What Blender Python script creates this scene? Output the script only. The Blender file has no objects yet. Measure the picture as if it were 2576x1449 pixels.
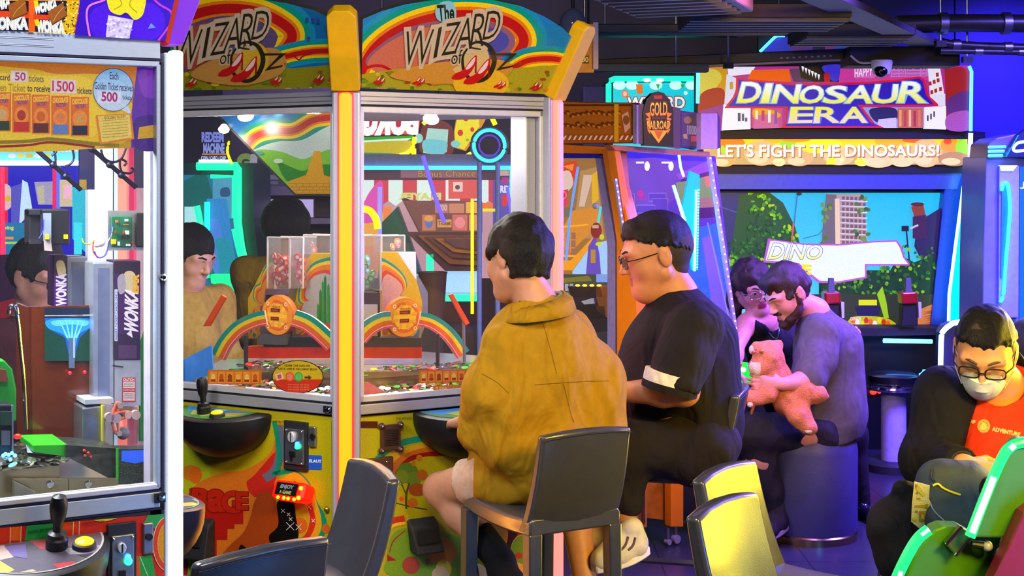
import bpy, bmesh, math, random
import numpy as np
from mathutils import Vector, Matrix
from mathutils.geometry import tessellate_polygon
random.seed(7)
SC = bpy.context.scene
COL = SC.collection
PI = math.pi
# ------------------------------------------------------------------ camera
F, CX, HZ, EYE = 3600.0,1288.0,450.0,1.55
cam_d = bpy.data.cameras.new('camera')
cam_d.sensor_width = 36.0
cam_d.lens = F / 2576 * 36.0
cam_d.shift_y = -(724.5 - HZ) / 2576
cam_d.clip_start = 0.05
cam = bpy.data.objects.new('camera', cam_d)
cam.location = (0,0, EYE)
cam.rotation_euler = (PI / 2,0,0)
COL.objects.link(cam)
SC.camera = cam
# ------------------------------------------------------------------ world, exposure
SC.view_settings.view_transform = 'Standard'
SC.view_settings.look = 'None'
SC.view_settings.exposure = 0.0
SC.view_settings.gamma = 1.0
SC.view_settings.use_curve_mapping = False
SC.cycles.sample_clamp_indirect = 3.0
SC.cycles.max_bounces = 6
SC.cycles.transparent_max_bounces = 20
SC.cycles.caustics_reflective = False
SC.cycles.caustics_refractive = False
wd = bpy.data.worlds.new('world')
SC.world = wd
wd.use_nodes = True
bg = wd.node_tree.nodes['Background']
bg.inputs[0].default_value = (0.30,0.22,0.55,1)
bg.inputs[1].default_value = 0.05

def area(name, loc, target, size, power, col, size_y=None, spread=PI):
 d = bpy.data.lights.new(name, 'AREA')
 d.energy = power
 d.color = col
 d.shape = 'RECTANGLE'
 d.size = size
 d.size_y = size_y or size
 d.spread = spread
 o = bpy.data.objects.new(name, d)
 o.location = loc
 v = Vector(target) - Vector(loc)
 o.rotation_euler = v.to_track_quat('-Z','Y').to_euler()
 COL.objects.link(o)
 return o

def point(name, loc, power, col, r=0.03):
 d = bpy.data.lights.new(name, 'POINT')
 d.energy = power
 d.color = col
 d.shadow_soft_size = r
 o = bpy.data.objects.new(name, d)
 o.location = loc
 COL.objects.link(o)
 return o

# assumed lighting of the hall from sources out of view: a warm yellow sign over the aisle, neutral lamps overhead, blue and violet lamps at the far side; plus added yellow and teal lights and a back fill
area('yellow_sign_light',(1.9,1.3,2.3),(0.95,3.9,0.95),0.9,34,(1.0,0.62,0.05),0.5,1.4)
area('assumed_yellow_light',(1.95,4.12,0.75),(0.7,3.2,0.75),0.95,34,(1.0,0.74,0.02),1.1,1.5)  # assumed source out of view, no screen built; lays yellow reflections on the stools
area('assumed_blue_side_lamp',(2.6,5.4,2.0),(0.6,4.6,1.0),0.6,40,(0.14,0.08,1.0),0.6,1.3)  # assumed lamp out of view, gives the man in black a blue rim
area('assumed_violet_side_lamp',(2.35,6.3,1.9),(1.3,6.2,0.4),0.6,60,(0.26,0.10,1.0),0.6,2.2)  # assumed lamp out of view, tints ottoman and man in grey violet
area('assumed_teal_light_far',(2.0,4.95,1.45),(0.6,3.2,0.9),0.5,8,(0.05,0.55,1.0),0.5)  # assumed second source out of view, no screen built; teal for the stools
area('aisle_lamp',(-0.2,1.7,2.85),(-0.3,3.6,0.9),0.9,46,(0.93,0.92,1.0),0.5)
area('added_teal_light',(2.1,1.8,0.6),(-0.4,2.6,0.8),0.8,40,(0.06,0.30,1.0),1.0)  # added light out of view, no screen built; gives one stool a teal sheen
area('violet_lamp',(1.3,4.9,2.25),(0.9,5.6,0.3),0.7,26,(0.36,0.16,1.0),0.6,2.0)
area('back_fill',(-0.7,7.6,2.95),(-0.7,9.6,1.6),1.2,22,(0.62,0.52,0.9),0.5,2.4)  # fill light added to brighten the far wall
area('blue_lamp',(2.75,6.3,2.4),(2.1,7.0,0.2),0.8,130,(0.14,0.10,1.0),0.8,2.0)
area('blue_wall_lamp',(3.4,8.4,2.72),(3.3,9.4,1.2),0.5,45,(0.10,0.06,1.0),0.5,2.0)
area('magenta_lamp',(0.75,5.2,2.25),(1.05,6.3,1.1),0.3,6,(1.0,0.14,0.35),0.3,1.6)
# ------------------------------------------------------------------ helpers
def P(px, py, Y):
 return Vector(((px - CX) / F * Y, Y, EYE - (py - HZ) / F * Y))

def lin(c):
 if isinstance(c, str):
  c = c.lstrip('#')
  c = [int(c[i:i + 2],16) for i in (0,2,4)]
 out = []
 for v in c[:3]:
  v = max(0.0, v / 255.0)
  out.append(v / 12.92 if v <= 0.04045 else ((v + 0.055) / 1.055) ** 2.4)
 return tuple(out)

MATS = {}

def M(name, col, rough=0.5, metal=0.0, var=0.10, scale=40.0, bump=0.0, bscale=None, coat=0.0, spec=0.5, sub=0.0, stretch=None):
 """procedural surface: noise-varied base colour, noise bump"""
 if name in MATS:
  return MATS[name]
 m = bpy.data.materials.new(name)
 m.use_nodes = True
 nt = m.node_tree
 b = nt.nodes['Principled BSDF']
 b.inputs['Roughness'].default_value = rough
 b.inputs['Metallic'].default_value = metal
 b.inputs['Specular IOR Level'].default_value = spec
 b.inputs['Coat Weight'].default_value = coat
 b.inputs['Coat Roughness'].default_value = 0.15
 if sub:
  b.inputs['Subsurface Weight'].default_value = sub
  b.inputs['Subsurface Radius'].default_value = (0.012,0.005,0.003)
  b.inputs['Subsurface Scale'].default_value = 1.0
 c = lin(col)
 tc = nt.nodes.new('ShaderNodeTexCoord')
 mp = nt.nodes.new('ShaderNodeMapping')
 if stretch:
  mp.inputs['Scale'].default_value = stretch
 nt.links.new(tc.outputs['Object'], mp.inputs[0])
 n = nt.nodes.new('ShaderNodeTexNoise')
 n.inputs['Scale'].default_value = scale
 n.inputs['Detail'].default_value = 3
 nt.links.new(mp.outputs[0], n.inputs['Vector'])
 r = nt.nodes.new('ShaderNodeValToRGB')
 r.color_ramp.elements[0].position = 0.3
 r.color_ramp.elements[1].position = 0.7
 r.color_ramp.elements[0].color = (*[x * (1 - var) for x in c],1)
 r.color_ramp.elements[1].color = (*[min(1, x * (1 + var)) for x in c],1)
 nt.links.new(n.outputs['Fac'], r.inputs[0])
 nt.links.new(r.outputs[0], b.inputs['Base Color'])
 if bump:
  n2 = nt.nodes.new('ShaderNodeTexNoise')
  n2.inputs['Scale'].default_value = bscale or scale
  n2.inputs['Detail'].default_value = 4
  nt.links.new(mp.outputs[0], n2.inputs['Vector'])
  bp = nt.nodes.new('ShaderNodeBump')
  bp.inputs['Strength'].default_value = bump
  bp.inputs['Distance'].default_value = 0.01
  nt.links.new(n2.outputs['Fac'], bp.inputs['Height'])
  nt.links.new(bp.outputs[0], b.inputs['Normal'])
 MATS[name] = m
 return m

def E(name, col, strength=1.0, var=0.0):
 """lamp surface: gives off light"""
 if name in MATS:
  return MATS[name]
 m = bpy.data.materials.new(name)
 m.use_nodes = True
 nt = m.node_tree
 b = nt.nodes['Principled BSDF']
 c = lin(col)
 b.inputs['Base Color'].default_value = (*[x * 0.5 for x in c],1)
 b.inputs['Roughness'].default_value = 0.4
 b.inputs['Emission Color'].default_value = (*c, 1)
 b.inputs['Emission Strength'].default_value = strength
 if var:
  n = nt.nodes.new('ShaderNodeTexNoise')
  n.inputs['Scale'].default_value = 30
  mr = nt.nodes.new('ShaderNodeMapRange')
  mr.inputs['To Min'].default_value = strength * (1 - var)
  mr.inputs['To Max'].default_value = strength * (1 + var)
  nt.links.new(n.outputs['Fac'], mr.inputs[0])
  nt.links.new(mr.outputs[0], b.inputs['Emission Strength'])
 MATS[name] = m
 return m

def ART(name, emit=0.0, rough=0.35, coat=0.0, base=1.0):
 """printed sheet: colours come from the print ('Col'), with a fine printed grain; emit > 0 makes it glow"""
 if name in MATS:
  return MATS[name]
 m = bpy.data.materials.new(name)
 m.use_nodes = True
 nt = m.node_tree
 b = nt.nodes['Principled BSDF']
 at = nt.nodes.new('ShaderNodeAttribute')
 at.attribute_name = 'Col'
 n = nt.nodes.new('ShaderNodeTexNoise')
 n.inputs['Scale'].default_value = 260
 n.inputs['Detail'].default_value = 2
 tc = nt.nodes.new('ShaderNodeTexCoord')
 nt.links.new(tc.outputs['Object'], n.inputs['Vector'])
 mr = nt.nodes.new('ShaderNodeMapRange')
 mr.inputs['From Min'].default_value = 0.3
 mr.inputs['From Max'].default_value = 0.7
 mr.inputs['To Min'].default_value = 0.86 * base
 mr.inputs['To Max'].default_value = 1.1 * base
 nt.links.new(n.outputs['Fac'], mr.inputs[0])
 mx = nt.nodes.new('ShaderNodeVectorMath')
 mx.operation = 'SCALE'
 nt.links.new(at.outputs['Color'], mx.inputs[0])
 nt.links.new(mr.outputs[0], mx.inputs['Scale'])
 b.inputs['Roughness'].default_value = rough
 b.inputs['Coat Weight'].default_value = coat
 if emit < 0.3:
  nt.links.new(mx.outputs[0], b.inputs['Base Color'])
 else:   # glowing print: base colour kept dark
  dk = nt.nodes.new('ShaderNodeVectorMath')
  dk.operation = 'SCALE'
  dk.inputs['Scale'].default_value = 0.3
  nt.links.new(mx.outputs[0], dk.inputs[0])
  nt.links.new(dk.outputs[0], b.inputs['Base Color'])
 if emit:
  nt.links.new(mx.outputs[0], b.inputs['Emission Color'])
  b.inputs['Emission Strength'].default_value = emit
 MATS[name] = m
 return m

def GLASS(name='clear_glass', tint=(0.97,0.98,0.98), refl=1.0, haze=0.0, hcol=(0.8,0.8,0.9)):
 if name in MATS:
  return MATS[name]
 m = bpy.data.materials.new(name)
 m.use_nodes = True
 nt = m.node_tree
 for n in list(nt.nodes):
  if n.type == 'BSDF_PRINCIPLED':
   nt.nodes.remove(n)
 out = [n for n in nt.nodes if n.type == 'OUTPUT_MATERIAL'][0]
 t = nt.nodes.new('ShaderNodeBsdfTransparent')
 t.inputs[0].default_value = (*tint, 1)
 g = nt.nodes.new('ShaderNodeBsdfGlossy')
 g.inputs['Roughness'].default_value = 0.03
 lw = nt.nodes.new('ShaderNodeLayerWeight')
 lw.inputs['Blend'].default_value = 0.5
 fr = nt.nodes.new('ShaderNodeMath')
 fr.operation = 'POWER'
 fr.inputs[1].default_value = 5.0
 nt.links.new(lw.outputs['Facing'], fr.inputs[0])
 mu = nt.nodes.new('ShaderNodeMath')
 mu.operation = 'MULTIPLY_ADD'
 mu.inputs[1].default_value = 0.6 * refl
 mu.inputs[2].default_value = 0.045 * refl
 nz = nt.nodes.new('ShaderNodeTexNoise')
 nz.inputs['Scale'].default_value = 3.0
 nb = nt.nodes.new('ShaderNodeBump')
 nb.inputs['Strength'].default_value = 0.01
 nt.links.new(nz.outputs['Fac'], nb.inputs['Height'])
 nt.links.new(nb.outputs[0], g.inputs['Normal'])
 nt.links.new(fr.outputs[0], mu.inputs[0])
 mix = nt.nodes.new('ShaderNodeMixShader')
 nt.links.new(mu.outputs[0], mix.inputs[0])
 nt.links.new(t.outputs[0], mix.inputs[1])
 nt.links.new(g.outputs[0], mix.inputs[2])
 last = mix
 if haze:
  d = nt.nodes.new('ShaderNodeBsdfDiffuse')
  d.inputs[0].default_value = (*hcol, 1)
  m2 = nt.nodes.new('ShaderNodeMixShader')
  m2.inputs[0].default_value = haze
  nt.links.new(mix.outputs[0], m2.inputs[1])
  nt.links.new(d.outputs[0], m2.inputs[2])
  last = m2
 nt.links.new(last.outputs[0], out.inputs[0])
 MATS[name] = m
 return m

WL = {}          # world location of every made object

def tag(o, label=None, cat=None, group=None, kind=None):
 if label: o['label'] = label
 if cat: o['category'] = cat
 if group: o['group'] = group
 if kind: o['kind'] = kind
 return o

def thing(name, label, cat, loc=(0,0,0), group=None):
 o = bpy.data.objects.new(name, None)
 o.empty_display_size = 0.1
 COL.objects.link(o)
 o.location = loc
 WL[o.name] = Vector(loc)
 return tag(o, label, cat, group)

def link(name, me, parent=None, loc=None):
 """object whose mesh is given in world coordinates; origin moved to the parent's place (or loc)"""
 o = bpy.data.objects.new(name, me)
 COL.objects.link(o)
 if parent is not None:
  base = WL[parent.name]
  o.parent = parent
  me.transform(Matrix.Translation(-base))
  WL[o.name] = base.copy()
 else:
  if loc is None:
   n = len(me.vertices)
   co = np.empty(n * 3, np.float32)
   me.vertices.foreach_get('co', co)
   co = co.reshape(-1,3)
   mn, mxx = co.min(0), co.max(0)
   loc = Vector((float(mn[0] + mxx[0]) / 2, float(mn[1] + mxx[1]) / 2, float(mn[2])))
  loc = Vector(loc)
  me.transform(Matrix.Translation(-loc))
  o.location = loc
  WL[o.name] = loc
 return o

def frame_from(d, up=(0,0,1)):
 d = Vector(d).normalized()
 up = Vector(up)
 if abs(d.dot(up.normalized())) > 0.98:
  up = Vector((1,0,0)) if abs(d.x) < 0.9 else Vector((0,1,0))
 s = d.cross(up).normalized()
 return s, s.cross(d).normalized()

def catmull(pts, n=8, closed=False):
 pts = [Vector(p) if len(p) == 3 else Vector((p[0], p[1],0)) for p in pts]
 out = []
 N = len(pts)
 rng = range(N) if closed else range(N - 1)
 for i in rng:
  if closed:
   p0, p1, p2, p3 = pts[(i - 1) % N], pts[i], pts[(i + 1) % N], pts[(i + 2) % N]
  else:
   p0, p1, p2, p3 = pts[max(i - 1,0)], pts[i], pts[i + 1], pts[min(i + 2, N - 1)]
  for k in range(n):
   t = k / n
   out.append(0.5 * ((2 * p1) + (-p0 + p2) * t + (2 * p0 - 5 * p1 + 4 * p2 - p3) * t * t + (-p0 + 3 * p1 - 3 * p2 + p3) * t ** 3))
 if not closed:
  out.append(pts[-1])
 return out

class MB:
 """collects shapes in world coordinates; build() links them as ONE mesh object"""

 def __init__(s):
  s.v, s.f, s.mi, s.sm, s.mats = [],[],[],[],[]

 def m(s, mat):
  if mat not in s.mats:
   s.mats.append(mat)
  return s.mats.index(mat)

 def add(s, vs, fs, mat, smooth=False):
  b = len(s.v)
  s.v += [tuple(v) for v in vs]
  k = s.m(mat)
  for f in fs:
   s.f.append([i + b for i in f])
   s.mi.append(k)
   s.sm.append(smooth)
  return s

 def box(s, c, size, mat, ax=None):
  """ax = (ux, uy, uz) unit axes"""
  c = Vector(c)
  ux, uy, uz = ax or (Vector((1,0,0)), Vector((0,1,0)), Vector((0,0,1)))
  hx, hy, hz = ux * size[0] / 2, uy * size[1] / 2, uz * size[2] / 2
  vs = [c + sx * hx + sy * hy + sz * hz for sz in (-1,1) for sy in (-1,1) for sx in (-1,1)]
  fs = [(0,2,3,1),(4,5,7,6),(0,1,5,4),(2,6,7,3),(0,4,6,2),(1,3,7,5)]
  return s.add(vs, fs, mat)

 def prism(s, pts, vec, mat, smooth=False):
  """polygon pts (any plane) extruded by vec; concave allowed"""
  pts = [Vector(p) for p in pts]
  vec = Vector(vec)
  n = len(pts)
  tri = tessellate_polygon([pts])
  nrm = Vector((0,0,0))
  for i in range(n):
   nrm += pts[i].cross(pts[(i + 1) % n])
  flip = nrm.dot(vec) < 0
  fs = []
  for t in tri:
   a = list(t)
   tn = (pts[a[1]] - pts[a[0]]).cross(pts[a[2]] - pts[a[0]])
   if tn.dot(vec) > 0:
    a = a[::-1]
   fs.append(a)
   fs.append([i + n for i in a[::-1]])
  s.add(pts + [p + vec for p in pts], fs, mat)
  sd = []
  for i in range(n):
   j = (i + 1) % n
   q = (i, j, j + n, i + n)
   sd.append(q[::-1] if flip else q)
  b = len(s.v) - 2 * n
  k = s.m(mat)
  for q in sd:
   s.f.append([i + b for i in q])
   s.mi.append(k)
   s.sm.append(smooth)
  return s

 def tube(s, pts, r, mat, seg=10, closed=False, caps=True, smooth=True, flat=1.0, up=(0,0,1)):
  pts = [Vector(p) for p in pts]
  n = len(pts)
  rs = r if isinstance(r, (list, tuple)) else [r] * n
  vs, fs = [],[]
  for i, p in enumerate(pts):
   a = pts[(i - 1) % n] if closed else pts[max(i - 1,0)]
   b = pts[(i + 1) % n] if closed else pts[min(i + 1, n - 1)]
   d = b - a
   if d.length < 1e-9:
    d = Vector((0,0,1))
   sx, sy = frame_from(d, up)
   for k in range(seg):
    t = 2 * PI * k / seg
    vs.append(p + sx * math.cos(t) * rs[i] + sy * math.sin(t) * rs[i] * flat)
  for i in range(n if closed else n - 1):
   j = (i + 1) % n
   for k in range(seg):
    l = (k + 1) % seg
    fs.append((i * seg + k, j * seg + k, j * seg + l, i * seg + l)[::-1])
  if caps and not closed:
   fs.append([k for k in range(seg)])
   fs.append([(n - 1) * seg + k for k in range(seg)][::-1])
  return s.add(vs, fs, mat, smooth)

 def lathe(s, prof, c, mat, axis=(0,0,1), seg=24, sx=1.0, sy=1.0, smooth=True, up=(0,0,1)):
  """prof = [(r, h)...] about axis from c"""
  c = Vector(c)
  ax = Vector(axis).normalized()
  u, w = frame_from(ax, up)
  vs, fs = [],[]
  for (r, h) in prof:
   for k in range(seg):
    t = 2 * PI * k / seg
    vs.append(c + ax * h + u * math.cos(t) * r * sx + w * math.sin(t) * r * sy)
  for i in range(len(prof) - 1):
   for k in range(seg):
    l = (k + 1) % seg
    fs.append((i * seg + k, i * seg + l, (i + 1) * seg + l, (i + 1) * seg + k)[::-1])
  fs.append(list(range(seg)))
  fs.append([(len(prof) - 1) * seg + k for k in range(seg)][::-1])
  return s.add(vs, fs, mat, smooth)

 def ball(s, c, r, mat, seg=16, rings=10, ax=None):
  c = Vector(c)
  rx, ry, rz = r if isinstance(r, (tuple, list)) else (r, r, r)
  ux, uy, uz = ax or (Vector((1,0,0)), Vector((0,1,0)), Vector((0,0,1)))
  vs = [c - uz * rz]
  for i in range(1, rings):
   p = PI * i / rings
   for k in range(seg):
    t = 2 * PI * k / seg
    vs.append(c + ux * rx * math.sin(p) * math.cos(t) + uy * ry * math.sin(p) * math.sin(t) - uz * rz * math.cos(p))
  vs.append(c + uz * rz)
  fs = []
  for k in range(seg):
   l = (k + 1) % seg
   fs.append((0,1 + l, 1 + k))
   for i in range(rings - 2):
    fs.append((1 + i * seg + k, 1 + i * seg + l, 1 + (i + 1) * seg + l, 1 + (i + 1) * seg + k))
   e = 1 + (rings - 2) * seg
   fs.append((e + k, e + l, len(vs) - 1))
  return s.add(vs, fs, mat, True)

 def loft(s, rings, mat, closed=True, caps=True, smooth=True):
  n = len(rings[0])
  vs = [p for r in rings for p in r]
  fs = []
  for i in range(len(rings) - 1):
   for k in range(n if closed else n - 1):
    l = (k + 1) % n
    fs.append((i * n + k, i * n + l, (i + 1) * n + l, (i + 1) * n + k))
  if caps:
   fs.append(list(range(n))[::-1])
   fs.append([(len(rings) - 1) * n + k for k in range(n)])
  return s.add(vs, fs, mat, smooth)

 def build(s, name, parent=None, bevel=0.0, seg=2, sharp=35, sub=0, loc=None):
  me = bpy.data.meshes.new(name)
  me.from_pydata(s.v, [], s.f)
  for m in s.mats:
   me.materials.append(m)
  me.polygons.foreach_set('material_index', s.mi)
  me.polygons.foreach_set('use_smooth', s.sm)
  me.validate()
  me.update()
  bm = bmesh.new()
  bm.from_mesh(me)
  bmesh.ops.recalc_face_normals(bm, faces=bm.faces)
  bm.to_mesh(me)
  bm.free()
  if any(s.sm):
   try:
    me.set_sharp_from_angle(angle=math.radians(sharp))
   except Exception:
    pass
  o = link(name, me, parent, loc)
  if bevel:
   b = o.modifiers.new('bevel','BEVEL')
   b.width = bevel
   b.segments = seg
   b.limit_method = 'ANGLE'
   b.angle_limit = math.radians(40)
  if sub:
   b = o.modifiers.new('sub','SUBSURF')
   b.levels = b.render_levels = sub
  return o

# ------------------------------------------------------------------ lettering
TXT = {}

def glyphs(s, off=0.0):
 key = (s, off)
 if key not in TXT:
  cu = bpy.data.curves.new('lettering','FONT')
  cu.body = s
  cu.offset = off
  cu.resolution_u = 3
  ob = bpy.data.objects.new('lettering', cu)
  me = ob.to_mesh()
  vs = [(v.co.x, v.co.y) for v in me.vertices]
  fs = [list(p.vertices) for p in me.polygons]
  ob.to_mesh_clear()
  bpy.data.objects.remove(ob)
  bpy.data.curves.remove(cu)
  TXT[key] = (vs, fs)
 return TXT[key]

def clip_tri(tri, clip):
 """convex clip of a small polygon (2D points, clockwise or not)"""
 out = tri
 n = len(clip)
 ar = sum(clip[i][0] * clip[(i + 1) % n][1] - clip[(i + 1) % n][0] * clip[i][1] for i in range(n))
 sg = 1 if ar > 0 else -1
 for i in range(n):
  ax, ay = clip[i]
  bx, by = clip[(i + 1) % n]
  side = lambda p: sg * ((bx - ax) * (p[1] - ay) - (by - ay) * (p[0] - ax))
  res = []
  for k in range(len(out)):
   p, q = out[k], out[(k + 1) % len(out)]
   a, b = side(p), side(q)
   if a >= 0:
    res.append(p)
   if (a > 0 > b) or (a < 0 < b):
    t = a / (a - b)
    res.append((p[0] + (q[0] - p[0]) * t, p[1] + (q[1] - p[1]) * t))
  out = res
  if len(out) < 3:
   return []
 return out

class Plane:
 """a flat face in the room: origin, horizontal axis u, upward axis v, normal towards the viewer"""

 def __init__(s, o, u, v):
  s.o, s.u = Vector(o), Vector(u).normalized()
  v = Vector(v)
  s.v = (v - s.u * v.dot(s.u)).normalized()
  s.n = s.u.cross(s.v).normalized()

 def hit(s, px, py, off=0.0):
  d = Vector(((px - CX) / F, 1,-(py - HZ) / F))
  c = Vector((0,0, EYE))
  t = (s.o + s.n * off - c).dot(s.n) / d.dot(s.n)
  return c + d * t

 def at(s, a, b, off=0.0):
  return s.o + s.u * a + s.v * b + s.n * off

 def uv(s, p):
  d = Vector(p) - s.o
  return d.dot(s.u), d.dot(s.v)

class Art:
 """printed layers on a plane; 2D coordinates are turned into 3D by mp(x, y, off)"""

 def __init__(s, mp, clip=None, base=0.0006, step=0.00008):
  s.mp, s.clip, s.off, s.step = mp, clip, base, step
  s.v, s.f, s.c, s.mi, s.mats = [],[],[],[],[]
  s.mat = None

 def use(s, mat):
  if mat not in s.mats:
   s.mats.append(mat)
  s.mat = s.mats.index(mat)
  return s

 def _emit(s, poly, col, clip=True):
  if clip and s.clip:
   poly = clip_tri(poly, s.clip)
   if len(poly) < 3:
    return
  b = len(s.v)
  for p in poly:
   s.v.append(s.mp(p[0], p[1], s.off))
  s.f.append([b + i for i in range(len(poly))])
  s.mi.append(s.mat)
  s.c.append([col(p[0], p[1]) if callable(col) else col for p in poly])

 def poly(s, pts, col, clip=True, layer=True):
  if layer:
   s.off += s.step
  c = s._col(col, pts)
  p3 = [Vector((p[0], p[1],0)) for p in pts]
  for t in tessellate_polygon([p3]):
   s._emit([(pts[i][0], pts[i][1]) for i in t], c, clip)
  return s

 def _col(s, col, pts):
  """a colour, or (top colour, bottom colour) for an up-down blend"""
  if isinstance(col, tuple) and isinstance(col[0],(str, tuple, list)):
   a, b = lin(col[0]), lin(col[1])
   y0 = min(p[1] for p in pts)
   y1 = max(p[1] for p in pts)
   return lambda x, y: tuple(a[i] + (b[i] - a[i]) * min(1, max(0,(y - y0) / (y1 - y0 + 1e-9))) for i in range(3))
  return lin(col)

 def rect(s, x0, y0, x1, y1, col):
  return s.poly([(x0, y0),(x1, y0),(x1, y1),(x0, y1)], col)

 def ell(s, cx, cy, rx, ry, col, rot=0, n=28, a0=0, a1=2 * PI):
  pts = []
  full = abs(a1 - a0 - 2 * PI) < 1e-6
  for k in range(n if full else n + 1):
   t = a0 + (a1 - a0) * k / n
   x, y = rx * math.cos(t), ry * math.sin(t)
   pts.append((cx + x * math.cos(rot) - y * math.sin(rot), cy + x * math.sin(rot) + y * math.cos(rot)))
  return s.poly(pts, col)

 def blob(s, pts, col, n=6):
  q = catmull(pts, n, True)
  return s.poly([(p.x, p.y) for p in q], col)

 def stroke(s, pts, w, col, smooth=6, closed=False):
  q = catmull(pts, smooth, closed) if smooth else [Vector((p[0], p[1],0)) for p in pts]
  n = len(q)
  ws = w if isinstance(w, (list, tuple)) else None
  L, R = [],[]
  for i in range(n):
   a = q[(i - 1) % n] if closed else q[max(i - 1,0)]
   b = q[(i + 1) % n] if closed else q[min(i + 1, n - 1)]
   d = b - a
   d.normalize()
   if ws:
    t = i / (n - 1) * (len(ws) - 1)
    k = min(int(t), len(ws) - 2)
    ww = ws[k] + (ws[k + 1] - ws[k]) * (t - k)
   else:
    ww = w
   L.append((q[i].x - d.y * ww / 2, q[i].y + d.x * ww / 2))
   R.append((q[i].x + d.y * ww / 2, q[i].y - d.x * ww / 2))
  s.off += s.step
  c = s._col(col, L + R)
  for i in range(n if closed else n - 1):
   j = (i + 1) % n
   s._emit([L[i], L[j], R[j]], c)
   s._emit([L[i], R[j], R[i]], c)
  return s

 def text(s, txt, quad, col, off=0.0, tight=True, mirror=False, warp=None):
  """quad = TL, TR, BR, BL; letters fill it; off > 0 fattens the strokes"""
  base, _ = glyphs(txt, 0.0)
  if not base:
   return s
  x0, x1 = min(v[0] for v in base), max(v[0] for v in base)
  y0, y1 = (min(v[1] for v in base), max(v[1] for v in base)) if tight else (-0.2,0.75)
  vs, fs = glyphs(txt, off)
  tl, tr, br, bl = quad
  pts = []
  for (x, y) in vs:
   a = (x - x0) / (x1 - x0 + 1e-9)
   if mirror:
    a = 1 - a
   b = (y - y0) / (y1 - y0 + 1e-9)
   if warp:
    a, b = warp(a, b)
   X = (bl[0] * (1 - a) + br[0] * a) * (1 - b) + (tl[0] * (1 - a) + tr[0] * a) * b
   Y = (bl[1] * (1 - a) + br[1] * a) * (1 - b) + (tl[1] * (1 - a) + tr[1] * a) * b
   pts.append((X, Y))
  s.off += s.step
  c = s._col(col, pts)
  for f in fs:
   s._emit([pts[i] for i in f], c, clip=(s.clip is not None))
  return s

 def build(s, name, parent=None, into=None):
  me = bpy.data.meshes.new(name)
  me.from_pydata([tuple(v) for v in s.v],[], s.f)
  for m in s.mats:
   me.materials.append(m)
  me.polygons.foreach_set('material_index', s.mi)
  ca = me.color_attributes.new('Col','FLOAT_COLOR','CORNER')
  data = np.ones((sum(len(f) for f in s.f),4), np.float32)
  k = 0
  for cs in s.c:
   for c in cs:
    data[k, :3] = c
    k += 1
  ca.data.foreach_set('color', data.ravel())
  return link(name, me, parent)

def panel(name, pl, pts, mat, parent, thick=0.012, art=None):
 """a flat board whose outline is given in photo pixels on plane pl"""
 mb = MB()
 mb.prism([pl.hit(x, y) for x, y in pts],-pl.n * thick, mat)
 return mb.build(name, parent)

def copy_tree(o, parent=None):
 c = o.copy()
 COL.objects.link(c)
 if parent is not None:
  c.parent = parent
 WL[c.name] = WL.get(o.name, Vector((0,0,0))).copy()
 for ch in list(o.children):
  copy_tree(ch, c)
 return c
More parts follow.
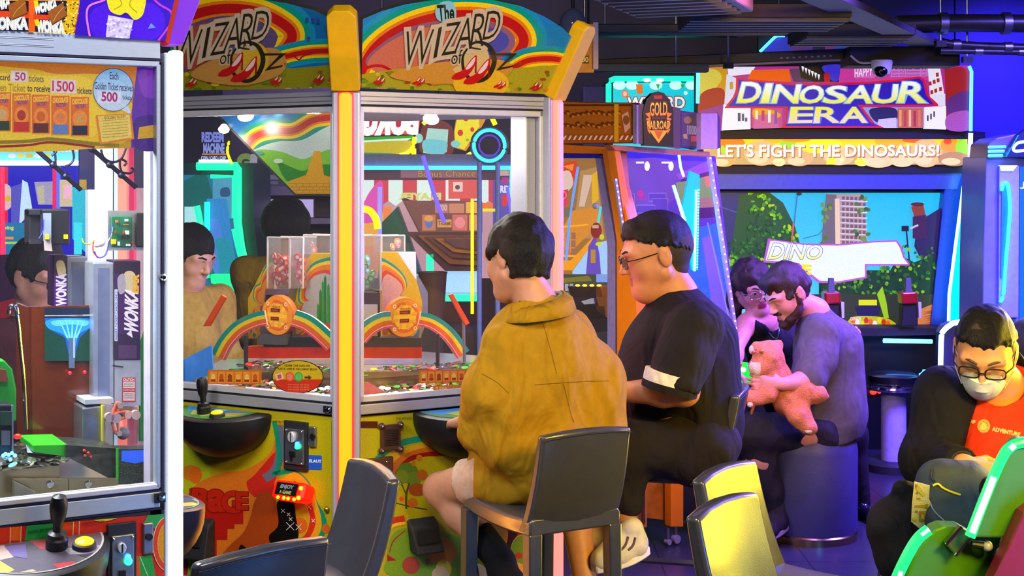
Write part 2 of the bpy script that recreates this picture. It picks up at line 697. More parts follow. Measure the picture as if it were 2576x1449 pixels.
# ------------------------------------------------------------------ organic shapes: blended tapered limbs turned into one skin
class Body:
 def __init__(s, h=0.006, k=0.02):
  s.h, s.k, s.ops = h, k, []

 def limb(s, a, b, ra, rb, k=None, op='u'):
  s.ops.append(('limb', op, Vector(a), Vector(b), ra, rb, s.k if k is None else k))
  return s

 def chain(s, pts, rs, k=None):
  for i in range(len(pts) - 1):
   s.limb(pts[i], pts[i + 1], rs[i], rs[i + 1], k)
  return s

 def ell(s, c, r, ax=None, k=None, op='u'):
  s.ops.append(('ell', op, Vector(c), tuple(r), ax, s.k if k is None else k))
  return s

 def cut(s, p, n, k=0.004):
  """remove everything on the side n points to"""
  s.ops.append(('cut','i', Vector(p), Vector(n).normalized(), k))
  return s

 def wrinkle(s, amp, freq, seed=0, stretch=(1,1,1)):
  s.ops.append(('wr','', amp, freq, seed, stretch))
  return s

 def inter(s, other_ell, k=0.006):
  c, r, ax = other_ell
  s.ops.append(('ell','i', Vector(c), tuple(r), ax, k))
  return s

 def mesh(s, pad=0.02):
  lo, hi = np.full(3,1e9), np.full(3,-1e9)
  for o in s.ops:
   if o[1] != 'u':
    continue
   if o[0] == 'limb':
    for p, r in ((o[2], o[4]),(o[3], o[5])):
     lo = np.minimum(lo, np.array(p) - r)
     hi = np.maximum(hi, np.array(p) + r)
   else:
    r = max(o[3])
    lo = np.minimum(lo, np.array(o[2]) - r)
    hi = np.maximum(hi, np.array(o[2]) + r)
  lo -= pad
  hi += pad
  h = s.h
  n = np.ceil((hi - lo) / h).astype(int) + 1
  f = np.full(n, 1.0, np.float32)
  axs = [lo[i] + h * np.arange(n[i]) for i in range(3)]

  def sub(l, u):
   a = np.clip(np.floor((l - lo) / h).astype(int),0, n)
   b = np.clip(np.ceil((u - lo) / h).astype(int) + 1,0, n)
   return tuple(slice(a[i], b[i]) for i in range(3))

  for o in s.ops:
   if o[0] == 'limb':
    _, op, a, b, ra, rb, k = o
    m = max(ra, rb) + k + 3 * h
    av, bv = np.array(a), np.array(b)
    sl = sub(np.minimum(av, bv) - m, np.maximum(av, bv) + m)
    x, y, z = np.meshgrid(axs[0][sl[0]], axs[1][sl[1]], axs[2][sl[2]], indexing='ij', sparse=True)
    d = bv - av
    dd = float(d @ d) + 1e-12
    t = np.clip(((x - av[0]) * d[0] + (y - av[1]) * d[1] + (z - av[2]) * d[2]) / dd, 0,1)
    g = np.sqrt((x - av[0] - t * d[0]) ** 2 + (y - av[1] - t * d[1]) ** 2 + (z - av[2] - t * d[2]) ** 2) - (ra + (rb - ra) * t)
   elif o[0] == 'ell':
    _, op, c, r, ax, k = o
    cv = np.array(c)
    m = max(r) + k + 3 * h
    sl = sub(cv - m, cv + m) if op != 'i' else (slice(None),) * 3
    x, y, z = np.meshgrid(axs[0][sl[0]] - cv[0], axs[1][sl[1]] - cv[1], axs[2][sl[2]] - cv[2], indexing='ij', sparse=True)
    if ax is None:
     u, v, w = x, y, z
    else:
     u = x * ax[0][0] + y * ax[0][1] + z * ax[0][2]
     v = x * ax[1][0] + y * ax[1][1] + z * ax[1][2]
     w = x * ax[2][0] + y * ax[2][1] + z * ax[2][2]
    k0 = np.sqrt((u / r[0]) ** 2 + (v / r[1]) ** 2 + (w / r[2]) ** 2)
    k1 = np.sqrt((u / r[0] ** 2) ** 2 + (v / r[1] ** 2) ** 2 + (w / r[2] ** 2) ** 2) + 1e-9
    g = k0 * (k0 - 1.0) / k1
   elif o[0] == 'cut':
    _, op, p, nn, k = o
    sl = (slice(None),) * 3
    x, y, z = np.meshgrid(*axs, indexing='ij', sparse=True)
    g = (x - p[0]) * nn[0] + (y - p[1]) * nn[1] + (z - p[2]) * nn[2]
   else:
    _, _, amp, fr, seed, st = o
    rg = np.random.RandomState(seed)
    near = np.where(np.abs(f) < 0.035)
    X = np.stack([axs[0][near[0]] * st[0], axs[1][near[1]] * st[1], axs[2][near[2]] * st[2]],-1)
    acc = np.zeros(len(X))
    for q in range(7):
     d = rg.normal(size=3)
     d /= np.linalg.norm(d)
     acc += np.sin(X @ d * fr * (0.6 + 1.2 * rg.rand()) + rg.rand() * 6.28 + 1.6 * np.sin(X @ rg.normal(size=3) * fr * 0.35))
    f[near] -= (amp * acc / 3.0).astype(np.float32)
    continue
   cur = f[sl]
   if op == 'u':
    if k > 0:
     hh = np.maximum(k - np.abs(cur - g),0) / k
     f[sl] = np.minimum(cur, g) - hh * hh * k * 0.25
    else:
     f[sl] = np.minimum(cur, g)
   elif op == 's':
    g = -g
    hh = np.maximum(k - np.abs(cur - g),0) / max(k, 1e-6)
    f[sl] = np.maximum(cur, g) + hh * hh * k * 0.25
   else:
    hh = np.maximum(k - np.abs(cur - g),0) / max(k, 1e-6)
    f[sl] = np.maximum(cur, g) + hh * hh * k * 0.25
  return surf_nets(f, lo, h)

 def build(s, name, mats, parent=None, pick=None, loc=None):
  v, q = s.mesh()
  me = bpy.data.meshes.new(name)
  me.vertices.add(len(v))
  me.vertices.foreach_set('co', v.astype(np.float32).ravel())
  me.loops.add(len(q) * 4)
  me.loops.foreach_set('vertex_index', q.ravel().astype(np.int32))
  me.polygons.add(len(q))
  me.polygons.foreach_set('loop_start',(np.arange(len(q)) * 4).astype(np.int32))
  me.update(calc_edges=True)
  me.validate()
  mats = mats if isinstance(mats, (list, tuple)) else [mats]
  for m in mats:
   me.materials.append(m)
  if pick is not None:
   me.polygons.foreach_set('material_index', pick(v[q].mean(1)).astype(np.int32))
  me.polygons.foreach_set('use_smooth', np.ones(len(me.polygons), bool))
  return link(name, me, parent, loc)

def surf_nets(f, lo, h):
 ins = f < 0
 n = np.array(f.shape)
 c = [ins[i:n[0] - 1 + i, j:n[1] - 1 + j, k:n[2] - 1 + k] for i in (0,1) for j in (0,1) for k in (0,1)]
 allin = c[0].copy()
 anyin = c[0].copy()
 for a in c[1:]:
  allin &= a
  anyin |= a
 act = anyin & ~allin
 idx = np.argwhere(act)
 vid = np.full(act.shape, -1, np.int64)
 vid[tuple(idx.T)] = np.arange(len(idx))
 off = np.array([(i, j, k) for i in (0,1) for j in (0,1) for k in (0,1)])
 val = np.stack([f[idx[:, 0] + o[0], idx[:, 1] + o[1], idx[:, 2] + o[2]] for o in off],1)
 acc = np.zeros((len(idx),3))
 cnt = np.zeros(len(idx))
 for a in range(8):
  for b in range(a + 1,8):
   if np.abs(off[a] - off[b]).sum() != 1:
    continue
   va, vb = val[:, a], val[:, b]
   x = (va < 0) != (vb < 0)
   t = np.where(x, va / (va - vb + 1e-12),0)
   acc += np.where(x[:, None], off[a] + (off[b] - off[a]) * t[:, None],0)
   cnt += x
 v = lo + h * (idx + acc / np.maximum(cnt, 1)[:, None])
 quads = []
 for ax in range(3):
  s0 = [slice(1, n[i] - 1) for i in range(3)]
  s1 = list(s0)
  s0[ax] = slice(0, n[ax] - 1)
  s1[ax] = slice(1, n[ax])
  A, B = ins[tuple(s0)], ins[tuple(s1)]
  e = np.argwhere(A != B)
  flip = A[tuple(e.T)]
  base = e.copy()
  o1, o2 = [i for i in range(3) if i != ax]
  base[:, o1] += 1
  base[:, o2] += 1
  g = []
  for (da, db) in ((0,0),(1,0),(1,1),(0,1)):
   cc = base.copy()
   cc[:, o1] -= da
   cc[:, o2] -= db
   g.append(vid[tuple(cc.T)])
  q = np.stack(g, 1)
  if ax == 1:
   flip = ~flip
  q[~flip] = q[~flip][:, ::-1]
  quads.append(q)
 q = np.concatenate(quads)
 q = q[(q >= 0).all(1)]
 # light relaxation
 e = np.concatenate([q[:, [0,1]], q[:, [1,2]], q[:, [2,3]], q[:, [3,0]]])
 for w in (0.5,-0.52,0.5):
  sm = np.zeros_like(v)
  ct = np.zeros(len(v))
  for d in range(3):
   sm[:, d] = np.bincount(e[:, 0], v[e[:, 1], d], len(v)) + np.bincount(e[:, 1], v[e[:, 0], d], len(v))
  ct = np.bincount(e[:, 0], minlength=len(v)) + np.bincount(e[:, 1], minlength=len(v))
  v = v + w * (sm / np.maximum(ct, 1)[:, None] - v)
 return v, q
# ------------------------------------------------------------------ the hall
ALU = M('brushed_aluminium','#b4b6c4',0.42,0.55,0.06,60,0.05,200, stretch=(1,1,12))
ALU2 = M('pale_aluminium','#cfd0da',0.4,0.35,0.05,60)
CHROME = M('chrome','#d8d8e0',0.12,1.0,0.05,30)
STEEL = M('dull_steel','#9a9ca6',0.35,0.9,0.1,60)
BLACK = M('black_plastic','#101014',0.42,0,0.2,60)
SATIN = M('satin_black','#1c1c22',0.6,0,0.2,60)
RUBBER = M('black_rubber','#08080a',0.7,0,0.2,80)
WHITEP = M('white_plastic','#e8e6ea',0.45,0,0.04,50)
GREYP = M('grey_plastic','#6c6c78',0.5,0,0.08,50)
CLEAR = GLASS('clear_glass',(0.97,0.98,0.98),0.9,0.012,(0.8,0.8,0.9))  # small diffuse share stands in for reflections veiling the panes
PRINT = ART('printed_sheet',0,0.3,0.2)
DECAL = ART('printed_sticker',0,0.45)

def mat_floor():
 m = M('floor_tile','#3a3a46',0.28,0,0.15,3.0,0.05,60)
 nt = m.node_tree
 b = nt.nodes['Principled BSDF']
 br = nt.nodes.new('ShaderNodeTexBrick')
 br.inputs['Scale'].default_value = 1.0
 br.inputs['Brick Width'].default_value = 0.6
 br.inputs['Row Height'].default_value = 0.6
 br.inputs['Mortar Size'].default_value = 0.003
 br.offset = 0.0
 br.inputs['Color1'].default_value = (0.62,0.62,0.66,1)
 br.inputs['Color2'].default_value = (0.70,0.70,0.74,1)
 br.inputs['Mortar'].default_value = (0.25,0.25,0.28,1)
 tc = [n for n in nt.nodes if n.type == 'TEX_COORD'][0]
 nt.links.new(tc.outputs['Object'], br.inputs['Vector'])
 mx = nt.nodes.new('ShaderNodeMix')
 mx.data_type = 'RGBA'
 mx.blend_type = 'MULTIPLY'
 mx.inputs['Factor'].default_value = 1
 src = b.inputs['Base Color'].links[0].from_socket
 nt.links.new(src, mx.inputs['A'])
 nt.links.new(br.outputs['Color'], mx.inputs['B'])
 mx.inputs['A'].default_value = (0.3,0.3,0.3,1)
 nt.links.new(mx.outputs['Result'], b.inputs['Base Color'])
 return m

def struct(name, mb, **k):
 return tag(mb.build(name, **k), kind='structure')

struct('floor', MB().box((0,4.6,-0.05),(12,12,0.1), mat_floor()))
struct('ceiling', MB().box((0,4.6,3.15),(12,12,0.1), M('dark_ceiling','#1a1820',0.8,0,0.3,4)))
WALLB = M('blue_wall','#3a38a0',0.55,0,0.10,3,0.04,90)
mb = MB().box((0,10.25,1.55),(12,0.1,3.1), M('dark_wall','#4a4658',0.7,0,0.2,3))
struct('wall_back', mb)
mb = MB()
for k in range(3):
 mb.box((2.62 + 0.62 * k, 9.5,1.55),(0.612,0.06,3.1), WALLB)
struct('wall_right', mb, bevel=0.004)
struct('wall_left', MB().box((-5.95,4.6,1.55),(0.1,12,3.1), MATS['dark_wall']))

# ------------------------------------------------------------------ overhead services
DUCT = M('dark_duct','#2a2630',0.55,0.3,0.15,20,0.1,60)
DUCTG = M('ribbed_duct','#4a4454',0.5,0.3,0.12,20)

def slab(px0, px1, Y, ytop, depth, h, mat, name, label, cat, ribs=0):
 a, b = P(px0, ytop, Y), P(px1, ytop, Y)
 mb = MB()
 mb.box(((a.x + b.x) / 2, Y + depth / 2, a.z - h / 2),(b.x - a.x, depth, h), mat)
 for k in range(ribs):
  yy = Y + depth * (k + 0.5) / ribs
  mb.box(((a.x + b.x) / 2, yy, a.z - h - 0.004),(b.x - a.x - 0.02, depth / ribs * 0.5,0.008), mat)
 return tag(mb.build(name, bevel=0.004), label, cat)

# grey cassette unit set in the ceiling
t = thing('air_conditioner','pale slatted air conditioning cassette hanging above the coin pushers','air conditioner', P(1640,20,5.6))
mb = MB()
zc = 2.185
q = [Vector((-0.05 + 0.22,4.75, zc)), Vector((0.48,5.62, zc)), Vector((0.92,5.45, zc)), Vector((0.62,4.6, zc))]
mb.prism(q, (0,0,0.18), M('cassette_beige','#a08e80',0.6,0,0.06,30))
mb.build('housing', t, bevel=0.01)
for k in range(9):
 f = (k + 0.6) / 9.6
 a = q[0].lerp(q[1], f)
 b = q[3].lerp(q[2], f)
 d = (b - a)
 mb = MB().box((a + b) / 2 + Vector((0,0,-0.008)),(d.length * 0.86,0.03,0.012), M('vent_slat','#8a7868',0.5),(d.normalized(), Vector((-d.y, d.x, 0)).normalized(), Vector((0,0,1))))
 mb.build('slat', t)

slab(1380,1990,6.6,60,0.14,0.04, DUCT, 'ceiling_duct','long dark duct running behind the slatted air conditioner','duct',0)
ct = thing('cable_tray','slim dark cable tray above the green lit cabinet','cable tray', P(1700,80,7.9))
a, b = P(1480,78,7.9), P(1870,78,7.9)
MB().box(((a.x + b.x) / 2,8.0, a.z),(b.x - a.x, 0.2,0.035), MATS['dark_duct']).build('tray', ct)
for x in (a.x + 0.1, b.x - 0.1):
 MB().tube([(x, 8.0, a.z),(x, 8.0,3.1)],0.006, STEEL, 8).build('hanger', ct)
t = thing('ceiling_grille','ribbed dark ceiling panel beside the sloping grey beam, nearest of the two','ceiling panel', P(2100,30,6.0))
a, b = P(1735,30,5.7), P(2135,30,5.7)
mb = MB().box(((a.x + b.x) / 2,5.88, a.z),(b.x - a.x, 0.46,0.05), DUCT)
mb.build('panel', t)
for k in range(5):
 MB().box(((a.x + b.x) / 2,5.7 + 0.09 * k, a.z - 0.032),(b.x - a.x, 0.05,0.014), DUCTG).build('rib', t)
t = thing('ceiling_grille','ribbed dark ceiling panel lit violet just over the dinosaur marquee','ceiling panel', P(2100,80,7.0))
a, b = P(2030,76,6.7), P(2300,76,6.7)
MB().box(((a.x + b.x) / 2,6.92, a.z),(b.x - a.x, 0.5,0.05), DUCT).build('panel', t)
for k in range(5):
 MB().box(((a.x + b.x) / 2,6.73 + 0.09 * k, a.z - 0.032),(b.x - a.x, 0.05,0.014), DUCTG).build('rib', t)
# sloping grey beam
a, b = P(2060,-12,5.2), P(2345,118,7.6)
d = b - a
mb = MB().box((a + b) / 2,(d.length, 0.14,0.03), M('grey_beam','#5a5468',0.5,0.2),(d.normalized(), Vector((d.y, -d.x, 0)).normalized(), d.normalized().cross(Vector((d.y, -d.x, 0)).normalized())))
tag(mb.build('ceiling_beam', bevel=0.004),'sloping grey flat beam crossing the dark ceiling','beam')
# perforated tray with the dome camera
t = thing('perforated_rail','long dark perforated rail running just above the dinosaur marquee','rail', P(1700,150,7.6))
a, b = P(1430,168,7.6), P(2125,138,7.6)
d = b - a
dn = d.normalized()
ax = (dn, Vector((0,1,0)), Vector((-dn.z, 0, dn.x)))
MB().box((a + b) / 2,(d.length, 0.16,0.055), M('olive_metal','#3c3a3e',0.45,0.5), ax).build('channel', t, bevel=0.004)
mb = MB()
for k in range(9):
 p = a + d * (0.76 + 0.022 * k) + Vector((0,-0.083,-0.008))
 mb.ball(p, (0.009,0.004,0.006), M('bright_hole','#b8b098',0.4,0.4))
tag(mb.build('perforation', t), kind='stuff')
a, b = P(2125,140,7.5), P(2400,150,7.5)
MB().box((a + b) / 2,((b - a).length, 0.2,0.1), SATIN).build('dark_end', t, bevel=0.004)
a, b = P(1400,178,7.3), P(1780,166,7.3)
d = b - a
mb = MB()
for px in (1470,1700):
 mb.tube([P(px, 172,7.3), Vector((P(px, 172,7.3).x, 7.3,3.1))],0.006, STEEL, 8)
mb.box((a + b) / 2,(d.length, 0.1,0.04), M('blue_grey_metal','#3a4664',0.5,0.4))
tag(mb.build('conduit_channel', bevel=0.004),'blue grey channel under the perforated rail by the green cabinet','channel')
PIPE = M('dark_pipe','#4a4844',0.35,0.6)
for (pts, r, lb) in (
  ([P(2255,62,7.2), P(2420,58,7.2), P(2640,60,7.2)],0.045,'thick dark pipe at top right under the ceiling'),
  ([P(2362,104,7.3), P(2400,112,7.3), P(2500,118,7.3), P(2640,122,7.3)],0.022,'slim curved pipe below the thick ceiling pipe'),
  ([P(2365,128,7.3), P(2640,132,7.3)],0.016,'lowest thin pipe at right above the blue wall'),
  ([P(1500,84,7.5), P(1980,86,7.5)],0.010,'thin cable pipe crossing above the bent neon tube')):
 mb = MB().tube(catmull(pts, 5), r, PIPE, 12)
 for k in (0.35,0.75):
  i = k * (len(pts) - 1)
  p = pts[int(i)].lerp(pts[min(int(i) + 1, len(pts) - 1)], i - int(i))
  mb.tube([p + Vector((0.02,0,0)), p - Vector((0.02,0,0))], r * 1.25, STEEL, 12)
 tag(mb.build('ceiling_pipe'), lb, 'pipe')
for (px, y0, y1, Y, lb) in ((1832,70,165,7.4,'thin hanger rod above the left end of the dinosaur marquee'),(2366,45,110,7.2,'thin hanger rod holding the ceiling pipes, right of the sloping beam'),
       (2433,40,150,7.3,'thin hanger rod at the top right corner of the dinosaur marquee')):
 mb = MB().tube([P(px, y0 - 60, Y), P(px, y1, Y)],0.006, STEEL, 8)
 mb.box(P(px, y1, Y),(0.05,0.04,0.03), SATIN)
 tag(mb.build('hanger_rod'), lb, 'hanger rod')
# dome camera
t = thing('dome_camera','white dome security camera with black lens under the ceiling rail','security camera', P(2218,150,7.3))
c = P(2218,152,7.3)
MB().lathe([(0.0,0.0),(0.052,0.0),(0.054,-0.012),(0.049,-0.045),(0.040,-0.07),(0.0,-0.075)], c, WHITEP).build('housing', t)
MB().ball(P(2216,178,7.28),0.036, M('camera_black','#050508',0.12, coat=0.6)).build('lens', t)
MB().tube(catmull([P(2140,140,7.4), P(2160,156,7.38), P(2185,158,7.34), P(2206,152,7.3)],6),0.006, WHITEP, 8).build('cable', t)
# bent neon tube and blue panel above the marquee
t = thing('neon_sign','bent blue neon tube outlining a blue panel above the rail','neon sign', P(1940,120,8.6))
MB().tube(catmull([P(1912,130,8.6), P(1930,112,8.6), P(1950,93,8.6), P(1958,90,8.6), P(1974,90,8.6)],4),0.009, E('neon_blue','#30b8ff',6)).build('tube', t)
ar = Art(lambda x, y, o: P(x, y, 8.65 - o)).use(ART('lit_blue_print',0.55))
ar.poly([(1912,134),(1956,92),(2150,96),(2150,134)],'#1c34d8')
ar.ell(2015,118,26,20,'#5a2a90').ell(2085,112,20,14,'#8a2c98').ell(2060,122,16,12,'#16164c').ell(2120,120,22,12,'#2a50e0')
ar.build('panel_print', t)
MB().box(P(2030,114,8.69),(0.6,0.05,0.11), SATIN).build('backing', t)
for px in (1960,2100):
 MB().tube([P(px, 100,8.69), Vector((P(px, 100,8.69).x, 8.69,3.1))],0.006, STEEL, 8).build('hanger', t)
# pale lumps of roof light fittings
t = thing('spotlight','small frosted round lamp behind the slanted yellow cap','lamp', P(1440,55,6.0))
MB().ball(P(1441,62,6.0),(0.056,0.05,0.068), GLASS('frosted_plastic',(0.5,0.5,0.56),1,0.45,(0.22,0.24,0.4))).build('shade', t)
MB().tube([P(1441,20,6.0), P(1441,-40,6.0)],0.008, SATIN).build('stem', t)
# ------------------------------------------------------------------ six sided coin pusher (middle)
HN, HS = Vector((-0.4819,4.15,0)),0.718
HR = HN + Vector((0.866,0.5,0)) * HS
HL = HN + Vector((-0.866,0.5,0)) * HS
HR2, HL2 = HR + Vector((0, HS, 0)), HL + Vector((0, HS, 0))
HB = HN + Vector((0,2 * HS, 0))
HC = HN + Vector((0, HS, 0))
V3 = lambda x, y, z: Vector((x, y, z))
Z = Vector((0,0,1))
PLL, PLR = Plane(HL, HN - HL, Z), Plane(HN, HR - HN, Z)
wz = thing('coin_pusher','six sided coin pusher with rainbow fantasy signs and an orange light post','arcade machine', HC)
YEL = M('yellow_moulding','#e8b400',0.45,0,0.05,40)
LEDO = E('led_orange','#ff9410',1.75)
LEDP = E('led_pink','#ff6a60',2.6)
ZT, ZL1, ZL0, ZB1, ZL2, ZB0 = 1.806,1.768,1.762,0.915,0.893,0.861
# corner posts with their light strips
for (c, nm, led) in ((HN, 0, LEDO),(HR, 1, LEDP),(HL, 2, LEDO)):
 rd = (c - HC).normalized()
 td = Vector((-rd.y, rd.x, 0))
 ax = (td, rd, Z)
 po = MB().box(c - rd * 0.022 + Z * (ZT / 2),(0.082,0.044, ZT), ALU, ax).build('corner_post', wz, bevel=0.006)
 MB().box(c + rd * 0.006 + Z * 0.92,(0.040,0.026,1.76), led, ax).build('light_strip', po, bevel=0.012, seg=3)
 MB().box(c + rd * 0.001 + Z * 0.92,(0.047,0.018,1.76), E('fringe_red','#ff2838',1.3) if nm == 0 else led, ax).build('strip_glow_rim', po, bevel=0.004)  # added glowing rim; the red one imitates the fringe around the orange strip
for k in range(3):
 area('post_light', HN + V3(0,-0.06,0.5 + 0.55 * k), HN + V3(0,-1,0.5 + 0.55 * k),0.04,2.2,(1.0,0.35,0.03),0.5)
 area('post_light', HR + V3(0.05,-0.03,0.5 + 0.55 * k), HR + V3(0.9,-0.5,0.5 + 0.55 * k),0.04,0.5,(1.0,0.22,0.15),0.5)
# face frames
def face_frame(pl, L):
 w = L - 0.07
 m = L / 2
 for (nm, z0, z1) in (('top_rail', ZL1, ZT),('bottom_rail', ZB0, ZL2 - 0.002)):
  mb = MB().box(pl.at(m, (z0 + z1) / 2,-0.02),(w, z1 - z0,0.04), ALU, (pl.u, pl.v, pl.n))
  if nm == 'top_rail':
   for zz in (0.25,0.62):
    mb.box(pl.at(m, z0 + (z1 - z0) * zz, 0.0002),(w, 0.0022,0.002), STEEL, (pl.u, pl.v, pl.n))
  mb.build(nm, wz, bevel=0.003)
 mb = MB()
 mb.box(pl.at(m, (ZL1 + ZL2) / 2,-0.028),(w, ZL1 - ZL2 + 0.004,0.012), RUBBER, (pl.u, pl.v, pl.n))
 # door frame: four aluminium bars around the pane
 mb = MB()
 fr = 0.018
 mb.box(pl.at(m, ZL0 - fr / 2,-0.016),(w - 0.012, fr, 0.028), ALU2,(pl.u, pl.v, pl.n))
 mb.box(pl.at(m, ZB1 - fr / 2,-0.016),(w - 0.012, fr, 0.028), ALU2,(pl.u, pl.v, pl.n))
 for uu in (0.035 + 0.006 + fr / 2, L - 0.035 - 0.006 - fr / 2):
  mb.box(pl.at(uu, (ZL0 + ZB1 - fr) / 2,-0.016),(fr, ZL0 - ZB1 + fr, 0.028), ALU2,(pl.u, pl.v, pl.n))
 df = mb.build('door_frame', wz, bevel=0.002)
 for zz in (ZL1 - 0.003, ZL2 + 0.001):
  MB().box(pl.at(m, zz, -0.010),(w, 0.005,0.016), RUBBER, (pl.u, pl.v, pl.n)).build('gasket', df)
 MB().box(pl.at(m, (ZL0 + ZB1) / 2 - fr / 2,-0.016),(w - 0.05, ZL0 - ZB1 - fr, 0.006), CLEAR, (pl.u, pl.v, pl.n)).build('glass_pane', df)
 lk = MB().box(pl.at(L - 0.062,0.877,0.004),(0.028,0.018,0.008), BLACK, (pl.u, pl.v, pl.n)).build('lock_plate', wz)
 MB().lathe([(0,0),(0.008,0),(0.008,0.006),(0.006,0.008),(0,0.008)], pl.at(L - 0.056,0.877,0.008), CHROME, pl.n).build('keyhole', lk)

face_frame(PLL, HS)
face_frame(PLR, HS)
PL3 = Plane(HR, HR2 - HR, Z)
for pl in (PL3,):
 mb = MB()
 for (z0, z1) in ((ZL1, ZT),(ZB0, ZB1)):
  mb.box(pl.at(HS / 2,(z0 + z1) / 2,-0.02),(HS - 0.05, z1 - z0,0.04), ALU, (pl.u, pl.v, pl.n))
 mb.box(pl.at(HS / 2,0.45,-0.02),(HS - 0.05,0.82,0.03), M('yellow_board','#b8a020',0.5),(pl.u, pl.v, pl.n))
 mb.build('side_frame', wz)
 MB().box(pl.at(HS / 2,1.34,-0.016),(HS - 0.08,0.84,0.006), CLEAR, (pl.u, pl.v, pl.n)).build('glass_pane', wz)
# inner jamb seen deep inside right door
MB().box(PLR.at(HS - 0.075,1.34,-0.08),(0.035,0.86,0.10), ALU, (PLR.u, PLR.v, PLR.n)).build('inner_jamb', wz, bevel=0.003)
# roof, base and deck
hexp = [HN, HR, HR2, HB, HL2, HL]
sc = lambda k, z: [HC + (p - HC) * k + Z * z for p in hexp]
MB().prism(sc(0.93,1.772),(0,0,0.03), M('cabinet_white','#c8bcc0',0.5)).build('roof_plate', wz)
MB().prism(sc(0.92,0.0),(0,0,0.855), SATIN).build('base', wz)
MB().prism(sc(0.93,0.862),(0,0,0.03), M('steel_deck','#b0aca0',0.25,0.7,0.1,20)).build('playfield_deck', wz)

# ---- lower boards: printed
def lower_board(pl, pts):
 MB().box(pl.at(HS / 2,0.43,-0.014),(HS - 0.075,0.845,0.024), M('olive_board','#a89a10',0.45,0,0.05,30),(pl.u, pl.v, pl.n)).build('lower_board', wz)

lower_board(PLL, None)
lower_board(PLR, None)
# left lower print
ar = Art(lambda x, y, o: PLL.hit(x, y, o),[(440,1049),(833,1058),(837,1449),(837,1500),(440,1560)],0.0002).use(PRINT)
ar.poly([(430,1040),(840,1050),(840,1560),(430,1560)],'#b8a80e')
ar.ell(470,1185,60,75,'#b0b81a').ell(480,1190,22,20,'#d87a18').ell(492,1195,16,22,'#e06a14')
ar.blob([(500,1215),(560,1190),(620,1180),(680,1140),(695,1080),(705,1060),(720,1130),(705,1200),(660,1230),(640,1300),(600,1380),(520,1420),(470,1400),(470,1260)],'#d8721a')
ar.blob([(640,1195),(700,1130),(715,1150),(690,1220),(720,1230),(700,1250),(640,1250),(620,1215)],'#c8281c')
ar.stroke([(700,1070),(704,1140),(690,1185),(665,1204)],22,'#6a6a80')
ar.stroke([(690,1060),(702,1130),(700,1180),(690,1192),(735,1186),(772,1215),(790,1260),(812,1300),(815,1330),(800,1360),(775,1375),(800,1400),(830,1450)],12,'#12906a')
ar.stroke([(700,1225),(740,1196),(775,1230),(790,1270),(800,1305),(795,1340),(770,1362)],16,'#e8a018')
ar.stroke([(735,1215),(765,1245),(780,1285),(785,1315),(772,1345),(748,1352)],18,'#d8301a')
ar.stroke([(757,1240),(776,1290),(776,1318),(757,1340)],2,'#f0b090')
ar.ell(752,1308,26,46,'#cfa014').ell(755,1322,18,20,'#d8661a')
ar.ell(820,1330,10,12,'#d8661a').ell(795,1375,9,9,'#d8661a')
# dripping red lettering, then the plain brown and black patches of the print
for (x0, x1, y1) in ((468,500,1440),(505,545,1440),(540,572,1358),(565,590,1330),(585,612,1318),(512,528,1430),(596,606,1290)):
 ar.stroke([(x0 / 2 + x1 / 2,1275),(x0 / 2 + x1 / 2, y1)], x1 - x0,'#b8180e',0)
for k, (ch, x0, x1, y0, y1) in enumerate((('U',452,486,1232,1266),('R',486,530,1231,1276),('a',526,566,1236,1284),('G',560,604,1238,1288),('E',596,622,1240,1280))):
 ar.text(ch, [(x0, y0),(x1, y0),(x1, y1),(x0, y1)],'#7c1a08',0.07)
 ar.text(ch, [(x0, y0),(x1, y0),(x1, y1),(x0, y1)],'#c0200e',0.045)
ar.blob([(640,1262),(662,1236),(690,1250),(700,1300),(705,1350),(680,1372),(650,1380),(610,1400),(560,1400),(580,1370),(612,1340),(630,1300)],'#a84210')
ar.blob([(698,1262),(736,1262),(744,1300),(750,1352),(720,1376),(690,1378),(676,1350),(700,1320)],'#100c0a')
ar.blob([(604,1372),(618,1378),(622,1400),(600,1402)],'#140e0a')
for (x, y, r) in ((712,1285,5),(726,1294,4),(731,1306,4),(730,1324,10),(751,1326,7),(777,1275,6),(788,1310,4)):
 ar.stroke([(x - r, y - r),(x + r, y + r)],1.3,'#e8e4e0',0).stroke([(x - r, y + r),(x + r, y - r)],1.3,'#e8e4e0',0)
ar.text('OF OZ and all related characters and elements are trademarks of and © Turner Entertainment Co.',[(462,1046),(720,1057),(720,1062),(462,1051)],'#4a4a10')
ar.rect(459,1385,470,1449,'#b0102a').rect(472,1385,488,1449,'#78a020').rect(490,1385,508,1449,'#a01030')
ar.build('lower_print', wz)
# right lower print
ar = Art(lambda x, y, o: PLR.hit(x, y, o),[(905,1052),(1392,1028),(1396,1449),(1396,1480),(905,1540)],0.0002).use(PRINT)
ar.poly([(890,1030),(1400,1010),(1400,1560),(890,1560)],'#b2a80e')
ar.stroke([(945,1160),(985,1125),(1045,1106),(1120,1100)],16,'#10906e')
ar.stroke([(960,1180),(990,1152),(1050,1128),(1120,1118)],20,'#e0a416')
ar.stroke([(985,1225),(990,1180),(1020,1150),(1070,1134),(1120,1128)],16,'#d06a12')
ar.stroke([(992,1230),(1000,1190),(1030,1156),(1070,1144),(1120,1140)],12,'#9c140c')
ar.blob([(1000,1220),(1012,1180),(1040,1158),(1100,1150),(1180,1200),(1180,1330),(1010,1330)],'#b8a410')
ar.ell(1025,1190,28,26,'#5a7a1c').ell(1040,1205,20,18,'#6c8420').ell(1010,1200,18,18,'#7a8a1e').ell(1062,1195,14,14,'#b8601a').ell(1055,1152,8,8,'#c87018').ell(1040,1165,5,8,'#c87018')
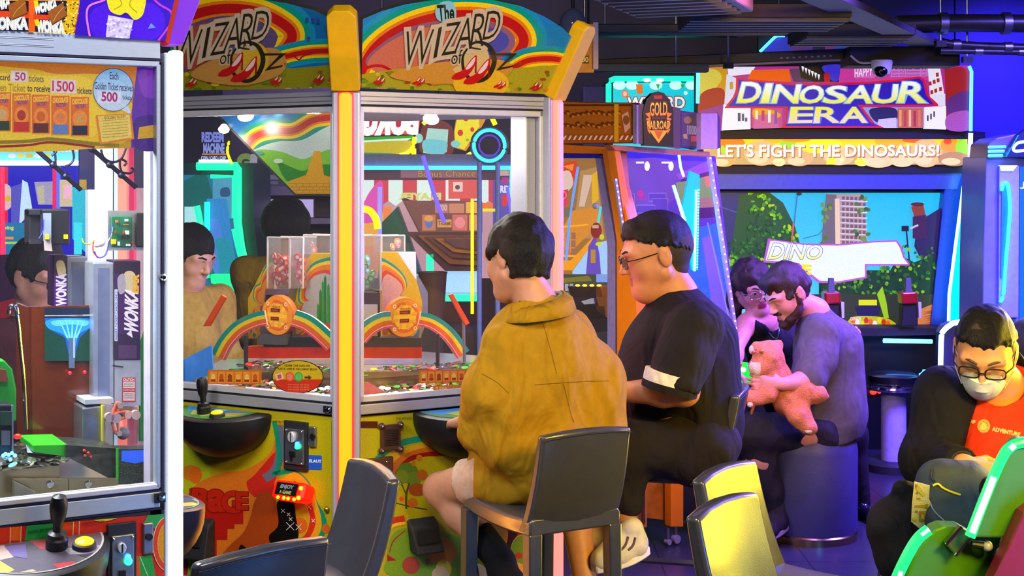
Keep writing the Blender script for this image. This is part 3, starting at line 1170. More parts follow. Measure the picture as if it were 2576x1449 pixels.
ar.stroke([(1022,1280),(1022,1245),(1030,1215)],5,'#4c4a14').stroke([(1022,1245),(1008,1212)],3,'#4c4a14').stroke([(985,1262),(1022,1272),(1075,1282)],3,'#4c4a14')
ar.ell(1038,1265,12,12,'#d8661a').ell(1050,1232,22,16,'#a84a18').ell(1010,1255,6,6,'#d8561a')
ar.stroke([(960,1330),(985,1312),(1018,1304)],16,'#c43414').stroke([(965,1342),(990,1322),(1020,1316)],8,'#f0c020')
ar.blob([(985,1449),(975,1400),(985,1350),(1010,1330),(1060,1330),(1120,1340),(1200,1380),(1200,1480)],'#7ca01c')
ar.stroke([(980,1390),(990,1360),(1020,1335)],3,'#b02018')
ar.poly([(974,1394),(998,1410),(974,1412)],'#b02018')
ar.ell(1034,1422,22,22,'#b4482a').ell(1076,1412,7,8,'#9c5a28').blob([(1060,1370),(1120,1350),(1150,1400),(1100,1420)],'#d0801a').ell(1116,1432,20,24,'#e8d030').ell(1108,1445,22,20,'#e8c890')
# plain right-hand motif: dark brown, ochre and rainbow patches
ar.blob([(1185,1300),(1230,1285),(1290,1290),(1330,1320),(1320,1350),(1280,1390),(1240,1400),(1190,1380)],'#3c120c')
ar.blob([(1205,1310),(1240,1292),(1268,1310),(1278,1340),(1272,1375),(1255,1405),(1215,1410),(1195,1370)],'#c88a1e')
ar.ell(1335,1390,48,62,'#e0a018').ell(1326,1390,42,54,'#b4241a').ell(1318,1388,34,44,'#d8c8a0').ell(1317,1388,32,42,'#6c9620').ell(1305,1398,10,8,'#b4382a').ell(1322,1372,6,5,'#b4382a')
ar.blob([(1330,1430),(1350,1410),(1362,1440),(1350,1470)],'#1c8ac0')
ar.blob([(1268,1408),(1290,1412),(1330,1428),(1340,1470),(1290,1480),(1250,1460)],'#d8a050')
ar.blob([(1180,1425),(1205,1418),(1230,1440),(1240,1480),(1180,1480)],'#e0d8c8')
ar.stroke([(1185,1430),(1190,1475)],4,'#2a1a10').stroke([(1200,1424),(1208,1475)],4,'#2a1a10')
ar.text('THE WIZARD OF OZ and all related characters and elements',[(996,1050),(1170,1041),(1170,1047),(996,1056)],'#4a4a10')
ar.rect(905,1060,950,1076,'#4a1c0c')
ar.build('lower_print', wz)

# ---- half-round control shelves with stick and button
def shelf(pl, uc, hw, ztop, depth, hgt, parent, art, stick, button, tilt=0.10):
 """half bowl bolted to the face; top slopes to the player"""
 mb = MB()
 rings = []
 N = 24
 C = lambda a, b, z: pl.at(uc + a, z - b * tilt, b)
 prof = [(1.0,0.0),(1.0,-0.012)] + [(math.cos(t),-0.012 - hgt * math.sin(t)) for t in [k * PI / 2 / 9 for k in range(1,9)]] + [(0.02,-0.012 - hgt)]
 for (r, dz) in prof:
  rings.append([C(hw * r * math.cos(PI * k / N), max(0.0, depth * r * math.sin(PI * k / N)), ztop + dz) for k in range(N + 1)])
 rings.insert(0,[C(hw * 0.95 * math.cos(PI * k / N), depth * 0.95 * math.sin(PI * k / N), ztop + 0.004) for k in range(N + 1)])
 mb.loft(rings, BLACK, closed=True)
 sh = mb.build('control_shelf', parent, sharp=50)
 ap = Art(lambda x, y, o: pl.at(uc + x, ztop - y * tilt + 0.0046 + o, y), None, 0.0004).use(PRINT)
 art(ap, hw, depth)
 ap.build('control_print', sh)
 a, b = stick
 s0 = C(a, b, ztop + 0.004)
 up = (Z + pl.n * tilt).normalized()
 js = MB().lathe([(0.0,0),(0.021,0),(0.021,0.02),(0.018,0.024),(0.018,0.032),(0.009,0.036),(0.009,0.05),(0.014,0.062),(0.017,0.082),(0.017,0.095),(0.013,0.108),(0,0.113)], s0, BLACK, up).build('joystick', sh)
 a, b = button
 s1 = C(a, b, ztop + 0.004)
 bt = MB().lathe([(0,0),(0.024,0),(0.022,0.010),(0.019,0.012),(0.0,0.012)], s1, SATIN, up).build('button_collar', sh)
 MB().lathe([(0,0.008),(0.018,0.008),(0.018,0.015),(0.014,0.018),(0,0.019)], s1, E('lit_yellow_button','#ffe000',0.75), up).build('button', bt)
 return sh

def land_print(ap, hw, dp):
 h, d = hw * 0.80, dp * 0.80
 ap.poly([(h * math.cos(PI * k / 20) - hw * 0.1, d * math.sin(PI * k / 20) + 0.004) for k in range(21)],'#4c8c3c')
 ap.poly([(-h * 0.98 - hw * 0.1,0.006),(h * 0.9 - hw * 0.1,0.006),(h * 0.5, d * 0.35),(-h * 0.2, d * 0.5),(-h * 0.8, d * 0.5)],'#3a94d8')
 ap.poly([(-h * 0.7, d * 0.4),(-h * 0.2, d * 0.25),(h * 0.2, d * 0.45),(-h * 0.1, d * 0.85),(-h * 0.5, d * 0.75)],'#a8b848')
 ap.poly([(h * 0.3, d * 0.3),(h * 0.75, d * 0.2),(h * 0.6, d * 0.55),(h * 0.2, d * 0.8)],'#c8a818')
 ap.poly([(-h * 0.3, d * 0.15),(h * 0.1, d * 0.1),(0, d * 0.3)],'#d0e4ee')

uL, _ = PLL.uv(PLL.hit(572,1075))
shelf(PLL, uL, 0.172,0.842,0.145,0.125, wz, land_print, (-0.035,0.065),(0.035,0.085))
uR, _ = PLR.uv(PLR.hit(1180,1070))
shelf(PLR, uR, 0.190,0.852,0.150,0.135, wz, land_print, (0.02,0.065),(0.08,0.085))
# ---- coin slots
def coin_slot(pl, x0, y0, x1, y1, parent, name='coin_slot'):
 """black plate with a steel coin mechanism; photo corners"""
 a, b = pl.hit(x0, y0), pl.hit(x1, y1)
 ua, va = pl.uv(a)
 ub, vb = pl.uv(b)
 w, h = ub - ua, va - vb
 m = (ua + ub) / 2
 ax = (pl.u, pl.v, pl.n)
 pt = MB().box(pl.at(m, (va + vb) / 2,0.004),(w, h, 0.01), SATIN, ax).build('coin_plate', parent, bevel=0.002)
 fw, fh = w * 0.78, h * 0.72
 fz = (va + vb) / 2 - h * 0.01
 fp = MB().box(pl.at(m, fz, 0.011),(fw, fh, 0.008), STEEL, ax).build('coin_mechanism', pt, bevel=0.002)
 mb = MB()
 mb.lathe([(0,0),(fw * 0.24,0),(fw * 0.24,0.008),(fw * 0.2,0.01),(0,0.01)], pl.at(m - fw * 0.08, fz + fh * 0.28,0.014), ALU2, pl.n, sx=0.8)
 mb.box(pl.at(m - fw * 0.08, fz + fh * 0.28,0.0242),(0.0035, fw * 0.4,0.001), RUBBER, ax)
 for su in (-0.42,0.42):
  for sv in (-0.45,0.45):
   MB().ball(pl.at(m + fw * su, fz + fh * sv, 0.016),0.0035, CHROME, 8,6).build('screw', fp)
 mb.build('coin_entry', fp)
 mb = MB()
 mb.box(pl.at(m - fw * 0.05, fz - fh * 0.2,0.018),(fw * 0.28, fh * 0.14,0.006), BLACK, ax)
 mb.box(pl.at(m - fw * 0.12, fz - fh * 0.3,0.018),(fw * 0.1, fh * 0.2,0.004), BLACK, ax)
 mb.build('coin_return', fp)
 mb = MB().ball(pl.at(m + fw * 0.22, fz + fh * 0.02,0.018),0.008, E('led_green','#20ff90',5)).ball(pl.at(m + fw * 0.2, fz + fh * 0.10,0.018),0.006, E('led_azure','#30a0ff',5))
 mb.build('status_light', fp)
 return pt

coin_slot(PLL, 718,1056,777,1186, wz)
ax = (PLL.u, PLL.v, PLL.n)
a = PLL.hit(789,1098)
lk = MB().box(a, (0.026,0.060,0.02), STEEL, ax).build('lock_box', wz, bevel=0.003)
MB().lathe([(0,0),(0.009,0),(0.009,0.006),(0,0.006)], PLL.hit(788,1098,0.01), BLACK, PLL.n).build('keyhole', lk)
ar = Art(lambda x, y, o: PLL.hit(x, y, o), None, 0.002).use(DECAL)
ar.poly([(776,1145),(809,1146),(809,1182),(776,1181)],'#1e58c8')
ar.text('ELAUT',[(778,1156),(808,1157),(808,1164),(778,1163)],'#e8ecf4',0.04)
ar.build('sticker', wz)
MB().ball(PLL.hit(822,1281,0.004),0.009, M('brass','#b89a40',0.3,0.9)).build('knob', wz)
# card reader glowing red
c = PLL.hit(738,1238,0.03)
axr = (PLL.u, (PLL.v * 0.92 - PLL.n * 0.4).normalized(),(PLL.n * 0.92 + PLL.v * 0.4).normalized())
rd_ = MB().box(c, (0.118,0.055,0.055), E('red_glow_plastic','#ff1408',1.1), axr).build('card_reader', wz, bevel=0.012, seg=3)
ar = Art(lambda x, y, o: c + axr[0] * x + axr[1] * y + axr[2] * (0.0278 + o)).use(ART('lit_screen',0.7))
ar.poly([(-0.045,-0.016),(0.034,-0.016),(0.034,0.02),(-0.045,0.02)],'#0c0a0c')
ar.text('ENJOY',[(-0.028,0.014),(0.018,0.014),(0.016,0.001),(-0.03,0.001)],'#8c8c98',0.05)
ar.text('A GAME',[(-0.028,-0.003),(0.014,-0.003),(0.014,-0.012),(-0.028,-0.012)],'#a8b060',0.04)
ar.build('screen', rd_)
for k, (x, y) in enumerate(((0.045,0.010),(0.045,-0.018),(-0.03,-0.024),(-0.008,-0.024),(0.008,-0.024),(0.03,-0.024))):
 MB().ball(c + axr[0] * x + axr[1] * y + axr[2] * 0.027,0.0065 if k < 2 else 0.005, E('led_amber','#ff9a10',6)).build('indicator', rd_)
# prize chutes
def chute(pl, pts, parent):
 a = [pl.hit(x, y) for x, y in pts]
 mb = MB()
 n = pl.n
 w = 0.07
 tl, tr, br, bl = a
 mb.prism([tl, bl, bl + n * w * 0.75, tl + n * w * 0.45 - Z * 0.02], tr - tl, SATIN)
 cb = mb.build('prize_chute', parent, bevel=0.006)
 t0 = tl.lerp(tr, 0.15) + n * (w * 0.5) - Z * 0.028
 mb = MB().box(tl.lerp(br, 0.5) + n * (w * 0.66),((tr - tl).length * 0.72,0.04,0.01), RUBBER, (pl.u, pl.v, n))
 mb.build('chute_mouth', cb)

chute(PLR, [(1022,1305),(1092,1295),(1098,1378),(1032,1390)], wz)
chute(PLL, [(470,1298),(542,1303),(536,1400),(470,1396)], wz)
# speaker grille and brown plate, right board
mb = MB()
c = PLR.hit(982,1100,0.006)
mb.box(c, (0.062,0.075,0.012), M('brown_plate','#4a2a20',0.5),(PLR.u, PLR.v, PLR.n))
for su in (-1,1):
 for sv in (-1,1):
  mb.ball(c + PLR.u * 0.03 * su + PLR.v * 0.036 * sv + PLR.n * 0.005,0.010, MATS['brown_plate'])
  mb.ball(c + PLR.u * 0.03 * su + PLR.v * 0.036 * sv + PLR.n * 0.013,0.004, CHROME)
for k in range(10):
 mb.box(c + PLR.v * (0.005 * k - 0.022) + PLR.n * 0.007,(0.045,0.002,0.003), SATIN, (PLR.u, PLR.v, PLR.n))
mb.build('speaker_grille', wz, bevel=0.003)
mb = MB().box(PLR.hit(955,1172,0.006),(0.085,0.05,0.012), MATS['brown_plate'],(PLR.u, PLR.v, PLR.n))
for d in (-1,1):
 mb.ball(PLR.hit(955 + 18 * d, 1162,0.013),0.004, CHROME)
mb.build('blank_plate', wz, bevel=0.003)

# ---- arched signs leaning outwards
LEAN = 0.47
def sign_plane(pl):
 return Plane(pl.at(0, ZT, -0.005), pl.u, pl.v + pl.n * LEAN)

SL, SR = sign_plane(PLL), sign_plane(PLR)

def sign(sp, outline, draw, name='arched_sign'):
 MB().prism([sp.hit(x, y) for x, y in outline],-sp.n * 0.02, M('sign_board','#3a3a34',0.4)).build(name, wz)
 ar = Art(lambda x, y, o: sp.hit(x, y, o), None, 0.0005).use(ART('glossy_sign_print',0.10,0.12,0.6))
 ar.clip = outline
 draw(ar)
 ar.build('sign_print', wz)

TEAL, YL, OR, RD, BL = '#0c9480','#f0c40c','#e8781a','#c01c18','#1878c0'

def rainbow_band(ar, pts, k=1.0):
 """bands from the outside in, along an arc of photo points"""
 for w, c in ((118,'#1a8ab4'),(92, TEAL),(64,'#f2cc10'),(40,'#e07818'),(24,'#b81818')):
  ar.stroke(pts, w * k, c, 10)

def wiz_letters(ar, ox, oy, full=True, g=1.0):
 """tall thin letters climbing to the right; ox, oy = shift of the group"""
 L = [('W',1012,1084,78,168),('I',1092,1104,70,150),('Z',1112,1152,58,142),('A',1146,1190,46,130),('R',1184,1222,34,122),('D',1216,1256,28,102)]
 for o, c in ((0.16,'#c8b090'),(0.0,'#2a2614')):
  for ch, x0, x1, y0, y1 in L:
   if ch == 'W':
    if not full and o:
     continue
   ar.text(ch, [(x0 + ox + 6, y0 + oy),(x1 + ox + 6, y0 + oy - 6),(x1 + ox - 8, y1 + oy - 6),(x0 + ox - 8, y1 + oy)], c if o else '#2c2818', o * 0.5 if o else -0.012)
  ar.text('of',[(1134 + ox, 128 + oy),(1160 + ox, 124 + oy),(1158 + ox, 160 + oy),(1130 + ox, 162 + oy)], c if o else '#2c2818', o * 0.5)
 ar.stroke([(1172 + ox, 122 + oy),(1160 + ox, 145 + oy),(1166 + ox, 185 + oy),(1195 + ox, 204 + oy),(1225 + ox, 190 + oy),(1240 + ox, 150 + oy),(1225 + ox, 115 + oy),(1195 + ox, 106 + oy),(1178 + ox, 118 + oy),(1206 + ox, 124 + oy)],[4,6,8,9,11,12,10,6,5,3],'#2c2818')
 ar.text('Z',[(1240 + ox, 134 + oy),(1298 + ox, 134 + oy),(1288 + ox, 168 + oy),(1244 + ox, 178 + oy)],'#2c2818')
 ar.text('TM',[(1292 + ox, 160 + oy),(1306 + ox, 160 + oy),(1306 + ox, 166 + oy),(1292 + ox, 166 + oy)],'#5a4a30')

def pump(ar, x, y, s, c='#c01818'):
 """plain red heeled shoe, toe to the lower left"""
 ar.blob([(x - 60 * s, y + 42 * s),(x - 48 * s, y + 24 * s),(x - 20 * s, y + 10 * s),(x + 8 * s, y - 26 * s),(x + 26 * s, y - 40 * s),(x + 24 * s, y - 12 * s),(x + 2 * s, y + 24 * s),(x - 28 * s, y + 44 * s)], c)
 ar.blob([(x - 12 * s, y + 6 * s),(x + 10 * s, y - 24 * s),(x + 22 * s, y - 34 * s),(x + 16 * s, y - 10 * s),(x - 2 * s, y + 8 * s)],'#e8c8c0')
 ar.poly([(x + 22 * s, y - 14 * s),(x + 27 * s, y - 20 * s),(x + 26 * s, y + 22 * s),(x + 20 * s, y + 22 * s)],'#8c1010')

def ground(ar, y0, x0, x1, c1='#a89a20', c2='#5c7a20'):
 random.seed(3)
 ar.poly([(x0, y0 + 25),(x0 + (x1 - x0) * 0.2, y0 + 8),(x0 + (x1 - x0) * 0.45, y0 + 2),(x0 + (x1 - x0) * 0.75, y0 + 8),(x1, y0 - 2),(x1,260),(x0,260)], c1)
 for k in range(60):
  x = random.uniform(x0, x1)
  y = random.uniform(y0 + 16,232)
  ar.ell(x, y, random.uniform(4,13), random.uniform(2,5), random.choice(['#c8741c','#b45018','#708c1c','#d8b01c','#4c781c','#a04418']),0,10)

outR = [(909,222),(913,48),(960,28),(1020,11),(1085,1),(1160,-4),(1240,0),(1310,15),(1370,42),(1415,70),(1442,96),(1388,237)]

def draw_R(ar):
 ar.poly(outR, '#1c78b8')
 rainbow_band(ar, [(900,195),(945,120),(1020,68),(1120,40),(1220,40),(1290,62),(1318,100),(1300,140)])
 ar.blob([(920,160),(960,110),(1040,66),(1130,50),(1220,52),(1275,72),(1296,100),(1280,132),(1200,170),(1000,190)],'#8a5a70')
 ar.blob([(925,165),(965,115),(1045,76),(1130,64),(1180,70),(1100,140),(1000,190)],'#c86a50')
 ar.blob([(1190,100),(1230,70),(1270,84),(1280,106),(1262,128),(1200,140)],'#4a4aa0')
 rainbow_band(ar, [(1290,172),(1330,152),(1390,148),(1440,158)],0.55)
 ar.stroke([(900,186),(930,168),(960,166),(985,178)],7,'#b81818')
 ground(ar, 164,900,1420)
 ar.blob([(980,190),(1080,160),(1250,150),(1290,175),(1230,205),(1080,210)],'#c88a30')
 ar.ell(1210,210,70,40,'#e0b020')
 ar.blob([(1095,28),(1110,6),(1140,6),(1148,36),(1140,54),(1104,52)],'#8cc0c8')
 ar.text('The',[(1100,14),(1142,12),(1142,50),(1104,52)],'#2c2818',0.03)
 ar.ell(1195,150,36,46,'#c8b070')
 ar.blob([(1140,176),(1170,158),(1200,138),(1216,160),(1180,200)],'#d0b070')
 wiz_letters(ar, 4,0)
 pump(ar, 1180,168,0.72)
 pump(ar, 1212,178,0.76)
 for (x, y) in ((952,200),(1052,202),(1256,210),(1348,214)):
  pump(ar, x, y, 0.24)
  pump(ar, x + 10, y + 3,0.24)

sign(SR, outR, draw_R)
outL = [(835,222),(833,47),(790,26),(720,8),(640,-4),(560,-10),(480,-6),(430,10),(425,228)]

def draw_L(ar):
 ar.poly(outL, '#1868a0')
 rainbow_band(ar, [(400,100),(470,45),(560,22),(650,30),(715,62),(735,92),(712,132)])
 ar.blob([(440,100),(480,62),(560,40),(640,48),(690,76),(696,104),(670,134),(560,190),(450,180)],'#5a4a70')
 ar.blob([(440,110),(490,66),(560,52),(600,60),(560,120),(480,180)],'#a04838')
 rainbow_band(ar, [(665,160),(720,142),(780,130),(850,128)],0.52)
 ar.stroke([(665,148),(700,136),(736,140),(752,150),(770,138),(840,126)],4,'#b81818')
 ground(ar, 164,430,840,'#8a8418')
 ar.blob([(480,190),(560,140),(680,120),(720,150),(700,190),(600,215)],'#c08a40')
 ar.ell(640,150,36,44,'#d0a828')
 wiz_letters(ar, -578,0)
 pump(ar, 592,160,0.72)
 pump(ar, 626,172,0.76)
 for (x, y) in ((480,205),(694,200),(800,196)):
  pump(ar, x, y, 0.24)
  pump(ar, x + 9, y + 3,0.24)
 for (x, y) in ((772,48),(786,50),(800,52),(776,96)):
  ar.ell(x, y, 5,4,'#3a3a9c')

sign(SL, outL, draw_L)
# yellow caps over the posts
def cap(c, pts_px, sp, nm='yellow_cap'):
 pass

rdN = Vector((0,-1,0))
def corner_cap(c, w, z0, z1, zc, lean_d):
 rd = (c - HC).normalized()
 td = Vector((-rd.y, rd.x, 0))
 lo = c + rd * 0.012 + Z * z0
 hi = c + rd * (0.012 + lean_d) + Z * z1
 up = (hi - lo).normalized()
 ln = (hi - lo).length
 pts = [lo - td * w / 2, lo + td * w / 2, hi + td * w / 2 - up * zc, hi + td * w * 0.28, hi - td * w * 0.28, hi - td * w / 2 - up * zc]
 nn = td.cross(up).normalized()
 if nn.dot(rd) > 0:
  nn = -nn
 MB().prism(pts, nn * 0.05, YEL).build('corner_cap', wz, bevel=0.004)

corner_cap(HN, 0.084,1.803,2.022,0.018,0.115)
corner_cap(HR, 0.075,1.795,2.022,0.016,0.115)
corner_cap(HL, 0.084,1.803,2.022,0.018,0.115)
# third sign seen from its edge
P3 = sign_plane(PL3)
mb = MB()
mb.prism([P3.at(0.06,0.0,0), P3.at(0.62,0.0,0), P3.at(0.62,0.2,0), P3.at(0.34,0.25,0), P3.at(0.06,0.2,0)],-P3.n * 0.02, MATS['sign_board'])
mb.build('arched_sign', wz)
# orange price board behind the cap, with pale edge
t = thing('price_board','orange board with black 300 plate behind the slanted yellow cap','sign', P(1480,180,6.2))
mb = MB().box(P(1472,122,6.2),(0.075,0.02,0.21), M('orange_board','#e8960c',0.5)).box(P(1498,116,6.2),(0.022,0.05,0.20), M('pale_edge','#d8b8c0',0.5))
mb.build('board', t)
MB().tube([P(1480,85,6.2), Vector((P(1480,85,6.2).x, 6.2,3.1))],0.006, SATIN, 8).build('hanger', t)
ar = Art(lambda x, y, o: P(x, y, 6.19 - o)).use(ART('soft_lit_print',0.25))
ar.rect(1455,140,1482,160,'#1c1008')
ar.text('300',[(1456,143),(1480,143),(1480,156),(1456,156)],'#e8b020',0.03)
ar.ell(1468,104,12,14,'#201408')
ar.build('board_print', t)
# ------------------------------------------------------------------ inside the six sided pusher
area('pusher_lamp', HC + Z * 1.755, HC, 0.55,30,(1.0,0.93,0.85),0.7)
COIN = M('coin_steel','#c8c4b4',0.25,1.0,0.1,60)
CLEARP = GLASS('clear_acrylic',(0.95,0.95,0.95),1.0,0.06,(0.8,0.78,0.76))

def sticker_art(pl, off, fn, name, parent, mat=None, clip=None):
 ar = Art(lambda x, y, o: pl.hit(x, y, off + o), clip, 0.0004).use(mat or DECAL)
 fn(ar)
 return ar.build(name, parent)

def inner(pl, off):
 return Plane(pl.o - pl.n * off, pl.u, pl.v)

def rainbow_board(pl, outline, fn, parent, nm='rainbow_board'):
 bd = MB().prism([pl.hit(x, y) for x, y in outline],-pl.n * 0.012, M('board_yellow','#d8b820',0.4)).build(nm, parent)
 ar = Art(lambda x, y, o: pl.hit(x, y, o), outline, 0.0004).use(PRINT)
 ar.poly(outline, '#d8b014')
 fn(ar)
 ar.build('board_print', bd)
 return bd

IL, IR = inner(PLL, 0.40), inner(PLR, 0.40)
def bubbles(ar, pts, k=1.0, fill='#e8902c'):
 for w, c in ((0, TEAL),):
  pass
 ar.blob(pts, TEAL)
 cx = sum(p[0] for p in pts) / len(pts)
 cy = sum(p[1] for p in pts) / len(pts)
 for f, c in ((0.90,'#f0c814'),(0.80,'#e8821c'),(0.66,'#d84a1c'),(0.56, fill)):
  ar.blob([(cx + (x - cx) * f, cy + (y - cy) * f) for x, y in pts], c)

def bd_left(ar):
 bubbles(ar, [(690,650),(662,680),(655,710),(640,722),(638,752),(655,770),(640,778),(625,800),(640,850),(700,850),(720,740)])
 for k in range(4):
  ar.poly([(628 + 14 * k, 850),(634 + 14 * k, 850),(650 + 10 * k, 790)],'#e8c020')

rainbow_board(IL, [(624,750),(664,672),(690,640),(690,852),(624,852)], bd_left, wz)

def bd_mid(ar):
 bubbles(ar, [(850,650),(800,655),(772,678),(762,706),(752,722),(750,756),(764,770),(742,784),(735,850),(880,856),(900,700)], fill='#b8b4b0')
 for k, (x, y) in enumerate(((800,770),(806,735),(812,712),(818,700),(826,720),(832,745))):
  ar.poly([(x - 3,822),(x + 4,822),(x + 3, y),(x, y - 8),(x - 3, y)],'#1c7a28' if k % 2 else '#2c9a38')
 ar.poly([(735,850),(790,815),(840,812),(840,852)],'#d84a1c')
 for k in range(4):
  ar.poly([(746 + 22 * k, 852),(756 + 22 * k, 852),(778 + 12 * k, 820)],'#e8b01c')

rainbow_board(IL, [(738,760),(774,650),(785,637),(834,637),(834,852),(738,852)], bd_mid, wz)

def bd_right(ar):
 bubbles(ar, [(950,650),(985,662),(1015,690),(1024,720),(1012,742),(1038,756),(1052,800),(1045,856),(940,856),(930,700)], fill='#e0a888')
 for k in range(4):
  ar.poly([(968 + 20 * k, 850),(977 + 20 * k, 850),(1000 + 10 * k, 800)],'#f0c81c')

rainbow_board(IR, [(955,634),(1000,634),(1048,705),(1062,760),(1060,850),(962,850)], bd_right, wz)
MB().prism([IR.hit(x, y, -0.05) for x, y in [(1000,634),(1046,634),(1048,720),(1030,690)]],-IR.n * 0.02, WHITEP).build('back_plate', wz)
MB().prism([IR.hit(x, y, -0.06) for x, y in [(1046,690),(1056,700),(1076,735),(1076,800),(1062,840),(1046,840)]],-IR.n * 0.03, STEEL).build('side_bracket', wz)
# clear hoppers with round chips
def hopper(pl, x0, y0, x1, y1, depth, chips, col, parent, seed, ylid=None):
 a, b = pl.hit(x0, y1), pl.hit(x1, y0)
 ua, va = pl.uv(a)
 ub, vb = pl.uv(b)
 ax = (pl.u, pl.v, pl.n)
 m = pl.at((ua + ub) / 2,(va + vb) / 2,-depth / 2)
 w, h = ub - ua, vb - va
 mb = MB()
 t = 0.003
 mb.box(m + pl.n * depth / 2,(w, h, t), CLEARP, ax)
 mb.box(m - pl.n * depth / 2,(w, h, t), CLEARP, ax)
 mb.box(m + pl.u * w / 2,(t, h, depth), CLEARP, ax)
 mb.box(m - pl.u * w / 2,(t, h, depth), CLEARP, ax)
 hp = mb.build('hopper', parent)
 mb = MB()
 for e in ((-1,1),(1,1)):
  mb.box(m + pl.v * h / 2 + pl.n * depth / 2 * e[0],(w, 0.004,0.005), M('acrylic_edge','#d8ccc8',0.3), ax)
  mb.box(m + pl.u * w / 2 * e[0] + pl.n * depth / 2,(0.004, h, 0.004), MATS['acrylic_edge'], ax)
 mb.build('edge', hp)
 rg = random.Random(seed)
 wm = M('chip_white','#e8d8d0',0.4)
 for k in range(chips):
  r = 0.0125
  uu = ua + r + (ub - ua - 2 * r) * rg.random()
  row = k / max(1, chips)
  vv = va + r + row * h * 0.55 + rg.uniform(0,0.004)
  c = pl.at(uu, vv, -0.01 - rg.random() * (depth - 0.03) * 0.6)
  nx = (pl.n + pl.u * rg.uniform(-0.6,0.6) + pl.v * rg.uniform(-0.5,0.5)).normalized()
  MB().lathe([(0,-0.002),(r * 0.55,-0.002),(r * 0.55,-0.0015),(r, -0.0015),(r, 0.0015),(r * 0.55,0.0015),(r * 0.55,0.002),(0,0.002)], c, col, nx, 14, smooth=False).lathe([(0,0.002),(r * 0.5,0.002),(r * 0.5,0.0023),(0,0.0023)], c, wm, nx, 12, smooth=False).build('chip', hp)
 return hp

REDC, GRNC = M('chip_red','#d82a1c',0.35), M('chip_green','#30b820',0.35)
HLp, HRp = inner(PLL, 0.36), inner(PLR, 0.36)
hopper(HLp, 673,598,728,724,0.07,26, REDC, wz, 1)
hopper(HLp, 730,598,762,724,0.07,14, REDC, wz, 2)
hopper(inner(PLL, 0.46),764,592,832,640,0.05,2, REDC, wz, 3)
hopper(HRp, 915,592,958,732,0.07,8, GRNC, wz, 4)
hopper(inner(PLR, 0.44),960,592,1018,634,0.05,3, M('chip_orange','#e89060',0.4), wz, 5)
# chip lift arms under hoppers
mb = MB().prism([HLp.hit(x, y, 0.004) for x, y in [(668,728),(728,728),(722,760),(664,760)]],-HLp.n * 0.05, STEEL)
mb.build('chip_slide', wz)
MB().prism([HLp.hit(x, y, 0.006) for x, y in [(672,742),(684,742),(684,760),(670,760)]], HLp.n * 0.006, BLACK).build('slide_guide', wz)
MB().prism([HRp.hit(x, y, 0.004) for x, y in [(915,736),(956,736),(956,850),(915,850)]],-HRp.n * 0.05, SATIN).build('chip_slide', wz)
MB().prism([HRp.hit(x, y, 0.010) for x, y in [(917,766),(950,766),(950,846),(917,846)]],-HRp.n * 0.01, M('pale_panel','#c8c0b8',0.5)).build('slide_cover', wz)
# round score dials
def dial(pl, x, y, r_px, parent, seed):
 c = pl.hit(x, y)
 r = r_px / (F / c.y) / 0.93
 d = MB().lathe([(0,-0.02),(r, -0.02),(r, 0.0),(r * 0.98,0.003),(0,0.003)], c, M('dial_orange','#e8641c',0.4), pl.n, 40, up=(0,0,1)).build('score_dial', parent)
 ar = Art(lambda u, v, o: c + pl.u * u * r + pl.v * v * r + pl.n * (0.0035 + o), None, 0.0003).use(ART('dial_print',0.25,0.3))
 ar.ell(0,0,0.97,0.97,'#f09018', n=40)
 rg = random.Random(seed)
 for k in range(9):
  t = rg.random() * 6.28
  ar.ell(0.62 * math.cos(t),0.62 * math.sin(t),0.16,0.28,'#e8641c', t)
 ar.ell(0,0,0.62,0.6,'#f8c020')
 for k in range(8):
  t = k * PI / 4 + 0.3
  ar.ell(0.55 * math.cos(t),0.5 * math.sin(t),0.16,0.10,'#f0a41c', t)
 for k in range(4):
  t = k * PI / 2 + PI / 4
  ar.ell(0.80 * math.cos(t),0.80 * math.sin(t),0.10,0.10,'#f8d8a0', n=12)
  ar.ell(0.80 * math.cos(t),0.80 * math.sin(t),0.05,0.05,'#e08030', n=10)
 for k in range(48):
  t = k * 2 * PI / 48
  ar.ell(0.70 * math.cos(t),0.70 * math.sin(t),0.012,0.012,'#a04010', n=6)
 for k, (y0, w) in enumerate(((0.16,0.34),(-0.26,0.30))):
  ar.rect(-0.34, y0,-0.34 + w * 1.8, y0 + 0.2,'#c86414')
  ar.rect(-0.32, y0 + 0.02,-0.32 + w * 1.65, y0 + 0.18,'#5a1408')
  ar.stroke([(-0.28 + 0.4 * 0, y0 + 0.1),(0.12, y0 + 0.1)],0.06,'#c0301c',0)
 ar.rect(0.24,-0.28,0.56,-0.12,'#e8a830')
 ar.text('TICKETS',[(-0.3,0.46),(0.26,0.46),(0.26,0.39),(-0.3,0.39)],'#7c3008',0.03)
 ar.build('dial_print', d)
 return d

DL, DR = inner(PLL, 0.32), inner(PLR, 0.32)
dial(DL, 699,793,47, wz, 1)
dial(DR, 1017,798,47, wz, 2)
MB().prism([DL.hit(x, y, -0.03) for x, y in [(655,770),(735,770),(735,866),(655,866)]],-DL.n * 0.02, STEEL).build('dial_post', wz)
MB().prism([DL.hit(x, y, -0.002) for x, y in [(652,840),(722,840),(718,868),(650,866)]],-DL.n * 0.02, M('grey_block','#5c5a5c',0.4)).build('dial_block', wz)
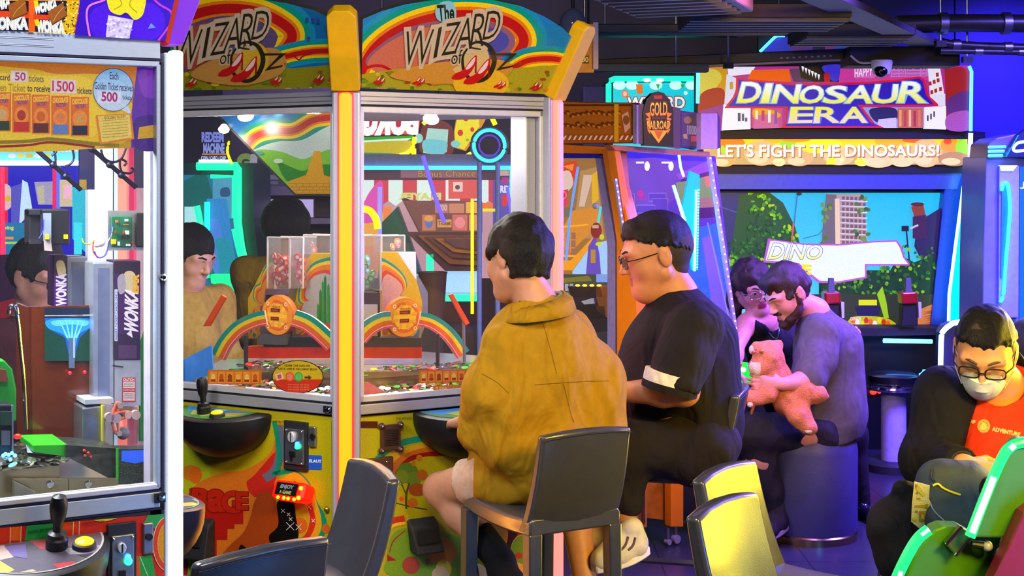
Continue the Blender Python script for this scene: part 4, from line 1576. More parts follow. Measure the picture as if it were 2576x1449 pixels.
# rainbow arches
def arch(pl, pts, w_px, parent):
 q = catmull(pts, 8)
 bands = ((0.0,0.30, TEAL),(0.30,0.55,'#f0d020'),(0.55,0.82,'#e8641c'),(0.82,1.0,'#e04848'))
 n = len(q)
 L, R = [],[]
 for i in range(n):
  d = q[min(i + 1, n - 1)] - q[max(i - 1,0)]
  d.normalize()
  nn = Vector((d.y, -d.x, 0))
  if nn.y > 0:
   nn = -nn
  L.append(q[i] + nn * w_px / 2)
  R.append(q[i] - nn * w_px / 2)
 out = [(p.x, p.y) for p in L] + [(p.x, p.y) for p in R[::-1]]
 a = MB().prism([pl.hit(x, y) for x, y in out],-pl.n * 0.008, M('arch_back','#e0ccc0',0.3)).build('rainbow_arch', parent)
 ar = Art(lambda x, y, o: pl.hit(x, y, o), None, 0.0004).use(ART('arch_print',0.12,0.22,0.4))
 for f0, f1, c in bands:
  pp = [L[i].lerp(R[i], f0) for i in range(n)] + [L[i].lerp(R[i], f1) for i in range(n - 1,-1,-1)]
  ar.poly([(p.x, p.y) for p in pp], c)
 m = [L[i].lerp(R[i],0.86) for i in range(n)]
 ar.stroke([(p.x, p.y) for p in m],1.4,'#f8d0c8',0)
 ar.build('arch_print', a)

AL, AR = inner(PLL, 0.30), inner(PLR, 0.30)
arch(AL, [(548,898),(568,860),(600,826),(640,806),(668,800)],38, wz)
arch(AL, [(738,800),(770,812),(800,834),(834,866)],42, wz)
arch(AR, [(905,850),(930,824),(960,808),(985,804)],42, wz)
arch(AR, [(1056,802),(1090,812),(1130,842),(1166,892)],36, wz)
# tilted orange flags on thin posts
def flag(pl, q, parent, post=None):
 f = MB().prism([pl.hit(x, y) for x, y in q], pl.n * 0.01, M('flag_orange','#f05014',0.35)).build('orange_flag', parent)
 if post:
  MB().tube([pl.hit(*post[0]), pl.hit(*post[1])],0.005, STEEL, 8).build('flag_post', f)

FLp, FRp = inner(PLL, 0.22), inner(PLR, 0.22)
flag(FLp, [(562,741),(572,748),(531,820),(516,820)], wz)
flag(FRp, [(1127,742),(1136,738),(1178,812),(1168,818)], wz, ((1166,800),(1168,910)))
MB().tube([FLp.hit(619,845), FLp.hit(619,930)],0.007, SATIN, 8).build('guide_post', wz)
MB().tube([FRp.hit(1101,840), FRp.hit(1101,930)],0.006, SATIN, 8).build('guide_post', wz)
# pusher beds: black bar, red front, white shelf, coins
for pl, xs in ((PLL, (612,834)),(PLR, (910,1062))):
 x0, x1 = xs
 q = inner(pl, 0.36)
 m = (x0 + x1) / 2
 def seg(name, y0, y1, off, th, mat, a=x0, b=x1):
  qq = inner(pl, off)
  return MB().prism([qq.hit(x, y) for x, y in [(a, y0),(b, y0),(b, y1),(a, y1)]],-qq.n * th, mat).build(name, wz, bevel=0.002)
 seg('pusher_bar',848 if pl is PLL else 850,872,0.335,0.06, SATIN, (x0 + 50) if pl is PLL else x0, x1)
 seg('pusher_front',872,902,0.34,0.05, M('pusher_red','#e03408',0.35))
 seg('pusher_shelf',902,918,0.33,0.30, M('shelf_white','#d8ccc0',0.3))
 seg('coin_step',934,958,0.19,0.02, M('brushed_gold','#a89878',0.25,0.8))
mb = MB()
rg = random.Random(11)
cols = [COIN] * 8 + [REDC, GRNC, M('chip_yellow','#e8d030',0.4), M('card_pink','#d86a70',0.5)]
for pl in (PLL, PLR):
 for k in range(420):
  u = rg.uniform(0.06, HS - 0.06)
  off = rg.uniform(0.03,0.30)
  if u < 0.02 + off * 0.5 or u > HS - 0.02 - off * 0.5:
   continue
  z = 0.902 if off < 0.19 else 0.945
  c = pl.at(u, z + rg.random() * 0.012,-off)
  nx = (Z + pl.u * rg.uniform(-0.4,0.4) + pl.n * rg.uniform(-0.3,0.4)).normalized()
  mb.lathe([(0,-0.001),(0.0115,-0.001),(0.0115,0.001),(0,0.001)], c, rg.choice(cols), nx, 10, smooth=False)
tag(mb.build('coin_heap', wz), kind='stuff')
for pl in (PLL, PLR):
 qq = inner(pl, 0.19)
 MB().prism([pl.at(0.11,0.892,-0.19), pl.at(HS - 0.11,0.892,-0.19), pl.at(HS - 0.16,0.892,-0.31), pl.at(0.16,0.892,-0.31)], Z * 0.045, M('brushed_gold','#a89878',0.25,0.8)).build('upper_bed', wz)
# pink and blue flyers lying at the sides
MB().prism([inner(PLL, 0.05).hit(x, y) for x, y in [(440,915),(532,868),(536,940),(440,972)]],-PLL.n * 0.004, M('flyer_blue','#3a8cf0',0.4)).build('blue_side_panel', wz)
MB().prism([inner(PLR, 0.04).hit(x, y) for x, y in [(912,962),(928,962),(974,988),(914,996)]],-PLR.n * 0.004, M('card_pink','#d86a70',0.5)).build('pink_card', wz)
# stickers on the inside of the panes
def oval(ar):
 ar.ell(749,948,65,42,'#1c1408')
 ar.ell(749,948,63,40,'#c8a81c')
 pts = [(749 + 63 * math.cos(t),948 + 40 * math.sin(t)) for t in [0.16 + k * (PI - 0.32) / 14 for k in range(15)]]
 ar.poly(pts, '#c83018')
 ar.text('REDEEM YOUR CARDS AND',[(716,917),(780,918),(780,923),(716,922)],'#3a2c08',0.03)
 ar.text('PLASTIC CHIPS IN THE CABINET BELOW',[(699,925),(798,927),(798,932),(699,930)],'#3a2c08',0.03)
 ar.poly([(691,942),(709,936),(714,952),(696,958)],'#e8b8a0').poly([(697,944),(706,941),(709,951),(700,954)],'#c0504a')
 ar.ell(729,948,11,12,'#d85030').ell(751,948,11,12,'#40a040').ell(729,948,8,9,'#e87858').ell(751,948,8,9,'#60b858')
 ar.poly([(766,947),(776,947),(776,943),(784,950),(776,956),(776,952),(766,952)],'#4a3c10')
 for k in range(3):
  ar.text('PLAY AGAIN FOR MORE',[(725,966 + 6 * k),(778,967 + 6 * k),(778,970 + 6 * k),(725,969 + 6 * k)],'#e88058',0.02)

sticker_art(PLL, -0.012, oval, 'oval_sticker', wz)
def strip(x0, x1, y0, y1, bx0, bx1, by0, by1, num, tilt):
 def f(ar):
  tl = lambda x: (x - x0) * tilt
  ar.poly([(x0, y0),(x1, y0 + tl(x1)),(x1, y1 + tl(x1)),(x0, y1)],'#d0701c')
  n = 6
  for k in range(n):
   a = x0 + 4 + (x1 - x0 - 8) * k / n
   b = a + (x1 - x0 - 8) / n - 3
   ar.poly([(a, y0 + 4 + tl(a)),(b, y0 + 4 + tl(b)),(b, y1 - 3 + tl(b)),(a, y1 - 3 + tl(a))],'#e89030')
   c = (a + b) / 2
   ar.ell(c, (y0 + y1) / 2 + tl(c),(b - a) * 0.3,(y1 - y0) * 0.22,('#f0c060','#c05a20','#8a4a1c','#e8b050')[k % 4])
   ar.poly([(a + 3, y1 - 12 + tl(a)),(b - 3, y1 - 12 + tl(b)),(b - 3, y1 - 6 + tl(b)),(a + 3, y1 - 6 + tl(a))],'#a03818')
  ar.poly([(bx0, by0),(bx1, by0 + tl(bx1)),(bx1, by1 + tl(bx1)),(bx0, by1)],'#c8781c')
  ar.text(num, [(bx0 + 6, by0 + 4),(bx0 + 34, by0 + 4),(bx0 + 34, by1 - 5),(bx0 + 6, by1 - 5)],'#e8c048',0.03)
  ar.text('TICKETS FOR A SET',[(bx0 + 38, by0 + 7),(bx1 - 4, by0 + 7),(bx1 - 4, by1 - 6),(bx0 + 38, by1 - 6)],'#8a4a10',0.02)
 return f

sticker_art(PLL, -0.012, strip(523,658,930,966,524,618,970,990,'7,500',0.01),'card_strip_sticker', wz)
sticker_art(PLR, -0.012, strip(1054,1176,931,964,1090,1180,970,992,'7,500',-0.02),'card_strip_sticker', wz)
# hanging triangular board, plain rainbow landscape
TP = inner(PLL, 0.20)
tri = [(528,274),(832,272),(834,494),(742,492)]
tb = MB().prism([TP.hit(x, y) for x, y in tri],-TP.n * 0.012, SATIN).build('hanging_board', wz)

def tri_art(ar):
 ar.poly([(540,278),(831,276),(831,487),(744,487)],'#1c78c8')
 rainbow_band(ar, [(590,400),(640,345),(690,330),(740,328),(790,302),(850,294)],0.62)
 ar.blob([(610,400),(650,372),(700,356),(760,352),(850,320),(850,480),(700,480)],'#c8dcd8')
 ar.poly([(610,372),(680,390),(760,470),(700,480),(600,400)],'#4cb020')
 ar.blob([(640,385),(700,380),(760,400),(800,385),(850,380),(850,470),(720,470)],'#80c83c')
 ar.blob([(700,410),(760,430),(790,415),(850,420),(850,470),(740,470)],'#2c8c28')
 ar.poly([(720,458),(770,440),(790,380),(806,380),(815,440),(840,448),(840,492),(744,490)],'#e8a81c')
 for k in range(4):
  ar.stroke([(726 + 5 * k, 462 + 8 * k),(834,462 + 8 * k)],1,'#a06a10',0)
  for j in range(6):
   ar.stroke([(745 + 17 * j + 8 * (k % 2),462 + 8 * k),(745 + 17 * j + 8 * (k % 2),470 + 8 * k)],1,'#a06a10',0)
 ar.ell(700,405,12,6,'#d8e8d0').ell(650,385,14,5,'#60a0a0')

ar = Art(lambda x, y, o: TP.hit(x, y, o),[(540,278),(831,276),(831,488),(744,488)],0.0004).use(ART('lit_print',0.35))
tri_art(ar)
ar.build('board_print', tb)
# lamp bar and swivelling lamps
def lamp(pl, off, x, y, dirv, parent, power=1.2, size=1.0):
 q = inner(pl, off)
 c = q.hit(x, y)
 d = Vector(dirv).normalized()
 lm = MB().lathe([(0.004,-0.035 * size),(0.008 * size, -0.03 * size),(0.026 * size, 0.0),(0.024 * size, 0.0),(0.006 * size, -0.026 * size)], c, M('lamp_white','#d8d0c8',0.4), d, 20).tube([c - d * 0.034, c - d * 0.05 + Z * 0.02, Vector((c.x, c.y, 1.765))],0.004, SATIN, 8).build('spot_lamp', parent)
 MB().ball(c - d * 0.008,0.019 * size, E('lamp_glow','#fff0d8',9),12,8).build('bulb', lm)
 point('spot_light', c + d * 0.05, power, (1,0.88,0.7),0.02)

lamp(PLL, 0.16,618,292,(0.2,-0.6,-0.7), wz)
lamp(PLL, 0.18,563,326,(0.1,-0.6,-0.6), wz, 0.6,0.7)
lamp(PLL, 0.14,797,272,(-0.1,-0.8,-0.4), wz, 0.8,0.8)
lamp(PLR, 0.22,1084,300,(-0.1,-0.6,-0.7), wz)
q = inner(PLL, 0.10)
mb = MB().prism([q.hit(x, y) for x, y in [(548,268),(832,266),(832,280),(548,282)]],-q.n * 0.03, M('lamp_rail','#988c7c',0.3,0.5))
mb.build('lamp_rail', wz)
for x in (690,776,808):
 MB().prism([q.hit(a, b, 0.012) for a, b in [(x - 9,268),(x + 9,268),(x + 9,277),(x - 9,277)]],-q.n * 0.012, E('warm_led','#ffe8b0',2.0)).build('rail_led', wz)
MB().prism([inner(PLR, 0.12).hit(x, y) for x, y in [(1290,280),(1352,284),(1350,294),(1290,290)]],-PLR.n * 0.02, WHITEP).build('door_switch', wz)
# ------------------------------------------------------------------ left coin pusher with white light post
WR = Vector((-0.697,2.952,0))
WU = Vector((0.866,0.5,0))
WLf = WR - WU * 1.0
PW = Plane(WLf, WU, Z)
wn = PW.n
wk = thing('coin_pusher','card and coin pusher at the left edge with a glaring white light post','arcade machine', WR - WU * 0.5 - wn * 0.4)
WL_ = 1.0
AX = (PW.u, PW.v, PW.n)
wsurf = lambda x, y, o=0.0: PW.hit(x, y, o)
# post and white light strip
rd = Vector((0.866,-0.5,0))
po = MB().box(PW.at(0.9895,0.905,-0.025),(0.021,1.81,0.05), M('pale_blue_aluminium','#b4c0d0',0.4,0.4,0.06,60, stretch=(1,1,12)), AX).build('corner_post', wk, bevel=0.003)
PBA = MATS['pale_blue_aluminium']
MB().box(PW.at(1.0035,0.905,-0.004),(0.029,1.82,0.028), E('led_white','#fffbe0',5.0), AX).build('light_strip', po, bevel=0.008, seg=3)
# rails
m = WL_ / 2 - 0.012
for (nm, z0, z1) in (('top_rail',1.797,1.838),('bottom_rail',0.876,0.908)):
 a = MB().box(PW.at(m - 0.004,(z0 + z1) / 2,-0.02),(0.974, z1 - z0,0.04), PBA, AX)
 if nm == 'top_rail':
  for zz in (0.33,0.40,0.68,0.75):
   a.box(PW.at(m - 0.1, z0 + (z1 - z0) * zz, 0.0003),(0.74,0.0012,0.002), STEEL, AX)
 a.build(nm, wk, bevel=0.002)
DARKN = M('gasket_navy','#0c0c30',0.5)
df = MB()
df.box(PW.at(m, 1.786,-0.016),(0.965,0.012,0.028), PBA, AX)
df.box(PW.at(m, 0.9185,-0.016),(0.965,0.011,0.028), ALU2, AX)
df.box(PW.at(0.9685,1.35,-0.016),(0.009,0.87,0.028), PBA, AX)
df = df.build('door_frame', wk, bevel=0.002)
for zz in (1.7945,0.9105,0.8735):
 MB().box(PW.at(m, zz, -0.008),(0.975,0.004,0.016), DARKN, AX).build('gasket', df)
for zz in (1.35,0.43):
 MB().box(PW.at(0.976, zz, -0.008),(0.005,0.88,0.016), DARKN, AX).build('gasket', df)
MB().box(PW.at(m - 0.005,1.352,-0.016),(0.955,0.856,0.006), CLEAR, AX).build('glass_pane', df)
lk = MB().box(PW.hit(402,1252,0.004),(0.022,0.019,0.008), BLACK, AX).build('lock_plate', wk)
MB().lathe([(0,0),(0.0065,0),(0.0065,0.005),(0,0.006)], PW.hit(406,1251,0.008), CHROME, wn).build('keyhole', lk)
MB().lathe([(0,0),(0.007,0),(0.007,0.008),(0.004,0.012),(0,0.012)], PW.hit(409,697,0.0), CHROME, wn).build('door_knob', df)
# marquee
MPl = Plane(PW.at(0,1.84,-0.004), PW.u, PW.v + PW.n * 0.3)
out = [(-200,63),(415,103),(445,-30),(445,-120),(-200,-120)]
MB().prism([MPl.hit(x, y) for x, y in out],-MPl.n * 0.02, SATIN).build('marquee', wk)
ar = Art(lambda x, y, o: MPl.hit(x, y, o), out, 0.0005).use(ART('backlit_print',0.85))
ar.poly(out, '#e0400c')
ar.poly([(150,-60),(215,-60),(196,30),(184,92),(-200,80),(-200,-60)],'#e8b80c')
ar.poly([(-200,-60),(172,-60),(168,30),(150,80),(-200,80)],'#101438')
ar.rect(-200,-60,230,2,'#e89010')
rg = random.Random(2)
for k in range(120):
 x, y = rg.uniform(150,198), rg.uniform(-2,90)
 ar.ell(x, y, 2.0,2.0, rg.choice(['#e8a000','#302808','#fff080']),0,8)
ar.poly([(72,-60),(88,-60),(88,80),(72,80)],'#f06008')
ar.poly([(-20,27),(74,30),(74,46),(-20,42)],'#e84008').poly([(84,36),(124,38),(124,50),(84,48)],'#e84008')
for (x0, y0, x1, y1, dy) in ((-30,0,24,28,-12),(88,14,142,34,-14),(-30,46,68,72,0),(94,54,160,80,2)):
 for o, c in ((0.10,'#f8fcff'),(0.05,'#101848'),(0.03,'#fffce8')):
  ar.text('WONKA',[(x0, y0),(x1, y0 + dy),(x1, y1 + dy),(x0, y1)], c, o)
ar.poly([(84,2),(94,0),(98,14),(88,18)],'#f8d800').poly([(86,50),(96,48),(102,62),(90,66)],'#f8d800')
for (pp) in ([(20,12),(62,-6),(68,32),(28,50)],[(120,30),(158,6),(168,38),(130,62)]):
 ar.poly([(x + 2, y + 2) for x, y in pp],'#5a2a08').poly(pp, '#a05a18')
 ar.stroke([(pp[3][0] + 4, pp[3][1] - 8),((pp[0][0] + pp[2][0]) / 2,(pp[0][1] + pp[2][1]) / 2 + 2),(pp[1][0] + 2, pp[1][1] + 12)],1.4,'#d8a050')
# plain violet panel with pink piping, yellow and pale patches
ar.poly([(206,-60),(445,-60),(445,110),(186,96),(198,30)],'#3c0cc0')
ar.blob([(240,20),(290,10),(290,95),(240,92),(225,50)],'#5014e0').blob([(350,10),(400,20),(415,60),(390,98),(330,98)],'#5014e0')
ar.stroke([(285,-20),(262,0),(226,14),(218,40),(226,92)],5,'#e878e0').stroke([(370,-20),(400,10),(430,30),(428,60),(398,102)],5,'#c83cd0')
ar.poly([(272,38),(336,50),(324,100),(266,94)],'#d8c8f0')
rg = random.Random(4)
for k in range(40):
 ar.ell(rg.uniform(270,330), rg.uniform(46,96),3.5,2.5, rg.choice(['#f4ecff','#b0a0e0']),0,8)
ar.blob([(276,-30),(360,-30),(362,30),(340,50),(318,32),(300,38),(274,22)],'#f0e010')
ar.stroke([(290,-20),(306,10),(286,24)],3,'#c0a008').stroke([(345,-20),(326,10),(345,32)],3,'#c0a008')
ar.poly([(380,58),(392,70),(372,72)],'#7090ff')
ar.build('marquee_print', wk)
# violet end cap leaning out
lo = WR + rd * 0.0 + Z * 1.84
mb = MB()
cp = [(424,112),(462,112),(520,-40),(520,-90),(470,-90)]
CPl = Plane(WR + Z * 1.84 - wn * 0.01, PW.u, PW.v)
mb.prism([CPl.hit(x, y) for x, y in cp],-wn * 0.06, E('violet_glow_plastic','#7a10d8',0.45))
ec = mb.build('end_cap', wk, bevel=0.004)
mb = MB().prism([CPl.hit(x, y, 0.002) for x, y in [(416,104),(425,112),(470,-90),(452,-90)]],-wn * 0.04, E('red_glow_edge','#c01008',0.5))
mb.build('cap_edge', ec)
# info board behind the glass, plain cards in place of portraits
IP = inner(PW, 0.03)
bo = [(-200,138),(0,152),(250,164),(396,172),(402,180),(402,362),(396,372),(240,374),(236,370),(130,362),(60,372),(-200,368)]
MB().prism([IP.hit(x, y) for x, y in bo],-IP.n * 0.006, WHITEP).build('info_board', wk)
ar = Art(lambda x, y, o: IP.hit(x, y, o), None, 0.0004).use(ART('soft_backlit',0.75))
ar.poly(bo, ('#d8700c','#b8900c'))
ar.blob([(-190,172),(60,172),(140,186),(238,186),(300,200),(310,360),(-200,362)],'#e0b410')
ar.blob([(-200,190),(100,190),(230,205),(232,345),(-200,345)],'#e8c028')
ar.stroke([(-100,360),(60,356),(130,350),(240,362),(300,366)],9,'#8c7412').stroke([(-100,372),(60,366),(130,358),(238,370)],6,'#8c1820')
ar.poly([(345,168),(404,172),(404,372),(330,372),(330,290)],'#5a1ca0')
ar.blob([(350,180),(400,185),(402,240),(360,240)],'#7a2cb8').blob([(340,300),(400,296),(402,372),(340,372)],'#3c1480')
ar.poly([(350,320),(388,314),(386,346),(346,350)],'#c89820')
for (s, x0, x1, y0, y1, c) in (('card',0,24,186,201,'#4a3038'),('tickets',72,110,188,205,'#7a6048'),('den Ticket',-8,64,210,229,'#a88418'),('to receive',69,126,214,230,'#2c2038'),('tickets',194,231,219,235,'#4a3a48')):
 ar.text(s, [(x0, y0),(x1, y0 + 2),(x1, y1 + 2),(x0, y1)], c, 0.015)
ar.rect(28,178,69,206,'#d8c8cc').text('50',[(38,182),(64,183),(64,203),(38,202)],'#b02858',0.02)
ar.poly([(128,199),(191,202),(191,236),(128,233)],'#d8c8cc').text('1500',[(132,203),(186,206),(186,231),(132,229)],'#c0204c',0.02)
for k, (c1, c2) in enumerate((('#c8a060','#2c3a20'),('#a83018','#c02818'),('#c85c18','#5a2420'),('#d8743c','#5c78b0'),('#d09040','#20203a'))):
 x0 = -18 + 49 * k
 y0 = 232 + 3 * k
 ar.rect(x0, y0, x0 + 46, y0 + 98,'#d8641c')
 ar.ell(x0 + 23, y0 + 55,18,22,'#e8842c').rect(x0 + 4, y0 + 72, x0 + 42, y0 + 96, c2)
 ar.ell(x0 + 23, y0 + 55,11,13, c1)
 ar.text('CHOCOLATE',[(x0 + 4, y0 + 6),(x0 + 42, y0 + 4),(x0 + 42, y0 + 16),(x0 + 4, y0 + 18)],'#f0c030',0.05)
 ar.text('FACTORY',[(x0 + 12, y0 + 19),(x0 + 38, y0 + 18),(x0 + 38, y0 + 27),(x0 + 12, y0 + 28)],'#6c3c88',0.04)
ar.ell(285,226,52,55,'#3c4a70').ell(285,226,50,53,('#7cb8e8','#c8d0e0')).poly([(306,276),(322,264),(332,290)],'#c0cce0')
ar.text('Each',[(276,181),(298,183),(298,201),(276,199)],'#2c2c60',0.01).text('Golden Ticket receives',[(238,206),(334,212),(334,230),(238,224)],'#2c2860',0.01)
ar.rect(246,230,304,260,'#d0d4e4').text('500',[(256,231),(295,233),(295,256),(256,254)],'#a81868',0.03).text('tickets',[(308,238),(330,240),(330,252),(308,250)],'#2c2860',0.01)
ar.poly([(240,290),(330,285),(338,350),(252,364)],'#d87820').poly([(246,292),(326,288),(332,346),(256,358)],'#e0c058')
for k in range(7):
 ar.stroke([(258,304 + 7 * k),(322,299 + 7 * k)],1.4,'#a88830',0)
ar.text('GOLDEN TICKET',[(262,293),(316,290),(316,297),(262,300)],'#907018',0.03)
ar.build('info_print', wk)
# lower board
MB().box(PW.at(m - 0.012,0.435,-0.014),(WL_ - 0.05,0.87,0.024), SATIN, AX).build('lower_board', wk)
cl = [(-200,1345),(0,1328),(412,1276),(412,1500),(-200,1500)]
ar = Art(lambda x, y, o: PW.hit(x, y, o), cl, 0.0002,0.0002).use(PRINT)
ar.poly(cl, '#c8280c')
ar.poly([(-20,1330),(24,1327),(24,1360),(-20,1360)],'#c82c10').poly([(24,1327),(52,1325),(52,1360),(24,1360)],'#d85a10').poly([(52,1325),(68,1322),(62,1360),(52,1360)],'#b01c18').poly([(68,1322),(158,1308),(158,1360),(62,1360)],'#1c8c3c')
for x in (25,52,183,198):
 ar.stroke([(x + 2,1300),(x, 1372)],1.6,'#e8c8a0',0)
ar.blob([(232,1302),(300,1290),(330,1290),(280,1308),(250,1312)],'#d8c020')
ar.poly([(378,1284),(414,1276),(414,1298),(390,1330),(360,1320)],'#2c9c4c')
ar.ell(424,1368,40,70,'#f0d0a0').ell(424,1368,38,68,'#e0440c').ell(424,1368,28,54,'#f0b070').ell(424,1368,26,52,'#d8980c')
ar.poly([(348,1400),(382,1396),(400,1500),(340,1500)],'#28a040').stroke([(352,1400),(372,1449)],1.6,'#d8e0c0',0)
ar.poly([(340,1396),(349,1400),(360,1500),(338,1500)],'#e0581c')
ar.text('characters and elements',[(70,1334),(136,1325),(136,1331),(70,1341)],'#0c4820',0.02)
ar.text('trademarks of and',[(206,1315),(262,1307),(262,1312),(206,1321)],'#7c1408',0.02)
ar.build('lower_print', wk)

def mixed_print(ap, hw, dp):
 h, d = hw * 0.9, dp * 0.86
 clipd = [(h * math.cos(PI * k / 24), d * math.sin(PI * k / 24) + 0.003) for k in range(25)]
 ap.poly([(x * 1.03, y * 1.03) for x, y in clipd],'#b0a8a0')
 ap.poly(clipd, '#5a5460')
 ap.clip = clipd
 for pts, c in (([(-0.9,0.1),(-0.3,0.05),(-0.2,0.4),(-0.7,0.5)],'#c0a8a0'),([(-0.75,0.2),(-0.55,0.15),(-0.3,0.75),(-0.45,0.85),(-0.6,0.6)],'#d8c050'),([(-0.8,0.2),(-0.5,0.12),(-0.4,0.22),(-0.7,0.3)],'#d8c050'),([(0.0,0.0),(0.5,0.0),(0.4,0.3),(0.1,0.3)],'#a84850'),
                   ([(0.15,0.75),(0.4,0.72),(0.5,1.0),(0.25,1.0)],'#c83c40'),([(0.35,0.35),(0.95,0.4),(0.8,0.6),(0.4,0.55)],'#948c98'),([(-0.3,0.1),(-0.05,0.1),(-0.1,0.5),(-0.25,0.4)],'#6a6098'),([(-0.3,0.85),(-0.1,0.8),(0.0,1.0),(-0.25,1.0)],'#b0a888'),([(0.5,0.6),(0.8,0.55),(0.7,0.8)],'#3a3650')):
  ap.poly([(x * hw, y * dp) for x, y in pts], c)

uW, _ = PW.uv(PW.hit(70,1350))
shelf(PW, uW, 0.155,0.836,0.15,0.14, wk, mixed_print, (0.045,0.045),(0.095,0.058), tilt=0.22)
coin_slot(PW, 268,1318,341,1500, wk)
a = PW.hit(370,1352)
lk = MB().box(a, (0.022,0.064,0.02), STEEL, AX).build('lock_box', wk, bevel=0.003)
MB().lathe([(0,0),(0.007,0),(0.007,0.006),(0,0.006)], PW.hit(374,1350,0.01), BLACK, wn).build('keyhole', lk)
# ---- cabinet carcass
dep = 0.75
MB().box(PW.at(0.42,0.43,-0.04 - dep / 2),(0.95,0.85, dep), SATIN, AX).build('base', wk)
MB().box(PW.at(0.42,1.815,-0.05 - dep / 2),(0.98,0.03, dep), M('cabinet_pale','#c8c8d0',0.5), AX).build('roof_plate', wk)
area('card_pusher_lamp', PW.at(0.55,1.79,-0.35), PW.at(0.55,0.9,-0.4),0.5,42,(0.92,0.95,1.0),0.5)
# rear posts seen through the panes
rear = inner(PW, 0.72)
for (x0, x1, y0, y1) in ((222,246,374,1120),(246,284,372,1120)):
 MB().prism([rear.hit(x, y) for x, y in [(x0, y0),(x1, y0),(x1, y1),(x0, y1)]],-wn * 0.03, ALU2).build('rear_post', wk)
# LED strip of small beads inside right edge, side wall
sp = MB().prism([inner(PW, 0.06).hit(x, y) for x, y in [(378,372),(400,372),(400,1240),(378,1240)]],-wn * 0.05, M('inner_wall','#c0b8cc',0.4)).build('inner_wall', wk)
mb = MB()
for k in range(26):
 y = 380 + 9.5 * k
 mb.ball(inner(PW, 0.05).hit(398, y),0.0024, E('bead_white','#d8f0ff',6),8,6)
tag(mb.build('light_bead', sp), kind='stuff')

# second player's shelf on the side face, mostly hidden by the light post
PWS = Plane(WR, (-0.5,0.866,0), Z)
shelf(PWS, 0.27,0.155,0.838,0.145,0.14, wk, mixed_print, (0.02,0.045),(0.06,0.058), tilt=0.15)
# ------------------------------------------------------------------ inside the left pusher
def wq(off, pts, th, mat, name, parent=None, bevel=0.0, o2=0.0):
 q = inner(PW, off)
 return MB().prism([q.hit(x, y, o2) for x, y in pts],-wn * th, mat).build(name, parent or wk, bevel=bevel)

def rc(x0, y0, x1, y1):
 return [(x0, y0),(x1, y0),(x1, y1),(x0, y1)]

IRON = M('wrought_iron','#1a1a30',0.4,0.6,0.1,60)
def scroll(off, p0, p1, curls, plate, gold, nm):
 q = inner(PW, off)
 b = MB().tube([q.hit(*p0), q.hit(*p1)],0.0055, IRON, 8).build('scroll_bracket', wk)
 for c in curls:
  MB().tube([q.hit(p.x, p.y) for p in catmull(c, 6)],0.0028, IRON, 8).build('scroll', b)
 for t in (0.08,0.45,0.7):
  x, y = p0[0] + (p1[0] - p0[0]) * t, p0[1] + (p1[1] - p0[1]) * t
  MB().ball(q.hit(x, y),0.009, IRON, 10,8).build('collar', b)
 pl = MB().prism([q.hit(x, y) for x, y in plate],-wn * 0.01, M('plate_navy','#14143a',0.35)).build('bracket_plate', b)
 if gold:
  MB().prism([q.hit(x, y, 0.002) for x, y in gold],-wn * 0.002, M('gold_film','#8a7430',0.3,0.6)).build('gold_film', pl)

scroll(0.52,(76,362),(204,478),[[(180,368),(186,395),(178,412),(160,420)],[(130,392),(142,380),(140,370),(128,366)],[(140,412),(138,385),(128,372)]], rc(200,368,238,477), rc(200,452,218,476),0)
scroll(0.42,(222,366),(342,472),[[(254,376),(262,398),(285,408),(306,398),(318,370)],[(302,402),(302,418),(306,432)],[(305,400),(318,408),(312,418)],[(310,434),(326,436),(336,428),(330,422)]], rc(340,370,379,473), None, 1)
# left sensor module
sm = wq(0.40, rc(72,526,176,616),0.05, BLACK, 'sensor_module', bevel=0.004)
wq(0.40,[(72,528),(106,528),(106,540),(72,540)],0.04, CHROME, 'bracket', sm, o2=0.012)
wq(0.40, rc(72,608,106,614),0.02, CHROME, 'bracket', sm, o2=0.012)
wq(0.40, rc(101,528,106,614),0.02, CHROME, 'bracket', sm, o2=0.012)
wq(0.40, rc(108,536,129,606),0.004, M('pcb_grey','#7c88a0',0.5),'circuit_board', sm, o2=0.010)
wq(0.40, rc(115,590,124,602),0.008, M('relay_yellow','#e8d000',0.4),'relay', sm, o2=0.018)
wq(0.40, rc(161,590,171,601),0.004, MATS['relay_yellow'],'yellow_tag', sm, o2=0.006)
wq(0.40,[(110,606),(128,604),(132,632),(112,630)],0.002, M('paper_tape','#b8a8a0',0.7),'paper_tape', sm, o2=0.012)
MB().tube([inner(PW, 0.38).hit(p.x, p.y) for p in catmull([(110,552),(108,580),(98,600)],6)],0.0012, M('wire_blue','#2c34b0',0.4),6).build('wire', sm)
# right sensor module
sm2 = wq(0.34, rc(272,530,378,630),0.004, M('module_plate','#a0a4ac',0.35,0.6),'sensor_module')
pcb = wq(0.34, rc(280,544,333,622),0.004, M('pcb_green','#0c6c48',0.4,0,0.2,200),'circuit_board', sm2, bevel=0.004, o2=0.010)
rg = random.Random(5)
for (x0, y0, x1, y1, c) in ((281,602,292,614,'#f0d800'),(315,551,323,557,'#e8e8e8'),(316,580,325,590,'#f0f0f0'),(308,592,328,600,'#181818'),(296,608,302,618,'#d0e8e8'),(318,614,328,619,'#d8d8d8'),(292,554,298,560,'#d07040'),(312,564,324,566,'#d07040'),(290,580,292,586,'#c03020'),(310,582,313,588,'#c03020'),(299,592,306,602,'#0c3c2c')):
 wq(0.34, rc(x0, y0, x1, y1),0.006, M('pcb_part_' + c[1:], c, 0.4),'component', pcb, o2=0.018)
wq(0.34, rc(343,536,380,622),0.006, BLACK, 'black_cover', sm2, bevel=0.006, o2=0.014)
